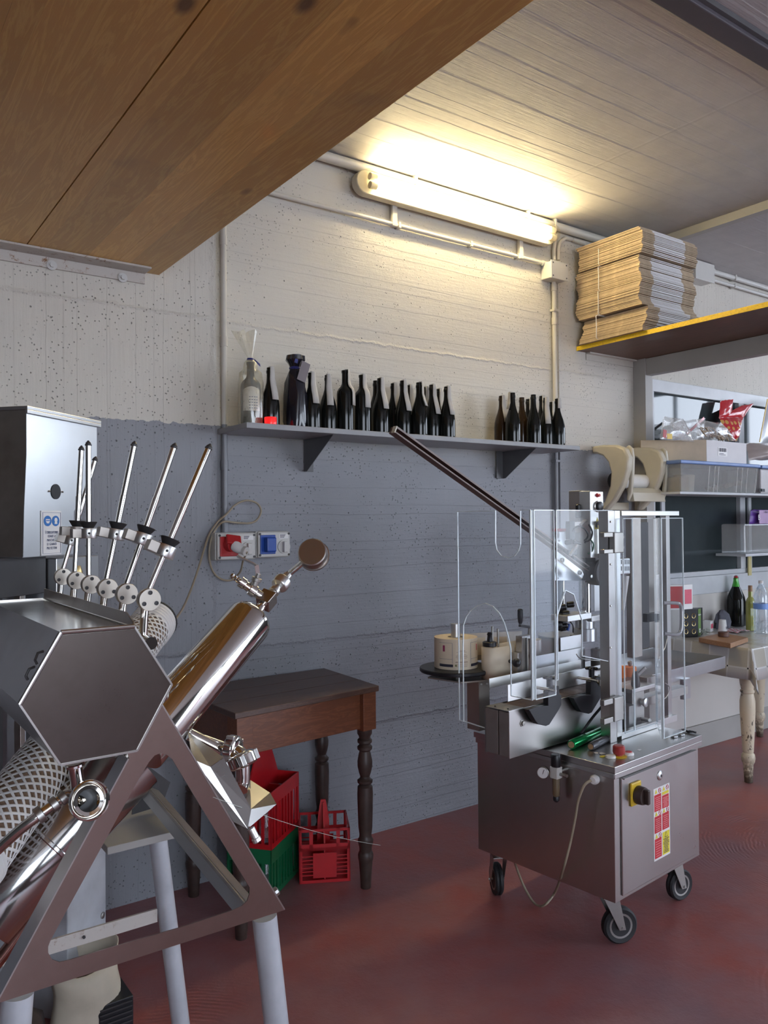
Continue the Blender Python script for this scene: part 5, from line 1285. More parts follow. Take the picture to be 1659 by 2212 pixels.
# guide rails
gy1 = YN+.092
a, b = la(1057, 1470, gy1), la(1255, 1430, gy1)
build(LG().box((a.x, gy1, a.z-.026), (b.x, gy1+.003, a.z+.006)), 'guide_rail', MT['alupl'], t, smooth=False)
gy2 = YN+.035
a, b = la(1097, 1480, gy2), la(1300, 1440, gy2)
build(LG().box((a.x, gy2, .828), (b.x, gy2+.003, a.z)), 'guide_rail', MT['alupl'], t, smooth=False)
# black plastic clamps
def clamp(px0, dx):
    # outline in photo pixels of the first clamp, lying in plane y = YN-.03
    out = [(1173, 1492), (1193, 1480), (1197, 1480), (1198, 1497), (1202, 1500), (1202, 1520), (1196, 1532), (1176, 1563), (1169, 1566), (1160, 1564), (1151, 1562), (1146, 1556), (1131, 1531), (1152, 1524), (1173, 1522)]
    P = [la(px, py, YN-.012) for px, py in out]; P = [p+V((dx, 0, 0)) for p in P]
    k = build(LG().prism(P, (0, -.022, 0)), 'rail_clamp', MT['blk'], t, smooth=False, bevel=.002)
    c = la(1187, 1470, YN-.02)+V((dx, 0, 0))
    build(LG().cyl(c+V((0, 0, -.022)), c+V((0, 0, .004)), .011, n=14), 'knob_stem', MT['blk'], k)
    g = LG().cyl(c+V((0, 0, .004)), c+V((0, 0, .016)), .013, n=16)
    for i in range(4): g.sphere(c+V((cos(i*pi/2+.5)*.016, sin(i*pi/2+.5)*.016, .010)), .009, 10, (1, 1, .7))
    build(g, 'star_knob', MT['blk'], k)
    r0 = la(1160, 1487, YN+.02)+V((dx, 0, 0)); r0.y = gy2-.002
    r1 = la(1204, 1500, YN-.05)+V((dx, 0, 0)); r1 = V((r1.x-.012, YN-.052, r0.z))
    build(LG().cyl((r1.x, r0.y, r0.z), (r1.x, r1.y, r0.z), .0055, n=12), 'pin', MT['stpol'], k)
    return k
clamp(1190, 0)
dx2 = la(1277, 1470, YN).x-la(1187, 1470, YN).x
clamp(1277, dx2)
build(LG().cbox(la(1292, 1475, YN-.03)+V((.008, 0, 0)), (.022, .02, .022)), 'white_block', MT['boxpl'], t, smooth=False, bevel=.003)
build(LG().cyl(la(1275, 1466, YN-.02), la(1292, 1474, YN-.035), .005, n=10), 'adjuster_rod', MT['brass'], t)
g = LG(); a = la(1213, 1475, gy1-.01); g.box((a.x, gy1-.03, a.z-.008), (a.x+.07, gy1-.01, a.z+.010)); build(g, 'sensor_block', MT['motor'], t, smooth=False, bevel=.002)

# column and bracket carrying the label platter
YP = .60
g = LG(); pb(g, 1035, 1470, 1058, 1577, .50, .56); build(g, 'platter_column', MT['stdull'], t, smooth=False, bevel=.001)
a = la(985, 1440, YP); PZ = a.z
for px, py in ((1040, 1478), (1052, 1477)): build(LG().cyl(la(px, py, .4995), la(px, py, .4965), .004, n=8), 'screw', MT['stcast'], t)
q = [la(955, 1448, .60), la(1050, 1475, .42), la(1150, 1475, .50), la(1010, 1440, .72)]
g = LG().prism([V((a.x-.10, YP+.05, PZ-.038)), V((a.x-.08, YP-.10, PZ-.038)), V((-.05, .44, PZ-.038)), V((.22, .44, PZ-.038)), V((.22, .62, PZ-.038)), V((a.x+.05, YP+.10, PZ-.038))], (0, 0, .006)); build(g, 'bracket_plate', MT['stdull'], t, smooth=False, bevel=.001)
build(LG().cyl((a.x, YP, PZ-.032), (a.x, YP, PZ-.016), .02, n=16), 'platter_hub', MT['stcast'], t)
build(LG().lathe([(.134, -.0155), (.137, -.012), (.137, -.003), (.134, 0)], (a.x, YP, PZ), n=44), 'label_platter', MT['blk'], t)
build(LG().cyl((a.x, YP, PZ+.0005), (a.x, YP, la(985, 1347, YP).z), .0185, n=22), 'spindle', MT['alupl'], t)
# label roll (a thing of its own)
rt = la(985, 1375, YP).z; RR = .081
lr = thing('label_roll', LM @ V((a.x, YP, PZ)), 'roll of cream wine labels on the black round platter', 'label roll', None, radians(6))
g = LG().lathe([(.030, .0012), (RR, .0012), (RR, rt-PZ), (.030, rt-PZ), (.030, .0012)], (a.x, YP, PZ), n=48, cap=False); build(g, 'roll', MT['creampaper'], lr)
def arcband(r, a0, a1, z0, z1, mat, nm, n=10):
    rows = [[V((a.x+sin(radians(lerp(a0, a1, i/n)))*r, YP-cos(radians(lerp(a0, a1, i/n)))*r, z)) for i in range(n+1)] for z in (z0, z1)]
    return build(LG().grid(rows), nm, mat, lr)
hR = rt-PZ; rA = -32    # towards the camera
arcband(RR+.0006, rA-62, rA-22, PZ+.012, PZ+.022, MT['ink'], 'black_band'); arcband(RR+.0006, rA+28, rA+66, PZ+.012, PZ+.022, MT['ink'], 'black_band')
for a0 in (rA-24, rA+27): arcband(RR+.0006, a0, a0+.8, PZ+.025, PZ+hR*.88, MT['inkb'], 'label_edge')
for a0, a1 in ((rA-62, rA-24), (rA+27, rA+66)):
    for z in (PZ+.040, PZ+hR*.88): arcband(RR+.0006, a0, a1, z, z+.0008, MT['inkb'], 'printed_line')
for i, (z, w_) in enumerate(((.62, 9), (.585, 14), (.54, 4), (.50, 12), (.47, 16), (.44, 15), (.41, 16), (.375, 13), (.28, 16), (.25, 17), (.20, 17), (.16, 16), (.12, 15))):
    arcband(RR+.0006, rA+1-w_, rA+1+w_, PZ+hR*z, PZ+hR*z+(.0022 if i in (0, 9) else .0011), MT['stcast'] if False else simple('brown_grey_print', (.30, .20, .16), .6), 'printed_line')
arcband(RR+.0007, rA-17, rA-12, PZ+hR*.13, PZ+hR*.19, simple('olive_print', (.2, .22, .08), .6), 'olive_mark')
arcband(RR+.0007, rA-50, rA-44, PZ+hR*.60, PZ+hR*.80, simple('dark_red_print', (.30, .03, .10), .5), 'red_letter'); arcband(RR+.0007, rA+52, rA+58, PZ+hR*.60, PZ+hR*.80, MT['pink'], 'red_letter')
# paper web: from roll to feed roller
def sheet(pts, z0, z1, mat, nm, parent=None, th=.0012):
    rows = [[V((p[0], p[1], z0(i) if callable(z0) else z0)) for i, p in enumerate(pts)], [V((p[0], p[1], z1(i) if callable(z1) else z1)) for i, p in enumerate(pts)]]
    return build(LG().grid(rows), nm, mat, parent or t, solid=th, ang=60)
w0 = (a.x+.02, YP+RR*.98); w1 = la(1128, 1430, .53)
web = sheet([w0, (lerp(w0[0], w1.x, .5), lerp(w0[1], .53, .5)), (w1.x, .53)], PZ+.005, rt-.002, simple('translucent_backing_paper', (.62, .60, .60), .4), 'backing_web', lr)
for k_, (u0, u1) in enumerate(((.30, .52), (.56, .80))):
    A_ = V((lerp(w0[0], w1.x, u0), lerp(w0[1], .53, u0)-.0015, PZ+.025)); B_ = V((lerp(w0[0], w1.x, u1), lerp(w0[1], .53, u1)-.0015, rt-.02))
    build(LG().add([(A_.x, A_.y, A_.z), (B_.x, B_.y, A_.z), (B_.x, B_.y, B_.z), (A_.x, A_.y, B_.z)], [(0, 1, 2, 3)]), 'label', MT['creampaper'], lr, smooth=False, solid=.0004)
# backing loop round the front roller
cA = la(1058, 1425, .47); rL = .030; zA0, zA1 = PZ-.030, la(1058, 1397, .47).z
pts = [(w1.x-.0, .47+rL*1.0)]
for i in range(13):
    an = radians(90+i*15); pts.append((cA.x+cos(an)*rL, .47+sin(an)*rL))
pts.append((la(1129, 1430, .44).x, .47-rL)); 
sheet(pts, zA0, zA1, MT['creampaper'], 'paper_loop')
build(LG().lathe([(.024, 0), (.026, .002), (.026, .016), (.022, .018), (.010, .019), (.008, .040), (.010, .044), (.006, .052)], (cA.x, .47, zA1+.0015), n=22), 'roller_cap', MT['blk'], t)
for px in (1064, 1076): 
    c = la(px, 1398, .50); z2 = la(px, 1353 if px < 1070 else 1358, .50).z; build(LG().cyl((c.x, .50, zA0), (c.x, .50, z2), .0045, n=12), 'guide_pin', MT['stcast'], t)
# post with polished cylinder, knob and crank
g = LG(); pb(g, 1128, 1373, 1150, 1452, .40, .43); build(g, 'head_post', MT['st'], t, smooth=False, bevel=.001)
c0, c1_ = la(1146, 1450, .385), la(1146, 1378, .385); build(LG().cyl((c0.x, .385, c0.z), (c0.x, .385, c1_.z), .0125, n=18), 'polished_cylinder', MT['stpol'], t)
g = LG(); pb(g, 1118, 1410, 1130, 1450, .41, .44); kb = build(g, 'knob_plate', MT['stdull'], t, smooth=False)
c = la(1116, 1432, .37); build(LG().sphere(c, .016, 16), 'ball_knob', MT['blk'], kb); build(LG().cyl(c, c+V((.01, .04, 0)), .007, n=10), 'knob_neck', MT['blk'], kb)
c = la(1144, 1355, .43); cr_ = build(LG().cyl((c.x, .43, la(1144, 1375, .43).z), (c.x, .43, c.z), .006, n=10), 'crank_spindle', MT['stcast'], t)
d = la(1124, 1351, .43); build(LG().beam((c.x+.006, .43, c.z), (d.x-.004, .43, d.z), .012, .010), 'crank_arm', MT['dkgrey'], cr_, smooth=False, bevel=.002)
build(LG().lathe([(.006, 0), (.0085, .008), (.0105, .030), (.010, .052), (.006, .056)], (d.x, .43, d.z+.006), n=16), 'crank_handle', MT['blk'], cr_)
# flat label plate and drum
YD = .43
g = LG(); pb(g, 1152, 1408, 1264, 1462, .395, .398); build(g, 'peel_plate', MT['galv'], t, smooth=False, bevel=.0008)
c = la(1236, 1378, YD); zl_ = la(1236, 1440, YD).z; 
build(LG().lathe([(.083, zl_), (.085, zl_+.003), (.085, c.z-.002), (.082, c.z)], (c.x+.01, .50, 0), n=40), 'drum', MT['stcast'], t)
build(LG().lathe([(.088, c.z+.0005), (.088, c.z+.005), (.085, c.z+.006)], (c.x+.01, .50, 0), n=40), 'drum_lid', MT['galv'], t)
build(LG().box((c.x-.01, .42, c.z+.0065), (c.x+.012, .435, c.z+.013)), 'lid_latch', MT['boxpl'], t, smooth=False, bevel=.001)
g = LG(); pb(g, 1211, 1374, 1256, 1412, .405, .408); build(g, 'shield_plate', MT['galv'], t, smooth=False)
c = la(1167, 1390, YD); build(LG().lathe([(.028, la(1167, 1408, YD).z-.05), (.030, la(1167, 1408, YD).z-.047), (.030, c.z+.012), (.028, c.z+.014)], (c.x, .46, 0), n=26), 'rubber_roller', MT['stcast'], t)
# rubber press rollers + orange pads behind post
for px, yy in ((1290, .36), (1308, .43)):
    a_, b2 = la(px, 1402, yy), la(px, 1446, yy); build(LG().lathe([(.024, b2.z-.03), (.026, b2.z-.028), (.026, a_.z-.002), (.023, a_.z), (.008, a_.z+.001), (.007, a_.z+.006)], (a_.x, yy, 0), n=24), 'press_roller', MT['motor'], t)
a_ = la(1297, 1452, .33); build(LG().box((a_.x-.05, .30, a_.z-.008), (a_.x+.05, .36, a_.z)), 'roller_bracket', MT['boxpl'], t, smooth=False, bevel=.001)
build(LG().box((a_.x-.015, .305, a_.z-.042), (a_.x+.045, .34, a_.z-.0085)), 'sensor_housing', MT['brass'], t, smooth=False, bevel=.003)
build(LG().tube(smooth([la(1245, 1413, .27), la(1252, 1421, .27), la(1270, 1425, .28), la(1327, 1430, .28)]), .0018, 6), 'feeler_wire', MT['stcast'], t)
build(LG().tube(smooth([la(1302, 1445, .30), la(1311, 1460, .25), la(1314, 1490, .24), la(1308, 1515, .23), la(1280, 1550, .24), la(1255, 1585, .25)]), .005, 8), 'black_hose', MT['rub'], t)
for px in (1361, 1338):
    a_ = la(px, 1447, .34); build(LG().lathe([(.024, -.048), (.026, -.046), (.026, -.002), (.023, 0)], (a_.x, .34, a_.z+.015), n=22), 'orange_roller', MT['org'], t)
    build(LG().lathe([(.005, .0), (.010, .008), (.010, .018), (.004, .022)], (a_.x, .34, a_.z+.016), n=12), 'roller_nut', MT['stcast'], t)

# capping / feed head
YH = .38
Pl = [la(px, py, YH) for px, py in ((1197, 1148), (1263, 1151), (1263, 1247), (1272, 1255), (1197, 1254))]
hp_ = build(LG().prism(Pl, (0, .008, 0)), 'head_plate', MT['galv'], t, smooth=False, bevel=.001)
for px, py in ((1205, 1249), (1208, 1168), (1229, 1173)): build(LG().cyl(la(px, py, YH-.0002), la(px, py, YH-.004), .004, n=8), 'plate_screw', MT['stcast'], hp_)
for px, py in ((1271, 1177), (1257, 1188), (1271, 1191), (1239, 1196)): build(LG().lathe([(.008, 0), (.008, .006), (.004, .008)], la(px, py, YH-.0005), (0, -1, 0), 14), 'collar', MT['stcast'], hp_)
# columns
for px, r_, pt, pbm in ((1257, .0, 0, 0),):
    pass
a_, b2 = la(1263, 1250, .42), la(1263, 1335, .42); build(LG().cyl((a_.x, .42, b2.z), (a_.x, .42, a_.z+.1), .024, n=22), 'column', MT['stpol'], t)
a_, b2 = la(1214, 1250, .47), la(1214, 1300, .47); build(LG().cyl((a_.x, .47, b2.z-.1), (a_.x, .47, a_.z+.02), .011, n=16), 'guide_rod', MT['stpol'], t)
sc = build(LG().cyl((a_.x-.024, .47, b2.z-.1), (a_.x-.024, .47, a_.z+.02), .012, n=12), 'lead_screw', MT['dkgrey'], t)
a_ = la(1263, 1331, .42); zc_2 = a_.z
build(LG().lathe([(.038, .0), (.038, -.035), (.046, -.037), (.046, -.085)], (a_.x, .42, zc_2-.012), n=28), 'column_base', MT['galv'], t)
g = LG(); pb(g, 1226, 1327, 1278, 1340, .36, .44); build(g, 'clamp_block', MT['alupl'], t, smooth=False, bevel=.002)
g = LG(); pb(g, 1278, 1330, 1298, 1342, .37, .42); build(g, 'clamp_block', MT['alupl'], t, smooth=False, bevel=.002)
# black valve / cable mass
vb = build(LG().cbox(la(1212, 1335, .44), (.035, .04, .10)), 'valve_block', MT['blk'], t, smooth=False, bevel=.006)
for px, py, r_ in ((1215, 1312, .013), (1232, 1306, .012), (1222, 1325, .011), (1205, 1350, .014), (1218, 1352, .010)):
    c = la(px, py, .41); build(LG().lathe([(r_*.8, -.014), (r_, -.012), (r_, .012), (r_*.7, .016)], c, (.7, -.7, .1), 14), 'valve_knob', MT['blk'], vb)
build(LG().cyl(la(1229, 1348, .41), la(1226, 1362, .41), .006, n=10), 'blue_fitting', MT['bluep'], t)
build(LG().tube(smooth([la(1228, 1340, .41), la(1237, 1350, .40), la(1238, 1366, .41)]), .0025, 6), 'thin_cable', MT['blk'], t)
# chute
u0, u1 = la(848, 928, .24), la(1145, 1140, .30)
A_, B_ = at(848, 930, 0, -.62, LM), la(1268, 1232, .33)
B_ = la(1268, 1230, .35)
A_ = la(849, 929, .35)
dch = (B_-A_).normalized(); up = V((0, 1, 0)).cross(dch).normalized()
if up.z < 0: up = -up
brown = simple('brown_painted_channel', (.13, .072, .058), .5, var=.25, scale=14)
chl = simple('brown_grey_channel_lip', (.24, .19, .17), .5)
g = LG()
W2 = .011
for s_ in (-1, 1): g.prism([A_+up*(W2*s_)-V((0, .014, 0)), B_+up*(W2*s_)-V((0, .014, 0)), B_+up*(W2*s_)+V((0, .014, 0)), A_+up*(W2*s_)+V((0, .014, 0))], up*(-.002*s_))
g.prism([A_+up*(W2-.0022)+V((0, .012, 0)), B_+up*(W2-.0022)+V((0, .012, 0)), B_-up*(W2-.0022)+V((0, .012, 0)), A_-up*(W2-.0022)+V((0, .012, 0))], (0, .002, 0))
build(g, 'capsule_chute', brown, t, smooth=False)
build(LG().prism([A_+up*W2-V((0, .0145, 0)), B_+up*W2-V((0, .0145, 0)), B_+up*(W2-.006)-V((0, .0145, 0)), A_+up*(W2-.006)-V((0, .0145, 0))], (0, -.002, 0)), 'chute_lip', chl, t, smooth=False)
build(LG().prism([A_-up*W2-V((0, .0145, 0)), B_-up*W2-V((0, .0145, 0)), B_-up*(W2-.004)-V((0, .0145, 0)), A_-up*(W2-.004)-V((0, .0145, 0))], (0, -.002, 0)), 'chute_lip', chl, t, smooth=False)
build(LG().prism([A_+up*(W2+.0003), A_-up*(W2+.0003), A_-up*W2-dch*.004, A_+up*W2-dch*.004], (0, .0, 0)+V((0, -.0001, 0)) if False else V((0, -.016, 0))), 'chute_end', MT['beige'], t, smooth=False)
sA, sB = la(1197, 1197, .33), la(1254, 1241, .33); g = LG().beam(sA, sB, .012, .034, (0, 1, 0)); 
lk = build(LG().prism([sA+V((0, 0, .016)), sA+V((0, 0, -.014)), sB+V((0, 0, -.016)), sB+V((.012, 0, 0)), sB+V((0, 0, .016))], (0, -.008, 0)), 'link_plate', MT['alupl'], t, smooth=False, bevel=.002)
for px, py in ((1214, 1210), (1252, 1237)): build(LG().lathe([(.009, 0), (.009, .005), (.005, .007), (.004, .003)], la(px, py, .3215), (0, -1, 0), 16), 'link_bolt', MT['stcast'], lk)
# motor housing
c = la(1290, 1236, .33); mt_ = build(LG().lathe([(.030, -.03), (.050, -.028), (.052, .0), (.052, .022), (.046, .028), (.001, .029)], c, (0, -1, 0), 32), 'motor_housing', MT['motor'], t)
build(LG().cbox(c+V((-.004, .012, .052)), (.052, .05, .035)), 'housing_top', MT['motor'], mt_, smooth=False, bevel=.004)
build(LG().cbox(c+V((-.034, .02, -.004)), (.05, .03, .055)), 'housing_side', MT['motor'], mt_, smooth=False, bevel=.005)
for px, py in ((1277, 1245), (1303, 1244)): build(LG().lathe([(.006, 0), (.006, .003), (.003, .0035)], la(px, py, .33-.0285), (0, -1, 0), 14), 'cap_screw', MT['alupl'], mt_)
g = LG(); pb(g, 1285, 1206, 1318, 1247, .37, .41); build(g, 'dark_bracket', MT['motor'], t, smooth=False, bevel=.001)
g = LG(); pb(g, 1284, 1255, 1318, 1318, .40, .403); build(g, 'rear_sheet', MT['galv'], t, smooth=False)
# heater column with controls
HB = LG(); pb(HB, 1275, 1061, 1304, 1205, .31, .36); hb_ = build(HB, 'control_column', MT['alupl'], t, smooth=False, bevel=.003)
g = LG(); pb(g, 1256, 1060, 1277, 1150, .3605, .42); build(g, 'column_back', MT['stdull'], t, smooth=False, bevel=.002)
c = la(1290, 1070, .31); build(LG().lathe([(.0085, 0), (.0085, .003), (.006, .0035), (.006, .012), (.005, .013)], c, (0, -1, 0), 18), 'red_button', MT['redled'], hb_)
c = la(1291, 1094, .31); build(LG().lathe([(.022, 0), (.023, .002), (.021, .004)], c, (0, -1, 0), 26), 'dial_ring', MT['alupl'], hb_)
build(LG().lathe([(.019, .0042), (.019, .014), (.016, .016)], c, (0, -1, 0), 26), 'temperature_dial', MT['blk'], hb_)
q = [la(px, py, .3098) for px, py in ((1284, 1143), (1299, 1143), (1290, 1117))]
wt = build(LG().prism(q, (0, -.0008, 0)), 'warning_triangle', MT['stickyel'], hb_, smooth=False)
q = [la(px, py, .308) for px, py in ((1287, 1140), (1288, 1140), (1288, 1128), (1287, 1128))]
for dx_ in (0, .004, .008): build(LG().prism([p+V((dx_, 0, 0)) for p in q], (0, -.0004, 0)), 'heat_mark', MT['ink'], hb_, smooth=False)
build(LG().lathe([(.010, -.02), (.011, -.018), (.010, .03), (.006, .034)], la(1249, 1108, .36), (0, 0, 1), 14), 'crank_grip', MT['blk'], t)
# cylinder in glass, valve, fittings
a_, b2 = la(1284, 1130, .325), la(1284, 1200, .325)
ac = build(LG().cyl((a_.x, .295, b2.z), (a_.x, .295, a_.z), .009, n=16), 'air_cylinder', MT['stpol'], t)
for z in (a_.z, b2.z): build(LG().cbox((a_.x, .295, z), (.024, .022, .016)), 'cylinder_cap', MT['stcast'], ac, smooth=False, bevel=.002)
g = LG(); pb(g, 1231, 1126, 1242, 1165, .33, .35); build(g, 'black_arm', MT['blk'], t, smooth=False, bevel=.001)
g = LG(); pb(g, 1241, 1127, 1256, 1137, .33, .35); build(g, 'white_fitting', MT['stickw'], t, smooth=False, bevel=.002)
build(LG().tube(smooth([la(1252, 1135, .33), la(1264, 1125, .33), la(1276, 1131, .32)]), .006, 8), 'elbow_fitting', MT['boxpl'], t)
build(LG().tube(smooth([la(1237, 1148, .32), la(1242, 1140, .315), la(1254, 1137, .31), la(1266, 1146, .31), la(1270, 1158, .31), la(1262, 1169, .32)]), .0035, 8), 'black_air_hose', MT['rub'], t)
build(LG().tube(smooth([la(1272, 1133, .31), la(1279, 1148, .305), la(1276, 1164, .31), la(1263, 1172, .32)]), .0035, 8), 'black_air_hose', MT['rub'], t)
build(LG().tube(smooth([la(1276, 1166, .31), la(1282, 1176, .305), la(1279, 1190, .31), la(1270, 1196, .32)]), .003, 8), 'green_air_hose', MT['green'], t)
build(LG().cyl(la(1224, 1172, .35), la(1238, 1170, .31), .010, n=14), 'toggle_body', MT['blk'], t)
build(LG().cyl(la(1238, 1170, .31), la(1254, 1174, .30), .008, .005, n=12), 'toggle_lever', MT['dkgrey'], t)
build(LG().cyl(la(1247, 1177, .30), la(1231, 1200, .31), .008, .006, n=12), 'toggle_lever', MT['stcast'], t)
g = LG(); pb(g, 1228, 1188, 1247, 1199, .33, .35); pb(g, 1240, 1199, 1245, 1212, .335, .345); build(g, 'black_linkage', MT['blk'], t, smooth=False, bevel=.001)
g = LG(); pb(g, 1207, 1142, 1232, 1148, .37, .40); build(g, 'red_strip', MT['redp'], t, smooth=False, bevel=.001)

# main guard frame
YFm = .155
def fb(px0, py0, px1, py1, yn, yf, nm, mat, bev=.001):
    g = LG(); pb(g, px0, py0, px1, py1, yn, yf); return build(g, nm, mat, t, smooth=False, bevel=bev)
fb(1316, 1103, 1330, 1605, YFm, YFm+.04, 'guard_post', MT['st'])
fb(1330.5, 1103, 1342, 1592, YFm, YFm+.02, 'guard_post_flange', MT['alupl'])
for py in (1127, 1219, 1309, 1399): build(LG().sphere(la(1320, py, YFm-.002), .004, 8, (1, .6, 1)), 'post_screw', MT['alupl'], t)
a_, b2 = la(1335, 1103, YFm), la(1467, 1103, YFm)
zt2 = la(1335, 1103.5, YFm).z
build(LG().box((la(1343, 1110, YFm).x, YFm, zt2-.018), (b2.x, YFm+.02, zt2)), 'top_rail', MT['alupl'], t, smooth=False, bevel=.001)
zr0 = .641
build(LG().box((la(1343, 1600, YFm).x, YFm, zr0), (la(1463, 1555, YFm).x, YFm+.02, zr0+.026)), 'bottom_rail', MT['alupl'], t, smooth=False, bevel=.001)
xe_ = la(1458, 1400, YFm).x
build(LG().box((xe_-.02, YFm+.0205, zr0), (xe_+.008, YFm+.04, zt2)), 'rear_post', MT['st'], t, smooth=False, bevel=.001)
for pys in ((1150, 1160, 1186, 1195), (1508, 1520, 1548, 1560)):
    x0_, x1_ = la(1305, pys[0], .13).x, la(1345, pys[0], .13).x; zz = [la(1325, p_, .13).z for p_ in pys]
    hg = build(LG().box((la(1325, pys[0], .13).x, .125, zz[3]), (x1_, .148, zz[0])), 'hinge', MT['stcast'], t, smooth=False, bevel=.003)
    for k_ in (0, 2): build(LG().box((x0_, .130, zz[k_+1]), (la(1324.6, pys[0], .13).x, .148, zz[k_])), 'hinge_arm', MT['stcast'], hg, smooth=False, bevel=.002)
    for dz in (.25, .75): build(LG().lathe([(.006, 0), (.006, .004), (.003, .005)], V((x1_+.010, .138, lerp(zz[3], zz[0], dz))), (0, -1, 0), 12), 'hinge_nut', MT['stcast'], hg)

# acrylic guards: thin sheets with bright polished edges
def pane(P, nm, edges=None, label=None, hole=None):
    """P: outline (local 3-D); sheet + edge strips along the chosen sides"""
    a_, b_, c_ = V(P[0]), V(P[1]), V(P[2]); n_ = (b_-a_).cross(c_-b_).normalized()*.004
    g = LG(); 
    g.plate([P], n_)
    o = build(g, nm, MT['acr'], t, smooth=False)
    m_ = len(P)
    for i in (range(m_) if edges is None else edges):
        p, q = V(P[i]), V(P[(i+1) % m_])
        build(LG().beam(p+n_*.5, q+n_*.5, .0042, .0028, n_.cross(q-p)), 'polished_edge', MT['acre'], o, smooth=False)
    return o
XA = -.20
ya_, yb2 = at(991, 1300, 0, XA, LM).y, at(1149, 1300, 0, XA, LM).y
zt3, zb3 = 1.485, .735
def pa(px, py): p = at(px, py, 0, XA, LM); return (XA, p.y, p.z)
arch = [pa(*p) for p in ((1104, 1400), (1098, 1372), (1090, 1345), (1080, 1325), (1066, 1310), (1050, 1303), (1034, 1307), (1018, 1318), (1008, 1332), (1002, 1350), (1001, 1400))]
P = [(XA, yb2, zt3), (XA, yb2, .86)]+[(XA, arch[0][1], .86)]+arch[:-1]+[(XA, arch[-1][1], arch[-2][2]-.02)]
# U slot at the top for the chute
us = [pa(*p) for p in ((1125, 1104), (1125, 1176), (1121, 1190), (1112, 1201), (1098, 1205), (1084, 1201), (1074, 1188), (1071, 1172), (1071, 1104))]
us[0] = (XA, us[0][1], zt3); us[-1] = (XA, us[-1][1], zt3)
left_low = [(XA, at(1058, 1577, 0, XA, LM).y, .727), (XA, ya_, zb3)]
outline = [(XA, ya_, zt3), (XA, ya_, zb3), (XA, at(1058, 1570, 0, XA, LM).y, .727)]
# lower strip sits left of the arch
yc1 = arch[-1][1]
outer = [(XA, ya_, zt3), (XA, ya_, zb3), (XA, yc1-.0, zb3)]+list(reversed(arch))+[(XA, arch[0][1], .86), (XA, yb2, .86), (XA, yb2, zt3)]+us
gl = pane(outer, 'acrylic_side_guard')
# lower return
pane([(XA, ya_-.002, zb3-.001), (XA, at(1060, 1577, 0, XA, LM).y, .727), (XA, at(1060, 1577, 0, XA, LM).y, .80), (XA, yc1-.004, .80), (XA, yc1-.004, zb3+.1), (XA, ya_-.002, zb3+.1)], 'acrylic_lower_guard', edges=[0, 1]) if False else build(LG().beam((XA+.002, ya_, zb3), (XA+.002, at(1060, 1577, 0, XA, LM).y, .727), .004, .003), 'lower_guard_edge', MT['acre'], t, smooth=False)
# folded corner section
x2_ = la(1197, 1300, yb2+.0).x
build(LG().box((XA+.0045, yb2, .86), (XA+.010, yb2+.012, zt3)), 'fold_strip', MT['acre'], t, smooth=False)
xq_ = la(1197, 1300, yb2).x
pane([(XA+.012, yb2, zt3), (XA+.012, yb2, .86), (xq_, yb2, .86), (xq_, yb2, zt3)], 'acrylic_corner_guard')
# front part between the corner and the post, with pointed cut-out
yf_ = yb2-.012
def pf(px, py): p = la(px, py, yf_); return (p.x, yf_, p.z)
cut = [pf(*p) for p in ((1327, 1431), (1258, 1417), (1258, 1340), (1240, 1284), (1222, 1275), (1203, 1335), (1202, 1470), (1200, 1470))]
P = [(xq_+.003, yf_, zt3), (xq_+.003, yf_, cut[-1][2])]+[cut[6], cut[5], cut[4], cut[3], cut[2], cut[1], cut[0]]+[(cut[0][0], yf_, zt3)]
pane(P, 'acrylic_front_guard')
# hinged door folded round the outlet
xd0 = la(1346, 1300, .14).x; xd1 = la(1366, 1300, .14).x
zdt, zdb = la(1400, 1116, .14).z, la(1400, 1575, .14).z
zdt = 1.455; zdb = .668
xd2 = la(1416, 1300, .14).x
pane([(xd0, .14, zdt), (xd0, .14, zdb), (xd1, .14, zdb), (xd1, .14, zdt)], 'acrylic_door_panel')
pane([(xd1+.003, .14, zdt), (xd1+.003, .14, zdb), (xd2, .14, zdb), (xd2, .14, zdt)], 'acrylic_door_panel')
c3 = at(1431, 1597, 2, .652, LM); c4 = la(1479, 1580, c3.y)
pane([(xd2, .14, zdt), (xd2, .14, zdb), (c3.x, c3.y, .655), (c3.x, c3.y, zdt)], 'acrylic_door_fold')
pane([(c3.x+.003, c3.y, zdt), (c3.x+.003, c3.y, .655), (c4.x, c3.y, .655), (c4.x, c3.y, zdt)], 'acrylic_door_front')
build(LG().beam((c3.x, c3.y-.004, .655), (c3.x, c3.y-.004, zdt), .006, .006, (0, 1, 0)), 'fold_edge', MT['acre'], t, smooth=False)
q = [la(px, py, c3.y-.03) for px, py in ((1446, 1303), (1463, 1303), (1470, 1308), (1472, 1320), (1472, 1350), (1469, 1366), (1460, 1371), (1448, 1370))]
q[0].y = c3.y-.006; q[-1].y = c3.y-.006
build(LG().tube(smooth(q, 4), .0065, 10), 'door_handle', simple('clear_grey_handle', (.32, .33, .35), .12, coat=.6), t)
a_ = la(1447, 1336, c3.y+.02)
# dark bracket, block, and clamp seen through the door
fb(1398, 1324, 1428, 1342, .24, .26, 'sensor_bar', MT['blk'])
fb(1386, 1128, 1402, 1400, .42, .45, 'rear_profile', MT['dkgrey'])
fb(1366, 1118, 1386, 1420, .40, .43, 'rear_profile', MT['stdull'])
vm = fb(1336, 1206, 1362, 1242, .33, .37, 'vented_motor', MT['galv'], .006)
for r_ in range(2):
    for k_ in range(6):
        c = la(1338.5+k_*4, 1214+r_*14, .3295); build(LG().cbox(c, (.0035, .001, .018)), 'vent_slot', MT['blk'], vm, smooth=False)
build(LG().cyl(la(1352, 1244, .35), la(1346, 1318, .35), .014, .006, n=14), 'white_nozzle', MT['stickw'], t)
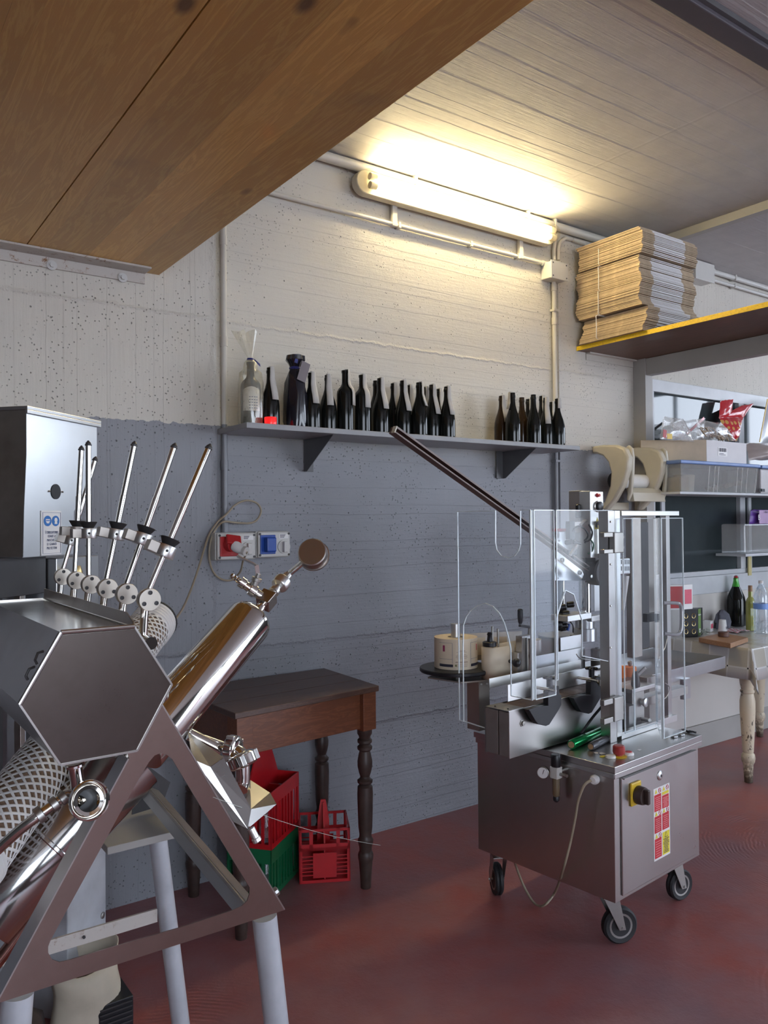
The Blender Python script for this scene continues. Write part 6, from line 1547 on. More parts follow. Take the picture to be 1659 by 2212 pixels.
# adjuster block by the post, seen through the door
blk = fb(1366, 1490, 1392, 1560, .22, .25, 'adjuster_block', MT['stcast'], .002)
build(LG().lathe([(.012, 0), (.013, .002), (.013, .012), (.018, .013), (.018, .020), (.015, .022)], la(1386, 1516, .2195), (0, -1, .0), 18), 'round_knob', MT['alupl'], blk)
build(LG().cyl(la(1386, 1553, .2195), la(1404, 1556, .17), .0075, n=14), 'pin', MT['stcast'], blk)
g = LG(); pb(g, 1366, 1483, 1415, 1492, .20, .29); build(g, 'top_flange', MT['alupl'], t, smooth=False, bevel=.002)
g = LG(); pb(g, 1398, 1462, 1418, 1486, .24, .28); build(g, 'small_block', MT['stcast'], t, smooth=False, bevel=.001)
build(LG().lathe([(.016, -.01), (.018, .0), (.014, .03), (.009, .05)], la(1373, 1478, .22), (0, 0, 1), 16), 'lever_boss', MT['dkgrey'], t)
build(LG().beam(la(1376, 1460, .22), la(1394, 1442, .20), .012, .012), 'clamp_lever', MT['stcast'], t, smooth=False, bevel=.003)
build(LG().tube(smooth([la(1441, 1380, .16), la(1436, 1400, .15), la(1425, 1420, .15), la(1420, 1440, .15)]), .0016, 6), 'thin_wire', MT['stcast'], t)
build(LG().tube(smooth([la(1436, 1475, .15), la(1446, 1485, .15), la(1440, 1505, .15), la(1425, 1515, .15), la(1417, 1530, .15)]), .0020, 6), 'thin_wire', MT['stcast'], t)
# outlet table (tray) towards the right
zt4 = .79
tr = thing('outlet_tray', LM @ V((1.0, .3, .74)), 'shallow stainless outlet tray sticking out to the right of the machine', 'tray', None, radians(6))
TQ = [at(px, py, 2, zt4, LM) for px, py in ((1463, 1447), (1567, 1418), (1490, 1396), (1392, 1394))]
# corners: near-left, near-right, far-right, far-left (kept rectangular in the machine frame)
xn0, xn1 = la(1466, 1440, .14).x, la(1567, 1418, .14).x
yn0, yn1 = .20, .52
x0t, x1t = .50, at(1567, 1418, 2, zt4, LM).x
y0t = at(1567, 1418, 2, zt4, LM).y; y1t = at(1392, 1394, 2, zt4, LM).y
y1t = min(y1t, y0t+.38)
for nm, lo, hi in (('front_rim', (x0t, y0t, zt4-.055), (x1t, y0t+.003, zt4)), ('right_rim', (x1t-.003, y0t+.0035, zt4-.055), (x1t, y1t, zt4)), ('back_rim', (x0t, y1t-.003, zt4-.055), (x1t-.0035, y1t, zt4)), ('tray_floor', (x0t, y0t+.0035, zt4-.055), (x1t-.0035, y1t-.0035, zt4-.052))):
    build(LG().box(lo, hi), nm, MT['galv'] if 'rim' in nm else MT['sth'], tr, smooth=False, bevel=.0008)
fb(1478, 1466, 1492, 1510, .30, .32, 'support_plate', MT['galv'])
build(LG().box((.42, .20, .641), (.47, .30, .735)), 'tray_support', MT['stcast'], t, smooth=False)
build(LG().box((.42, .20, .7352), (x0t+.2, .30, .7345)), 'tray_arm', MT['stcast'], t, smooth=False) if False else None
build(LG().box((.4705, .24, .700), (min(x1t-.05, .95), .29, .733)), 'tray_arm', MT['stcast'], t, smooth=False, bevel=.001)

# small things on the lid
LZ = .6405
c = at(1337, 1634, 2, LZ, LM)
es = build(LG().lathe([(.026, 0), (.027, .002), (.018, .004)], c, n=28), 'stop_button_base', MT['yelp'], t)
build(LG().lathe([(.012, .004), (.012, .008), (.019, .010), (.021, .016), (.0205, .034), (.017, .038), (.004, .0385)], c, n=28), 'emergency_stop_head', simple('worn_red_button', (.36, .035, .03), .4), es)
c = at(1319, 1637, 2, LZ, LM); build(LG().lathe([(.017, 0), (.018, .002), (.016, .008), (.008, .010)], c, n=22), 'white_push_button', MT['paper'], t)
c = at(1358, 1631, 2, LZ, LM); rb = build(LG().lathe([(.017, 0), (.018, .002), (.017, .009), (.013, .011)], c, n=22), 'ringed_push_button', MT['stickw'], t); build(LG().lathe([(.012, .0111), (.011, .013)], c, n=20), 'red_cap', MT['redled'], rb)
def stick(p0, p1, z, r, mat, nm, label, cat, cork=True):
    a_, b_ = at(*p0, 2, z, LM), at(*p1, 2, z, LM); a_.z = b_.z = LZ+r; tt = thing(nm, LM @ V(((a_.x+b_.x)/2, (a_.y+b_.y)/2, LZ)), label, cat, None, radians(6))
    d = (b_-a_).normalized(); n_ = (b_-a_).length
    prof = [(r*.92, 0), (r, .004), (r, n_*.3), (r*1.03, n_*.32), (r*1.03, n_*.34), (r, n_*.36), (r*.93, n_*.97), (r*.80, n_)]
    build(LG().lathe(prof, a_, d, 26), 'sleeve', mat, tt)
    build(LG().cyl(a_-d*.0015, a_-d*.0003, r*.72, n=20), 'cork_disc', MT['cork'], tt)
    return tt
g0, g1 = at(1234, 1610, 2, .655, LM), at(1305, 1573, 2, .655, LM)
tt = stick((1234, 1610), (1309, 1576), .655, .0165, MT['grncap'], 'green_capsule_stick', 'stack of shiny green foil capsules lying on the machine lid', 'capsules')
stick((1276, 1614), (1312, 1596), .652, .0135, MT['gryfoil'], 'grey_capsule_stick', 'short dark grey foil capsule beside the green one', 'capsules')
rr = random.Random(4)
for k_, (px, py, mt_2, lb, sz_) in enumerate(((1303, 1634, 'stickyel', 'yellow paper scrap in front of the capsules', .014), (1300, 1628, 'paper', 'curled white label scrap behind the yellow one', .014), (1288, 1627, 'paper', 'thin white sliver of paper by the grey capsule', .009), (1380, 1620, 'stickw', 'white smear of torn label in the middle of the lid', .012))):
    c = at(px, py, 2, LZ, LM); pts = [V((c.x+cos(i*2*pi/7)*sz_*rr.uniform(.5, 1.2), c.y+sin(i*2*pi/7)*sz_*rr.uniform(.4, 1), LZ+.0006)) for i in range(7)]
    o = build(LG().prism(pts, (0, 0, .0012)), 'paper_scrap', MT[mt_2], smooth=False); tag(o, lb, 'paper scrap')
for k_, (px, py) in enumerate(((1456, 1592), (1471, 1588))):
    c = at(px, py, 2, LZ, LM); o = build(LG().lathe([(.012, 0), (.0135, .002), (.0135, .006), (.008, .008)], c, n=18), 'adjusting_foot', MT['galv'], t)
g = LG()
for i in range(26):
    c = at(1490+rr.random()*28-10, 1576+rr.random()*8, 2, LZ, LM); c.x = min(c.x, CW+.005); g.cbox((c.x, c.y, LZ+.003+rr.random()*.004), (.010, .005, .004), Matrix.Rotation(rr.random()*3, 3, 'Z'))
o = build(g, 'black_crumbs', MT['blk'], smooth=False, kind='stuff'); tag(o, 'small heap of black shreds on the right corner of the lid', 'crumbs')
for ch in list(t.children):
    if ch.name.startswith('belt_plate') and ch is not bme: pass

# ================================================================ BOTTLE FILLER (foreground left)
YP1 = 1.40                      # front frame plate
YT0, YT1 = 1.375, 2.05          # tub from front to back
t = thing('bottle_filler', (.9, 1.75, 0), 'large stainless six-spout bottle filler on grey tube legs in the foreground', 'machine')
FT = t
HX = [(131.7, 1366), (290, 1353), (371, 1478.5), (296, 1621.6), (130, 1652), (42, 1521.6)]
hx = [at(px, py, 1, YT0) for px, py in HX]
fac = steel('smudged_sheet_steel', (.56, .545, .52), .22, (3, 3, 40), .45)
front = steel('reflection_darkened_front_sheet', (.12, .10, .092), .30, (40, 4, 40), .6, .35)  # dark brown reflection of the room is put into the base colour
def off(P, k):
    c = sum(P, V())/len(P); return [c+(p-c)*k for p in P]
g = G()
n_ = 6
# shell: each facet a sheet
for i in range(6):
    if i == 0: continue
    a, b = hx[i], hx[(i+1) % 6]
    g.prism([a, b, b+V((0, YT1-YT0, 0)), a+V((0, YT1-YT0, 0))], ((a+b)/2-sum(hx, V())/6).normalized()*-.002)
tub = build(g, 'tub_shell', fac, t, smooth=False)
build(G().prism([p+V((0, YT1-YT0, 0)) for p in hx], (0, .003, 0)), 'tub_back', fac, t, smooth=False)
# front sheet set in a narrow folded rim
build(G().prism([p+V((0, .001, 0)) for p in off(hx, .985)], (0, .003, 0)), 'tub_front', front, t, smooth=False)
for i in range(6):
    a, b = hx[i], hx[(i+1) % 6]; c = sum(hx, V())/6
    if i in (0, 5):
        build(G().cyl(a, b, .0042, n=10), 'rolled_rim', MT['st'], t)
    else:
        build(G().beam(a, b, .003, .004, (0, 1, 0)), 'folded_rim', MT['st'], t, smooth=False)
# recessed top sheet and rear ledge
A_, B_ = hx[0], hx[1]
build(G().prism([A_-V((0, 0, .003)), B_-V((0, 0, .003)), B_+V((0, YT1-YT0, -.003)), A_+V((0, YT1-YT0, -.003))], (0, 0, -.002)), 'tub_lid', steel('greasy_lid_steel', (.62, .60, .55), .16, (3, 3, 20), .3), t, smooth=False)
# upstand along the right edge
g = G(); x_ = B_.x+.001
P = [(x_, YT0+.002, B_.z-.002), (x_, YT0+.012, B_.z+.008), (x_+.004, YT0+.06, B_.z+.019), (x_+.005, YT1+.02, B_.z+.021), (x_, YT1, B_.z-.002)]
build(G().prism(P, (.0018, 0, 0)), 'upstand', MT['stdull'], t, smooth=False)
# catch on the left facet
fm = lerp(hx[5], hx[0], .42); nrm = V((-(hx[0]-hx[5]).z, 0, (hx[0]-hx[5]).x)).normalized()
c = at(52, 1478, 0, lerp(hx[5].x, hx[0].x, .3))
d_ = (hx[0]-hx[5]).normalized()
for k_, (u, L_) in enumerate(((.30, .0), (.52, .0))):
    q = lerp(hx[5], hx[0], u)+V((0, .018, 0))+nrm*.003
    build(G().tube([q, q+nrm*.006+d_*.004, q+nrm*.007+d_*.016+V((0, .004*k_, 0)), q+d_*.022+V((0, .006, 0))], .0022, 8), 'catch_hook', MT['dkgrey'], t)

# six spouts in a row
x0 = at(323, 1295.5, 1, 1.48).x
rows = [((323, 1295.5), (363, 1190), (465, 957)), ((274.7, 1283), (311, 1163), (388, 955)), ((233, 1271.5), (254, 1154), (299, 951)),
        ((197.5, 1262.6), (196, 1152), (197, 950)), ((166, 1253.7), (169, 1148), (182, 961)), ((136.7, 1246), (150, 1166), (213, 985))]
lab6 = ['nearest spout, leaning furthest to the right', 'second spout from the front, leaning right', 'third spout from the front, leaning slightly', 'fourth spout from the front, upright', 'fifth spout, upright', 'rearmost spout, leaning right']
for i, (dc, cc, tc) in enumerate(rows):
    c = at(*dc, 0, x0); y = c.y; col_ = at(*cc, 1, y); tip = at(*tc, 1, y)
    ax = (tip-col_).normalized()
    base = c+V((0, .024, 0)); ax0 = (tip-base); ax0.y = 0; Lr = ax0.length; ax0.normalize()
    col_ = base+ax0*((col_-base).dot(ax0)); 
    # spout = the tube itself, its fittings are sub-parts
    st0 = base+ax0*.012
    mid = base+ax0*(Lr*.62)
    sp = build(G().tube([st0, col_, mid, mid+ax0*.0005, base+ax0*(Lr-.012)], [.0052, .0052, .0066, .0052, .0052] if False else [.0058, .0058, .0074, .0064, .0064], 14), 'spout', MT['stpol'], t)
    build(G().lathe([(.0066, 0), (.0076, .001), (.0076, .0035), (.006, .0045), (.006, .0055), (.0066, .006), (.0015, .0125)], base+ax0*(Lr-.012), ax0, 14), 'spout_tip', MT['dkgrey'], sp)
    build(G().lathe([(.0205, -.007), (.021, -.006), (.021, .006), (.0205, .007)], base+V((0, -.017, 0)), (0, 1, 0), 30), 'valve_body', MT['stdull'], sp)
    fp = build(G().lathe([(.0205, -.001), (.0212, 0), (.0205, .0015)], base+V((0, -.0265, 0)), (0, -1, 0), 30), 'valve_face', steel('valve_face_steel', (.62, .57, .50), .34, (20, 20, 20), .1) if i == 0 else bpy.data.materials['valve_face_steel'], sp)
    g = G()
    rot = (.9, .9, .9, .9, .9, .9)[i]
    for k_ in range(3):
        an = pi/2+k_*2*pi/3; p = base+V((cos(an)*.0135, -.0285, sin(an)*.0135)); g.lathe([(.0042, -.0002), (.0042, .0012), (.0026, .0014), (.0024, .0003)], p, (0, -1, 0), 12)
    build(g, 'socket_screws', MT['dkgrey'], sp, kind='stuff')
    # collar with side block and rubber cone
    build(G().lathe([(.0195, -.0115), (.020, -.0105), (.020, .0105), (.0195, .0115)], col_, ax0, 30), 'collar', MT['alupl'], sp)
    s_ = V((ax0.z, 0, -ax0.x)); build(G().cbox(col_-s_*.022+V((0, .004, 0)), (.030, .026, .021), Matrix((s_, V((0, 1, 0)), ax0)).transposed()), 'collar_block', MT['stdull'], sp, smooth=False, bevel=.001)
    build(G().cyl(col_-s_*.004+V((0, -.0194, 0)), col_-s_*.004+V((0, -.0205, 0)), .0028, n=10), 'grub_hole', MT['blk'], sp)
    build(G().lathe([(.0105, 0), (.012, .001), (.0195, .0135), (.0188, .0145), (.0075, .013)], col_+ax0*.0118, ax0, 28), 'rubber_cone', MT['rub'], sp)
    # stem down to the tub
    build(G().tube([base+V((0, .002, -.018)), base+V((-.002, .002, -.040)), base+V((-.004, .002, -.075))], .0078, 14), 'stem', MT['stpol'], sp)
    sp['label'] = lab6[i]
# shared manifold under the stems
zst = x0
build(G().cyl((x0-.004, 1.46, at(305, 1362, 1, 1.5).z-.02), (x0-.004, YT1+.03, at(305, 1362, 1, 1.5).z-.02), .012, n=16), 'manifold', MT['stpol'], t)

# front frame plate
def yp(pts, y=YP1): return [at(px, py, 1, y) for px, py in pts]
outer = yp([(250, 1480), (320, 1478), (348, 1521), (480, 1744), (614, 1966), (546.7, 1988), (340, 2055), (0, 2166), (-30, 2176), (0, 2157), (140, 1897), (232, 1727), (279, 1640)])
inner = yp([(372, 1640), (455, 1777), (530, 1902), (539, 1917), (539, 1932), (534, 1947), (522, 1958), (505, 1966), (386, 2005), (250, 2044), (150, 2074), (129, 2079), (113, 2073), (104, 2058), (104, 2045), (110, 2030), (150, 1956), (233, 1805), (300, 1682), (322, 1646), (334, 1632), (346, 1627), (360, 1630)])
plt = build(G().plate([outer, inner], (0, .003, 0)), 'frame_plate', steel('reflection_tinted_frame_steel', (.33, .25, .225), .30, (3, 3, 30), .5), t, smooth=False)  # reflected brown is mixed into this steel's base colour
def flange(pts, dep=.03, nm='frame_flange'):
    P = yp(pts)
    for a, b in zip(P, P[1:]):
        build(G().prism([a, b, b+V((0, dep, 0)), a+V((0, dep, 0))], V((-(b-a).z, 0, (b-a).x)).normalized()*.0025), nm, MT['st'], t, smooth=False)
flange([(348, 1521), (614, 1966)], .008); flange([(0, 2157), (279, 1640)], .045)
# back frame plate, same outline
dyb = .80
P2 = [p+V((0, dyb, 0)) for p in outer]; I2 = [p+V((0, dyb, 0)) for p in inner]
build(G().plate([P2, I2], (0, .003, 0)), 'rear_frame_plate', MT['stdull'], t, smooth=False) if False else None
def leg(p0, p1, y, r, nm='leg'):
    a, b = at(*p0, 1, y), at(*p1, 1, y); d = b-a; e = a+d*((a.z-.001)/(a.z-b.z)); return build(G().cyl(a, V((e.x, e.y, .0)), r, n=24), nm, MT['legblue'], t)
leg((571, 1978), (597, 2212), 1.435, .0245); leg((333.6, 1752), (390.5, 2212), 2.16, .0245); leg((38, 2146), (33, 2212), 1.435, .0250)
# stand: top plate, crossbars
zp = at(300, 1748, 1, 2.16).z
xa, xb = at(180, 1780, 1, 2.16).x, at(345, 1748, 1, 2.16).x
build(G().box((xa, 1.95, zp-.018), (xb, 2.19, zp)), 'stand_plate', MT['alugrey'], t, smooth=False, bevel=.002)
b0, b1 = at(98, 2048, 1, 2.16), at(339, 1976, 1, 2.16)
build(G().box((b0.x-.1, 2.155, b1.z-.018), (b1.x, 2.163, b1.z+.018)), 'crossbar', MT['rusty'], t, smooth=False, bevel=.001)
c = at(182, 2024, 1, 2.15); build(G().cyl((c.x, 2.1545, b1.z+.002), (c.x, 2.150, b1.z+.002), .004, n=8), 'crossbar_bolt', MT['dkgrey'], t)
a, b = at(324, 1700, 1, 2.12), at(548, 1962, 1, 1.47)
build(G().beam(a, b, .045, .006, (0.6, 0, 1)), 'diagonal_brace', MT['stdull'], t, smooth=False, bevel=.001)
x_ = (b-a).cross(V((.6, 0, 1))).normalized()
build(G().beam(a+x_*.022+V((0, 0, -.014)), b+x_*.022+V((0, 0, -.014)), .004, .032, (0.6, 0, 1)), 'brace_flange', MT['st'], t, smooth=False)
# triangular plate on the rear corner
build(G().prism(yp([(300, 1640), (368, 1690), (350, 1740), (285, 1760)], 2.11), (0, .004, 0)), 'rear_gusset', MT['dkgrey'], t, smooth=False)

# polished inclined tank
a, b = dp(300, 1618, 1.50), dp(541, 1337, 1.77)
d = (b-a).normalized(); L_ = (b-a).length; R_ = .0525
build(G().lathe([(R_*.985, 0), (R_, .002), (R_, L_-.012), (R_*.975, L_-.003), (R_*.90, L_+.005), (R_*.72, L_+.011), (R_*.4, L_+.014), (.012, L_+.015)], a, d, 48), 'filter_tank', MT['stpol'], t)
e0 = b+d*.014
nk = build(G().lathe([(.013, 0), (.0135, .006), (.011, .007), (.011, .014), (.0135, .015), (.0135, .022), (.011, .023), (.011, .034), (.0125, .035)], e0, d, 20), 'tank_neck', MT['stpol'], t)
fx, fy = perp(d)
Rm = Matrix((fx, fy, d)).transposed()
cb = e0+d*.052
tee = build(G().cbox(cb, (.034, .034, .036), Rm @ Matrix.Rotation(.35, 3, 'Z')), 'tee_block', steel('bronzed_fitting', (.46, .40, .36), .22, (20, 20, 20), .1), t, smooth=False, bevel=.002)
g0 = cb+d*.018
build(G().lathe([(.010, 0), (.010, .010), (.013, .011), (.013, .020), (.009, .021), (.009, .030), (.019, .034), (.021, .038), (.021, .054), (.018, .058), (.012, .060), (.011, .075)], g0, d, 22), 'union', MT['alupl'], t)
g1 = dp(676, 1196, 1.86)
gb = g0+d*.075; gd = V((.35, .80, -.15)).normalized()
gd = (-ray(676, 1196)).normalized()*-1
gx = (gd+V((.25, -.0, -.42))).normalized()
ga = build(G().lathe([(.001, -.0135), (.031, -.0135), (.0335, -.0115), (.0345, .008), (.0345, .012), (.037, .0125), (.037, .017), (.033, .018), (.001, .0175)], g1, gx, 40), 'pressure_gauge', MT['bronze'], t)
build(G().tube([gb-d*.006, gb+d*.01, g1-(g1-gb).normalized()*.028], .0075, 12), 'gauge_stem', MT['alupl'], t)
gu, gv = perp(gx)
for k_ in range(4):
    an = 2.2+k_*.5; build(G().sphere(g1-gx*.0138-V((0, 0, .014))+gu*cos(an)*.006+gv*sin(an)*.006, .0018, 8), 'gauge_rivet', MT['dkgrey'], ga)
# sampling cock on the tee
s1 = dp(566, 1286, 1.80); s0_ = cb; sd = (dp(510, 1250, 1.80)-s0_).normalized()
cock = build(G().lathe([(.011, .016), (.011, .030), (.015, .032), (.015, .046), (.011, .048), (.010, .060), (.013, .062), (.013, .074), (.006, .076), (.0075, .080), (.005, .084), (.0075, .088), (.005, .092), (.0075, .096), (.004, .100)], s0_, sd, 16), 'sampling_cock', MT['stpol'], t)
v0 = s0_+sd*.040; vu = (dp(556, 1239, 1.80)-dp(547, 1262, 1.80)).normalized()
build(G().lathe([(.009, .010), (.009, .022), (.012, .023), (.012, .030), (.006, .031), (.006, .040)], v0, vu, 14), 'valve_bonnet', MT['stcast'], cock)
h1, h2, h3 = v0+vu*.036, dp(554, 1221, 1.80), dp(512, 1201, 1.80)
build(G().beam(h1, h2, .010, .0025, (0, 1, .3)), 'lever', MT['alupl'], cock, smooth=False); build(G().beam(h2, h3, .010, .0025, (0, .5, 1)), 'lever', MT['alupl'], cock, smooth=False)

# second, lower inclined vessel behind the left leg of the frame
a, b = dp(-40, 1985, 1.52), dp(285, 1640, 1.72); d = (b-a).normalized(); L_ = (b-a).length
build(G().lathe([(.071, 0), (.073, .003), (.073, L_*.42), (.0745, L_*.425), (.0745, L_*.44), (.073, L_*.445), (.073, L_)], a, d, 48), 'lower_vessel', steel('dim_polished_vessel', (.55, .54, .53), .13, (2, 2, 30), .3, .4), t)
a, b = dp(-30, 2110, 1.50), dp(120, 1915, 1.56); build(G().cyl(a, b, .012, n=16), 'copper_toned_pipe', steel('reddish_pipe', (.42, .22, .18), .2, (10, 10, 10)), t)

# perforated white cartridge lying behind the tub (top end and bottom end show)
def lattice(a, b, R, nu, rows_, nm, mat, hole=.60):
    d = (b-a).normalized(); x, y = perp(d); L_ = (b-a).length; g = G(); du = 2*pi/nu; dv = L_/rows_
    def P(u, v): return a+d*v+x*(cos(u)*R)+y*(sin(u)*R)
    for j in range(rows_+1):
        for i in range(nu):
            u0 = (i+.5*(j % 2))*du; v0 = j*dv
            o = [P(u0+du*.5*ku, v0+dv*kv) for ku, kv in ((0, -1), (1, 0), (0, 1), (-1, 0))]
            n_ = [P(u0+du*.5*ku*hole, v0+dv*kv*hole) for ku, kv in ((0, -1), (1, 0), (0, 1), (-1, 0))]
            g.add(o+n_, [(k, (k+1) % 4, 4+(k+1) % 4, 4+k) for k in range(4)])
    return g
a, b = dp(-80, 1880, 1.38), dp(335, 1342, 2.35)
d = (b-a).normalized(); R_ = .060
ct = build(lattice(a+d*.02, b-d*.05, R_, 16, int((b-a).length/.0118), '', None, .68), 'cartridge_cage', MT['wplast'], t, smooth=True, solid=.002, ang=80)
build(G().cyl(a+d*.005, b-d*.03, R_*.90, n=32), 'filter_medium', MT['tan'], t)
pr = [(R_*1.01, -.055), (R_*1.03, -.05)]
for k_ in range(4): pr += [(R_*1.03, -.048+k_*.014), (R_*1.07, -.046+k_*.014), (R_*1.07, -.038+k_*.014), (R_*1.02, -.036+k_*.014)]
pr += [(R_*1.05, .012), (R_*.9, .014), (.001, .014)]
build(G().lathe(pr, b-d*.012, d, 40), 'cartridge_end', MT['wplast'], t)
build(G().lathe([(R_*1.02, 0), (R_*1.08, .001), (R_*1.08, .007), (R_*1.02, .008)], b-d*.002, d, 36, cap=False), 'sealing_ring', MT['rub'], t)
pr = [(R_*1.0, .03)]
for k_ in range(5): pr += [(R_*1.03, .028-k_*.014), (R_*1.09, .026-k_*.014), (R_*1.09, .018-k_*.014), (R_*1.03, .016-k_*.014)]
pr += [(R_*.9, -.05), (.001, -.05)]
build(G().lathe(pr, a, d, 40), 'cartridge_end', MT['wplast'], t)

# outlet under the tub with clamp ferrule facing us
n0, n1 = at(161, 1648, 1, 1.43), at(171, 1712, 1, 1.43)
build(G().lathe([(.014, 0), (.016, .002), (.016, .006), (.0115, .008), (.0115, .03), (.014, (n0-n1).length), (.016, (n0-n1).length+.008)], n0, n1-n0, 22), 'outlet_neck', MT['stpol'], t)
fc = at(193, 1729, 1, 1.375); fd = (CAM-fc).normalized(); fd = (fd+V((.25, 0, -.05))).normalized()
build(G().lathe([(.016, -.045), (.020, -.030), (.020, -.012), (.030, -.008), (.0325, -.004), (.0335, 0), (.0325, .004), (.030, .0055), (.0275, .003), (.024, -.002), (.0185, -.003), (.0175, -.006), (.0155, -.020), (.0150, -.036)], fc, fd, 44, cap=False), 'outlet_ferrule', MT['stpol'], t)
build(G().cyl(fc-fd*.034, fc-fd*.036, .0156, n=24), 'dark_bore', MT['blk'], t)
pts = [fc-fd*.03+V((-.004, 0, -.004)), at(150, 1716, 1, 1.43), at(118, 1737, 1, 1.43), at(80, 1764, 1, 1.43), at(40, 1795, 1, 1.44), at(-10, 1840, 1, 1.46)]
build(G().tube(smooth(pts, 4), .0088, 14), 'return_pipe', MT['stpol'], t)
for px, py, r_ in ((118, 1737, .0125), (86, 1760, .0145), (137, 1724, .0115)):
    c = at(px, py, 1, 1.43); dd_ = (at(40, 1795, 1, 1.43)-at(118, 1737, 1, 1.43)).normalized(); build(G().lathe([(r_*.9, -.006), (r_, -.005), (r_, .005), (r_*.9, .006)], c, dd_, 18), 'pipe_clamp', MT['stcast'], t)

# drip trough on the right of the frame, folded sheet
def F5(x, y, t_): return dp(340+.3039*x, 1540+.3039*y, t_)
A5, B5, C5, D5, E5, F_5, G5 = F5(215, 135, 1.62), F5(470, 320, 1.60), F5(665, 685, 1.575), F5(640, 825, 1.555), F5(540, 775, 1.54), F5(250, 330, 1.56), F5(375, 385, 1.565)
H5, I5, J5 = F5(800, 570, 1.66), F5(845, 650, 1.64), F5(660, 480, 1.69)
K5 = F5(430, 300, 1.72)
trm = steel('grey_trough_sheet', (.40, .385, .37), .26, (2, 2, 30), .4)
for P in ([A5, B5, G5, F_5], [G5, B5, C5, D5], [F_5, G5, D5, E5], [C5, H5, I5, D5], [J5, H5, C5, F5(620, 640, 1.60)], [F5(560, 480, 1.73), J5, H5, I5]):
    g = G().add(P, [tuple(range(len(P)))]); o = build(g, 'trough_sheet', trm, t, smooth=False, solid=.002)
a, b = F5(665, 820, 1.555), F5(700, 890, 1.555); build(G().lathe([(.0075, 0), (.0075, .02), (.009, .021), (.009, .028), (.0065, .030)], a, b-a, 16), 'drain_spigot', MT['alupl'], t)
# union nuts and elbow above the trough
a, b = F5(225, 150, 1.66), F5(450, 265, 1.68); build(G().cyl(a, b, .013, n=20), 'feed_pipe', MT['stpol'], t); build(G().cyl(a+V((0, 0, .004)), b+V((.004, 0, .012)), .006, n=14), 'feed_pipe', MT['stpol'], t)
def nut(c, d, R_, w_, nm='union_nut'):
    pr = [(R_*.62, -w_*.6), (R_*.9, -w_*.5), (R_, -w_*.35), (R_, w_*.35), (R_*.9, w_*.5), (R_*.62, w_*.6)]
    o = build(G().lathe(pr, c, d, 34), nm, MT['stpol'], t); x, y = perp(d)
    for k_ in range(4):
        p = c+x*cos(k_*pi/2+.4)*R_+y*sin(k_*pi/2+.4)*R_; build(G().cbox(p, (w_*.35, w_*.35, w_*.8), Matrix((x, y, d)).transposed()), 'nut_lug', MT['alupl'], o, smooth=False, bevel=.001)
    return o
d1 = (F5(640, 260, 1.66)-F5(450, 230, 1.68)).normalized()
nut(F5(535, 255, 1.67), d1, .028, .022)
d2 = V((d1.x*.4, d1.y*.4, -.9)).normalized()
nut(F5(600, 335, 1.66), d2, .031, .026)
q = [F5(535, 262, 1.67), F5(585, 290, 1.665), F5(603, 345, 1.66), F5(606, 420, 1.66), F5(602, 500, 1.66), F5(590, 545, 1.65)]
build(G().tube(smooth(q, 5), .0155, 20), 'elbow_pipe', MT['stpol'], t)
c = F5(835, 1280, 1.52); build(G().lathe([(.007, 0), (.009, .002), (.009, .008), (.005, .010)], at(592, 1929, 1, YP1+.012), (.85, -.1, .5), 10), 'frame_bolt', MT['stcast'], t)

# ================================================================ CORKING MACHINE WITH HOPPER (behind the filler)
ha = radians(48.7)
near = dp(57, 885, 2.15)
T2 = Matrix(((sin(ha), -cos(ha), 0, near.x), (cos(ha), sin(ha), 0, near.y), (0, 0, 1, 0), (0, 0, 0, 1)))
def h2(px, py, ax=1, v=0.0): return at(px, py, ax, v, T2)
t = thing('corking_machine', (near.x+.15, near.y+.2, 0), 'tall sheet-metal corking machine with hopper and Italian safety notice at far left', 'machine')
zt, zk1, zk2, zb = near.z, h2(57, 981).z, h2(52, 1103).z, h2(50, 1203).z
W0, W1 = h2(209, 912).x, h2(160, 1195).x
BY = .42
xs2 = h2(52, 1103).x; xs3 = h2(50, 1203).x
prof = [(0, zt), (0, zk1), (xs2, zk2), (xs3, zb)]
right = [(W0, zt), (W0, zk1), (W1, zk2), (W1, zb)]
g = G(T2)
for i in range(3):
    (a0, z0), (a1, z1) = prof[i], prof[i+1]; (c0_, _), (c1_2, _) = right[i], right[i+1]
    g2 = G(T2).prism([(a0, 0, z0), (a1, 0, z1), (c1_2, 0, z1), (c0_, 0, z0)], (0, .002, 0)); build(g2, 'hopper_side', steel('bright_hopper_sheet', (.74, .76, .78), .30, (3, 3, 25), .12) if i == 0 else bpy.data.materials['bright_hopper_sheet'], t, smooth=False)
    g2 = G(T2).prism([(a0, 0.0021, z0), (a1, 0.0021, z1), (a1, BY, z1), (a0, BY, z0)], (.002, 0, 0)); build(g2, 'hopper_front', MT['stdull'], t, smooth=False)
    g2 = G(T2).prism([(c0_, 0.0021, z0), (c1_2, 0.0021, z1), (c1_2, BY, z1), (c0_, BY, z0)], (-.002, 0, 0)); build(g2, 'hopper_rear', MT['stdull'], t, smooth=False)
build(G(T2).box((-.006, -.008, zt+.0005), (W0+.012, BY+.01, zt+.010)).box((-.006, -.008, zt-.010), (W0+.012, -.0005, zt+.0004)), 'hopper_lid', MT['galv'], t, smooth=False, bevel=.001)
build(G(T2).box((xs3, .002, zb-.002), (W1, BY, zb)), 'hopper_bottom', MT['galv'], t, smooth=False)
c = h2(120, 1062); yk = -.001
build(G(T2).cyl((c.x, -.0008, c.z), (c.x, -.0022, c.z), .0215, n=28), 'sight_hole', MT['blk'], t)
for s_ in (-1, 1): build(G(T2).sphere((c.x+s_*.030, -.002, c.z), .003, 8), 'rivet', MT['stcast'], t)
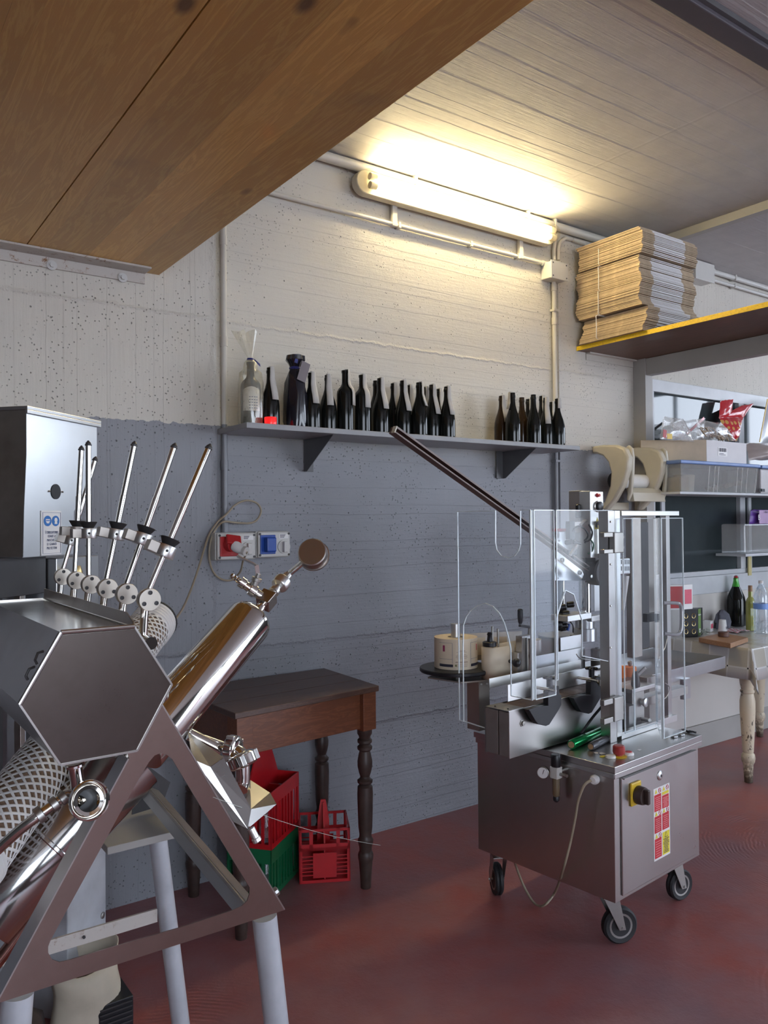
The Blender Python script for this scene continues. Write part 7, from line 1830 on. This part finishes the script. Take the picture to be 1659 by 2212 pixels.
# notice
k0, k1 = h2(87, 1103), h2(130, 1198); k1.z = min(k1.z, k0.z-.05); k1 = V((h2(130.5, 1150).x, 0, h2(108, 1199).z))
ns = build(G(T2).box((k0.x, -.0035, k1.z), (k1.x, -.0006, k0.z-.0)), 'safety_notice', MT['stickw'], t, smooth=False, bevel=.001)
Wn, Hn = k1.x-k0.x, k0.z-k1.z
def npnt(u, v): return V((k0.x+Wn*u, -.0042, k0.z-Hn*v))
for u in (.29, .69):
    o = npnt(u, .23); dk = build(G(T2).prism([o+V((cos(a_*pi/14)*Wn*.185, 0, sin(a_*pi/14)*Hn*.118)) for a_ in range(28)], (0, -.0006, 0)), 'mandatory_disc', MT['blue'], ns, smooth=False)
    if u < .5:
        P = [o+V((x_*Wn*.1, -.0008, z_*Hn*.06)) for x_, z_ in ((-1, .7), (1, .7), (1, -.1), (.5, -.9), (-.5, -.9), (-1, -.1))]
        build(G(T2).prism(P, (0, -.0004, 0)), 'mask_symbol', MT['stickw'], ns, smooth=False); build(G(T2).box((o.x-Wn*.09, -.0056, o.z), (o.x+Wn*.09, -.0054, o.z+Hn*.02)), 'mask_symbol', MT['blue'], ns, smooth=False)
    else:
        P = [o+V((x_*Wn*.09, -.0008, z_*Hn*.07)) for x_, z_ in ((-.9, .3), (-.5, 1), (.5, 1), (.9, .3), (.6, -.2), (.8, -1), (-.8, -1), (-.6, -.2))]
        build(G(T2).prism(P, (0, -.0004, 0)), 'glove_symbol', MT['stickw'], ns, smooth=False)
for i, (s_, v) in enumerate((("È OBBLIGATORIO", .49), ('USARE LA', .575), ('MASCHERA', .665), ('E I GUANTI', .755), ('PROTETTIVI', .845))):
    p = T2 @ npnt(.5, v); text(s_, Hn*.082, frame(p, T2.to_3x3() @ V((1, 0, 0)), (0, 0, 1)), MT['inkb'], ns, sx=.70 if i == 0 else .82)
q = [npnt(u, v) for u, v in ((.06, .04), (.94, .04), (.94, .96), (.06, .96))]
for a_, b_ in zip(q, q[1:]+q[:1]): build(G(T2).beam(a_, b_, .0006, .0008, (0, 1, 0)), 'border_line', MT['inkb'], ns, smooth=False)
# lower works: dark boxes, posts, side cabinet
build(G(T2).box((-.05, .05, zb-.11), (W1-.06, .36, zb-.0025)), 'gear_housing', MT['dkgrey'], t, smooth=False, bevel=.002)
for xx, yy, w_, mt_2 in ((-.02, .10, .05, 'dkgrey'), (.05, .06, .02, 'stdull'), (.09, .10, .035, 'legblue'), (.0, .30, .06, 'legblue'), (.15, .12, .05, 'dkgrey')):
    build(G(T2).box((xx, yy, .62), (xx+w_, yy+w_, zb-.1105)), 'column', MT[mt_2], t, smooth=False, bevel=.001)
xw = h2(213, 1250, 1, .02).x
build(G(T2).box((W1-.055, .02, .95), (xw, .30, zb-.012)), 'side_cabinet', MT['galv'], t, smooth=False, bevel=.002)
xw2 = h2(229, 1950, 1, .02).x
zf = h2(225, 2025, 1, .02).z
bc = build(G(T2).box((.20, .02, .001), (xw2, .42, .9495)), 'base_cabinet', MT['legblue'], t, smooth=False, bevel=.003)
c = h2(221, 1977, 1, .02); build(G(T2).lathe([(.010, 0), (.010, .003), (.005, .005)], (c.x, .0195, c.z), (0, -1, 0), 14), 'cabinet_bolt', MT['stcast'], t)
# beige bottle-neck guard and brown part seen beside the tub
build(G(T2).lathe([(.012, 0), (.016, .03), (.010, .05)], (W1+.0, -.01, h2(108, 1265).z), n=14), 'brass_fitting', MT['brass'], t)

# ================================================================ ON THE FLOOR UNDER THE FILLER
c = at(190, 2240, 2, 0.0)
pz_ = at(220, 2062, 1, c.y+.02).z
t = thing('cardboard_sleeve', (c.x, c.y, 0), 'open cream cardboard sleeve standing on the floor under the filler', 'cardboard')
rows = []
for k_ in range(7):
    z = .001+(pz_)*k_/6; row = []
    for i in range(21):
        an = radians(200+i*12.5); rr_ = .085+.006*sin(k_*1.3+i*.4); row.append(V((c.x+cos(an)*rr_*1.15, c.y+.05+sin(an)*rr_, z-.02*sin(i*.35)*(k_/6))))
    rows.append(row)
build(G().grid(rows), 'sleeve', simple('cream_cardboard', (.52, .46, .36), .75), t, solid=.003, ang=70)
o = build(G().box((c.x+.02, c.y-.03, .0005), (c.x+.12, c.y+.09, .09)), 'black_inner_box', MT['blk'], t, smooth=False, bevel=.003)  # plain black box with thin bars, standing for the sleeve's black interior
for k_ in range(5): build(G().box((c.x+.025, c.y-.034, .02+k_*.014), (c.x+.115, c.y-.0305, .024+k_*.014)), 'inner_box_bar', MT['dkgrey'], t, smooth=False)
rows = crumple([(.001, 0), (.10, .001), (.11, .06), (.085, .12), (.04, .16), (.001, .165)], (c.x-.22, c.y-.03, .001), n=26, amp=.28, seed=9)
tag(build(G().grid(rows), 'dark_rag', simple('dark_brown_rag', (.05, .032, .028), .9, var=.4), ang=60), 'dark brown rag heaped on the floor behind the front left leg', 'rag')

# fine pale thread hanging across the lower left
a, b = dp(460, 1722, 1.46), dp(822, 1826, 2.4)
pts = [a.lerp(b, k_/14)+V((0, 0, -.012*sin(pi*k_/14))) for k_ in range(15)]
tag(build(G().tube(pts, .0005, 5), 'cobweb_thread', MT['thread']), 'thin pale cobweb thread stretching from the filler frame towards the crates', 'thread')
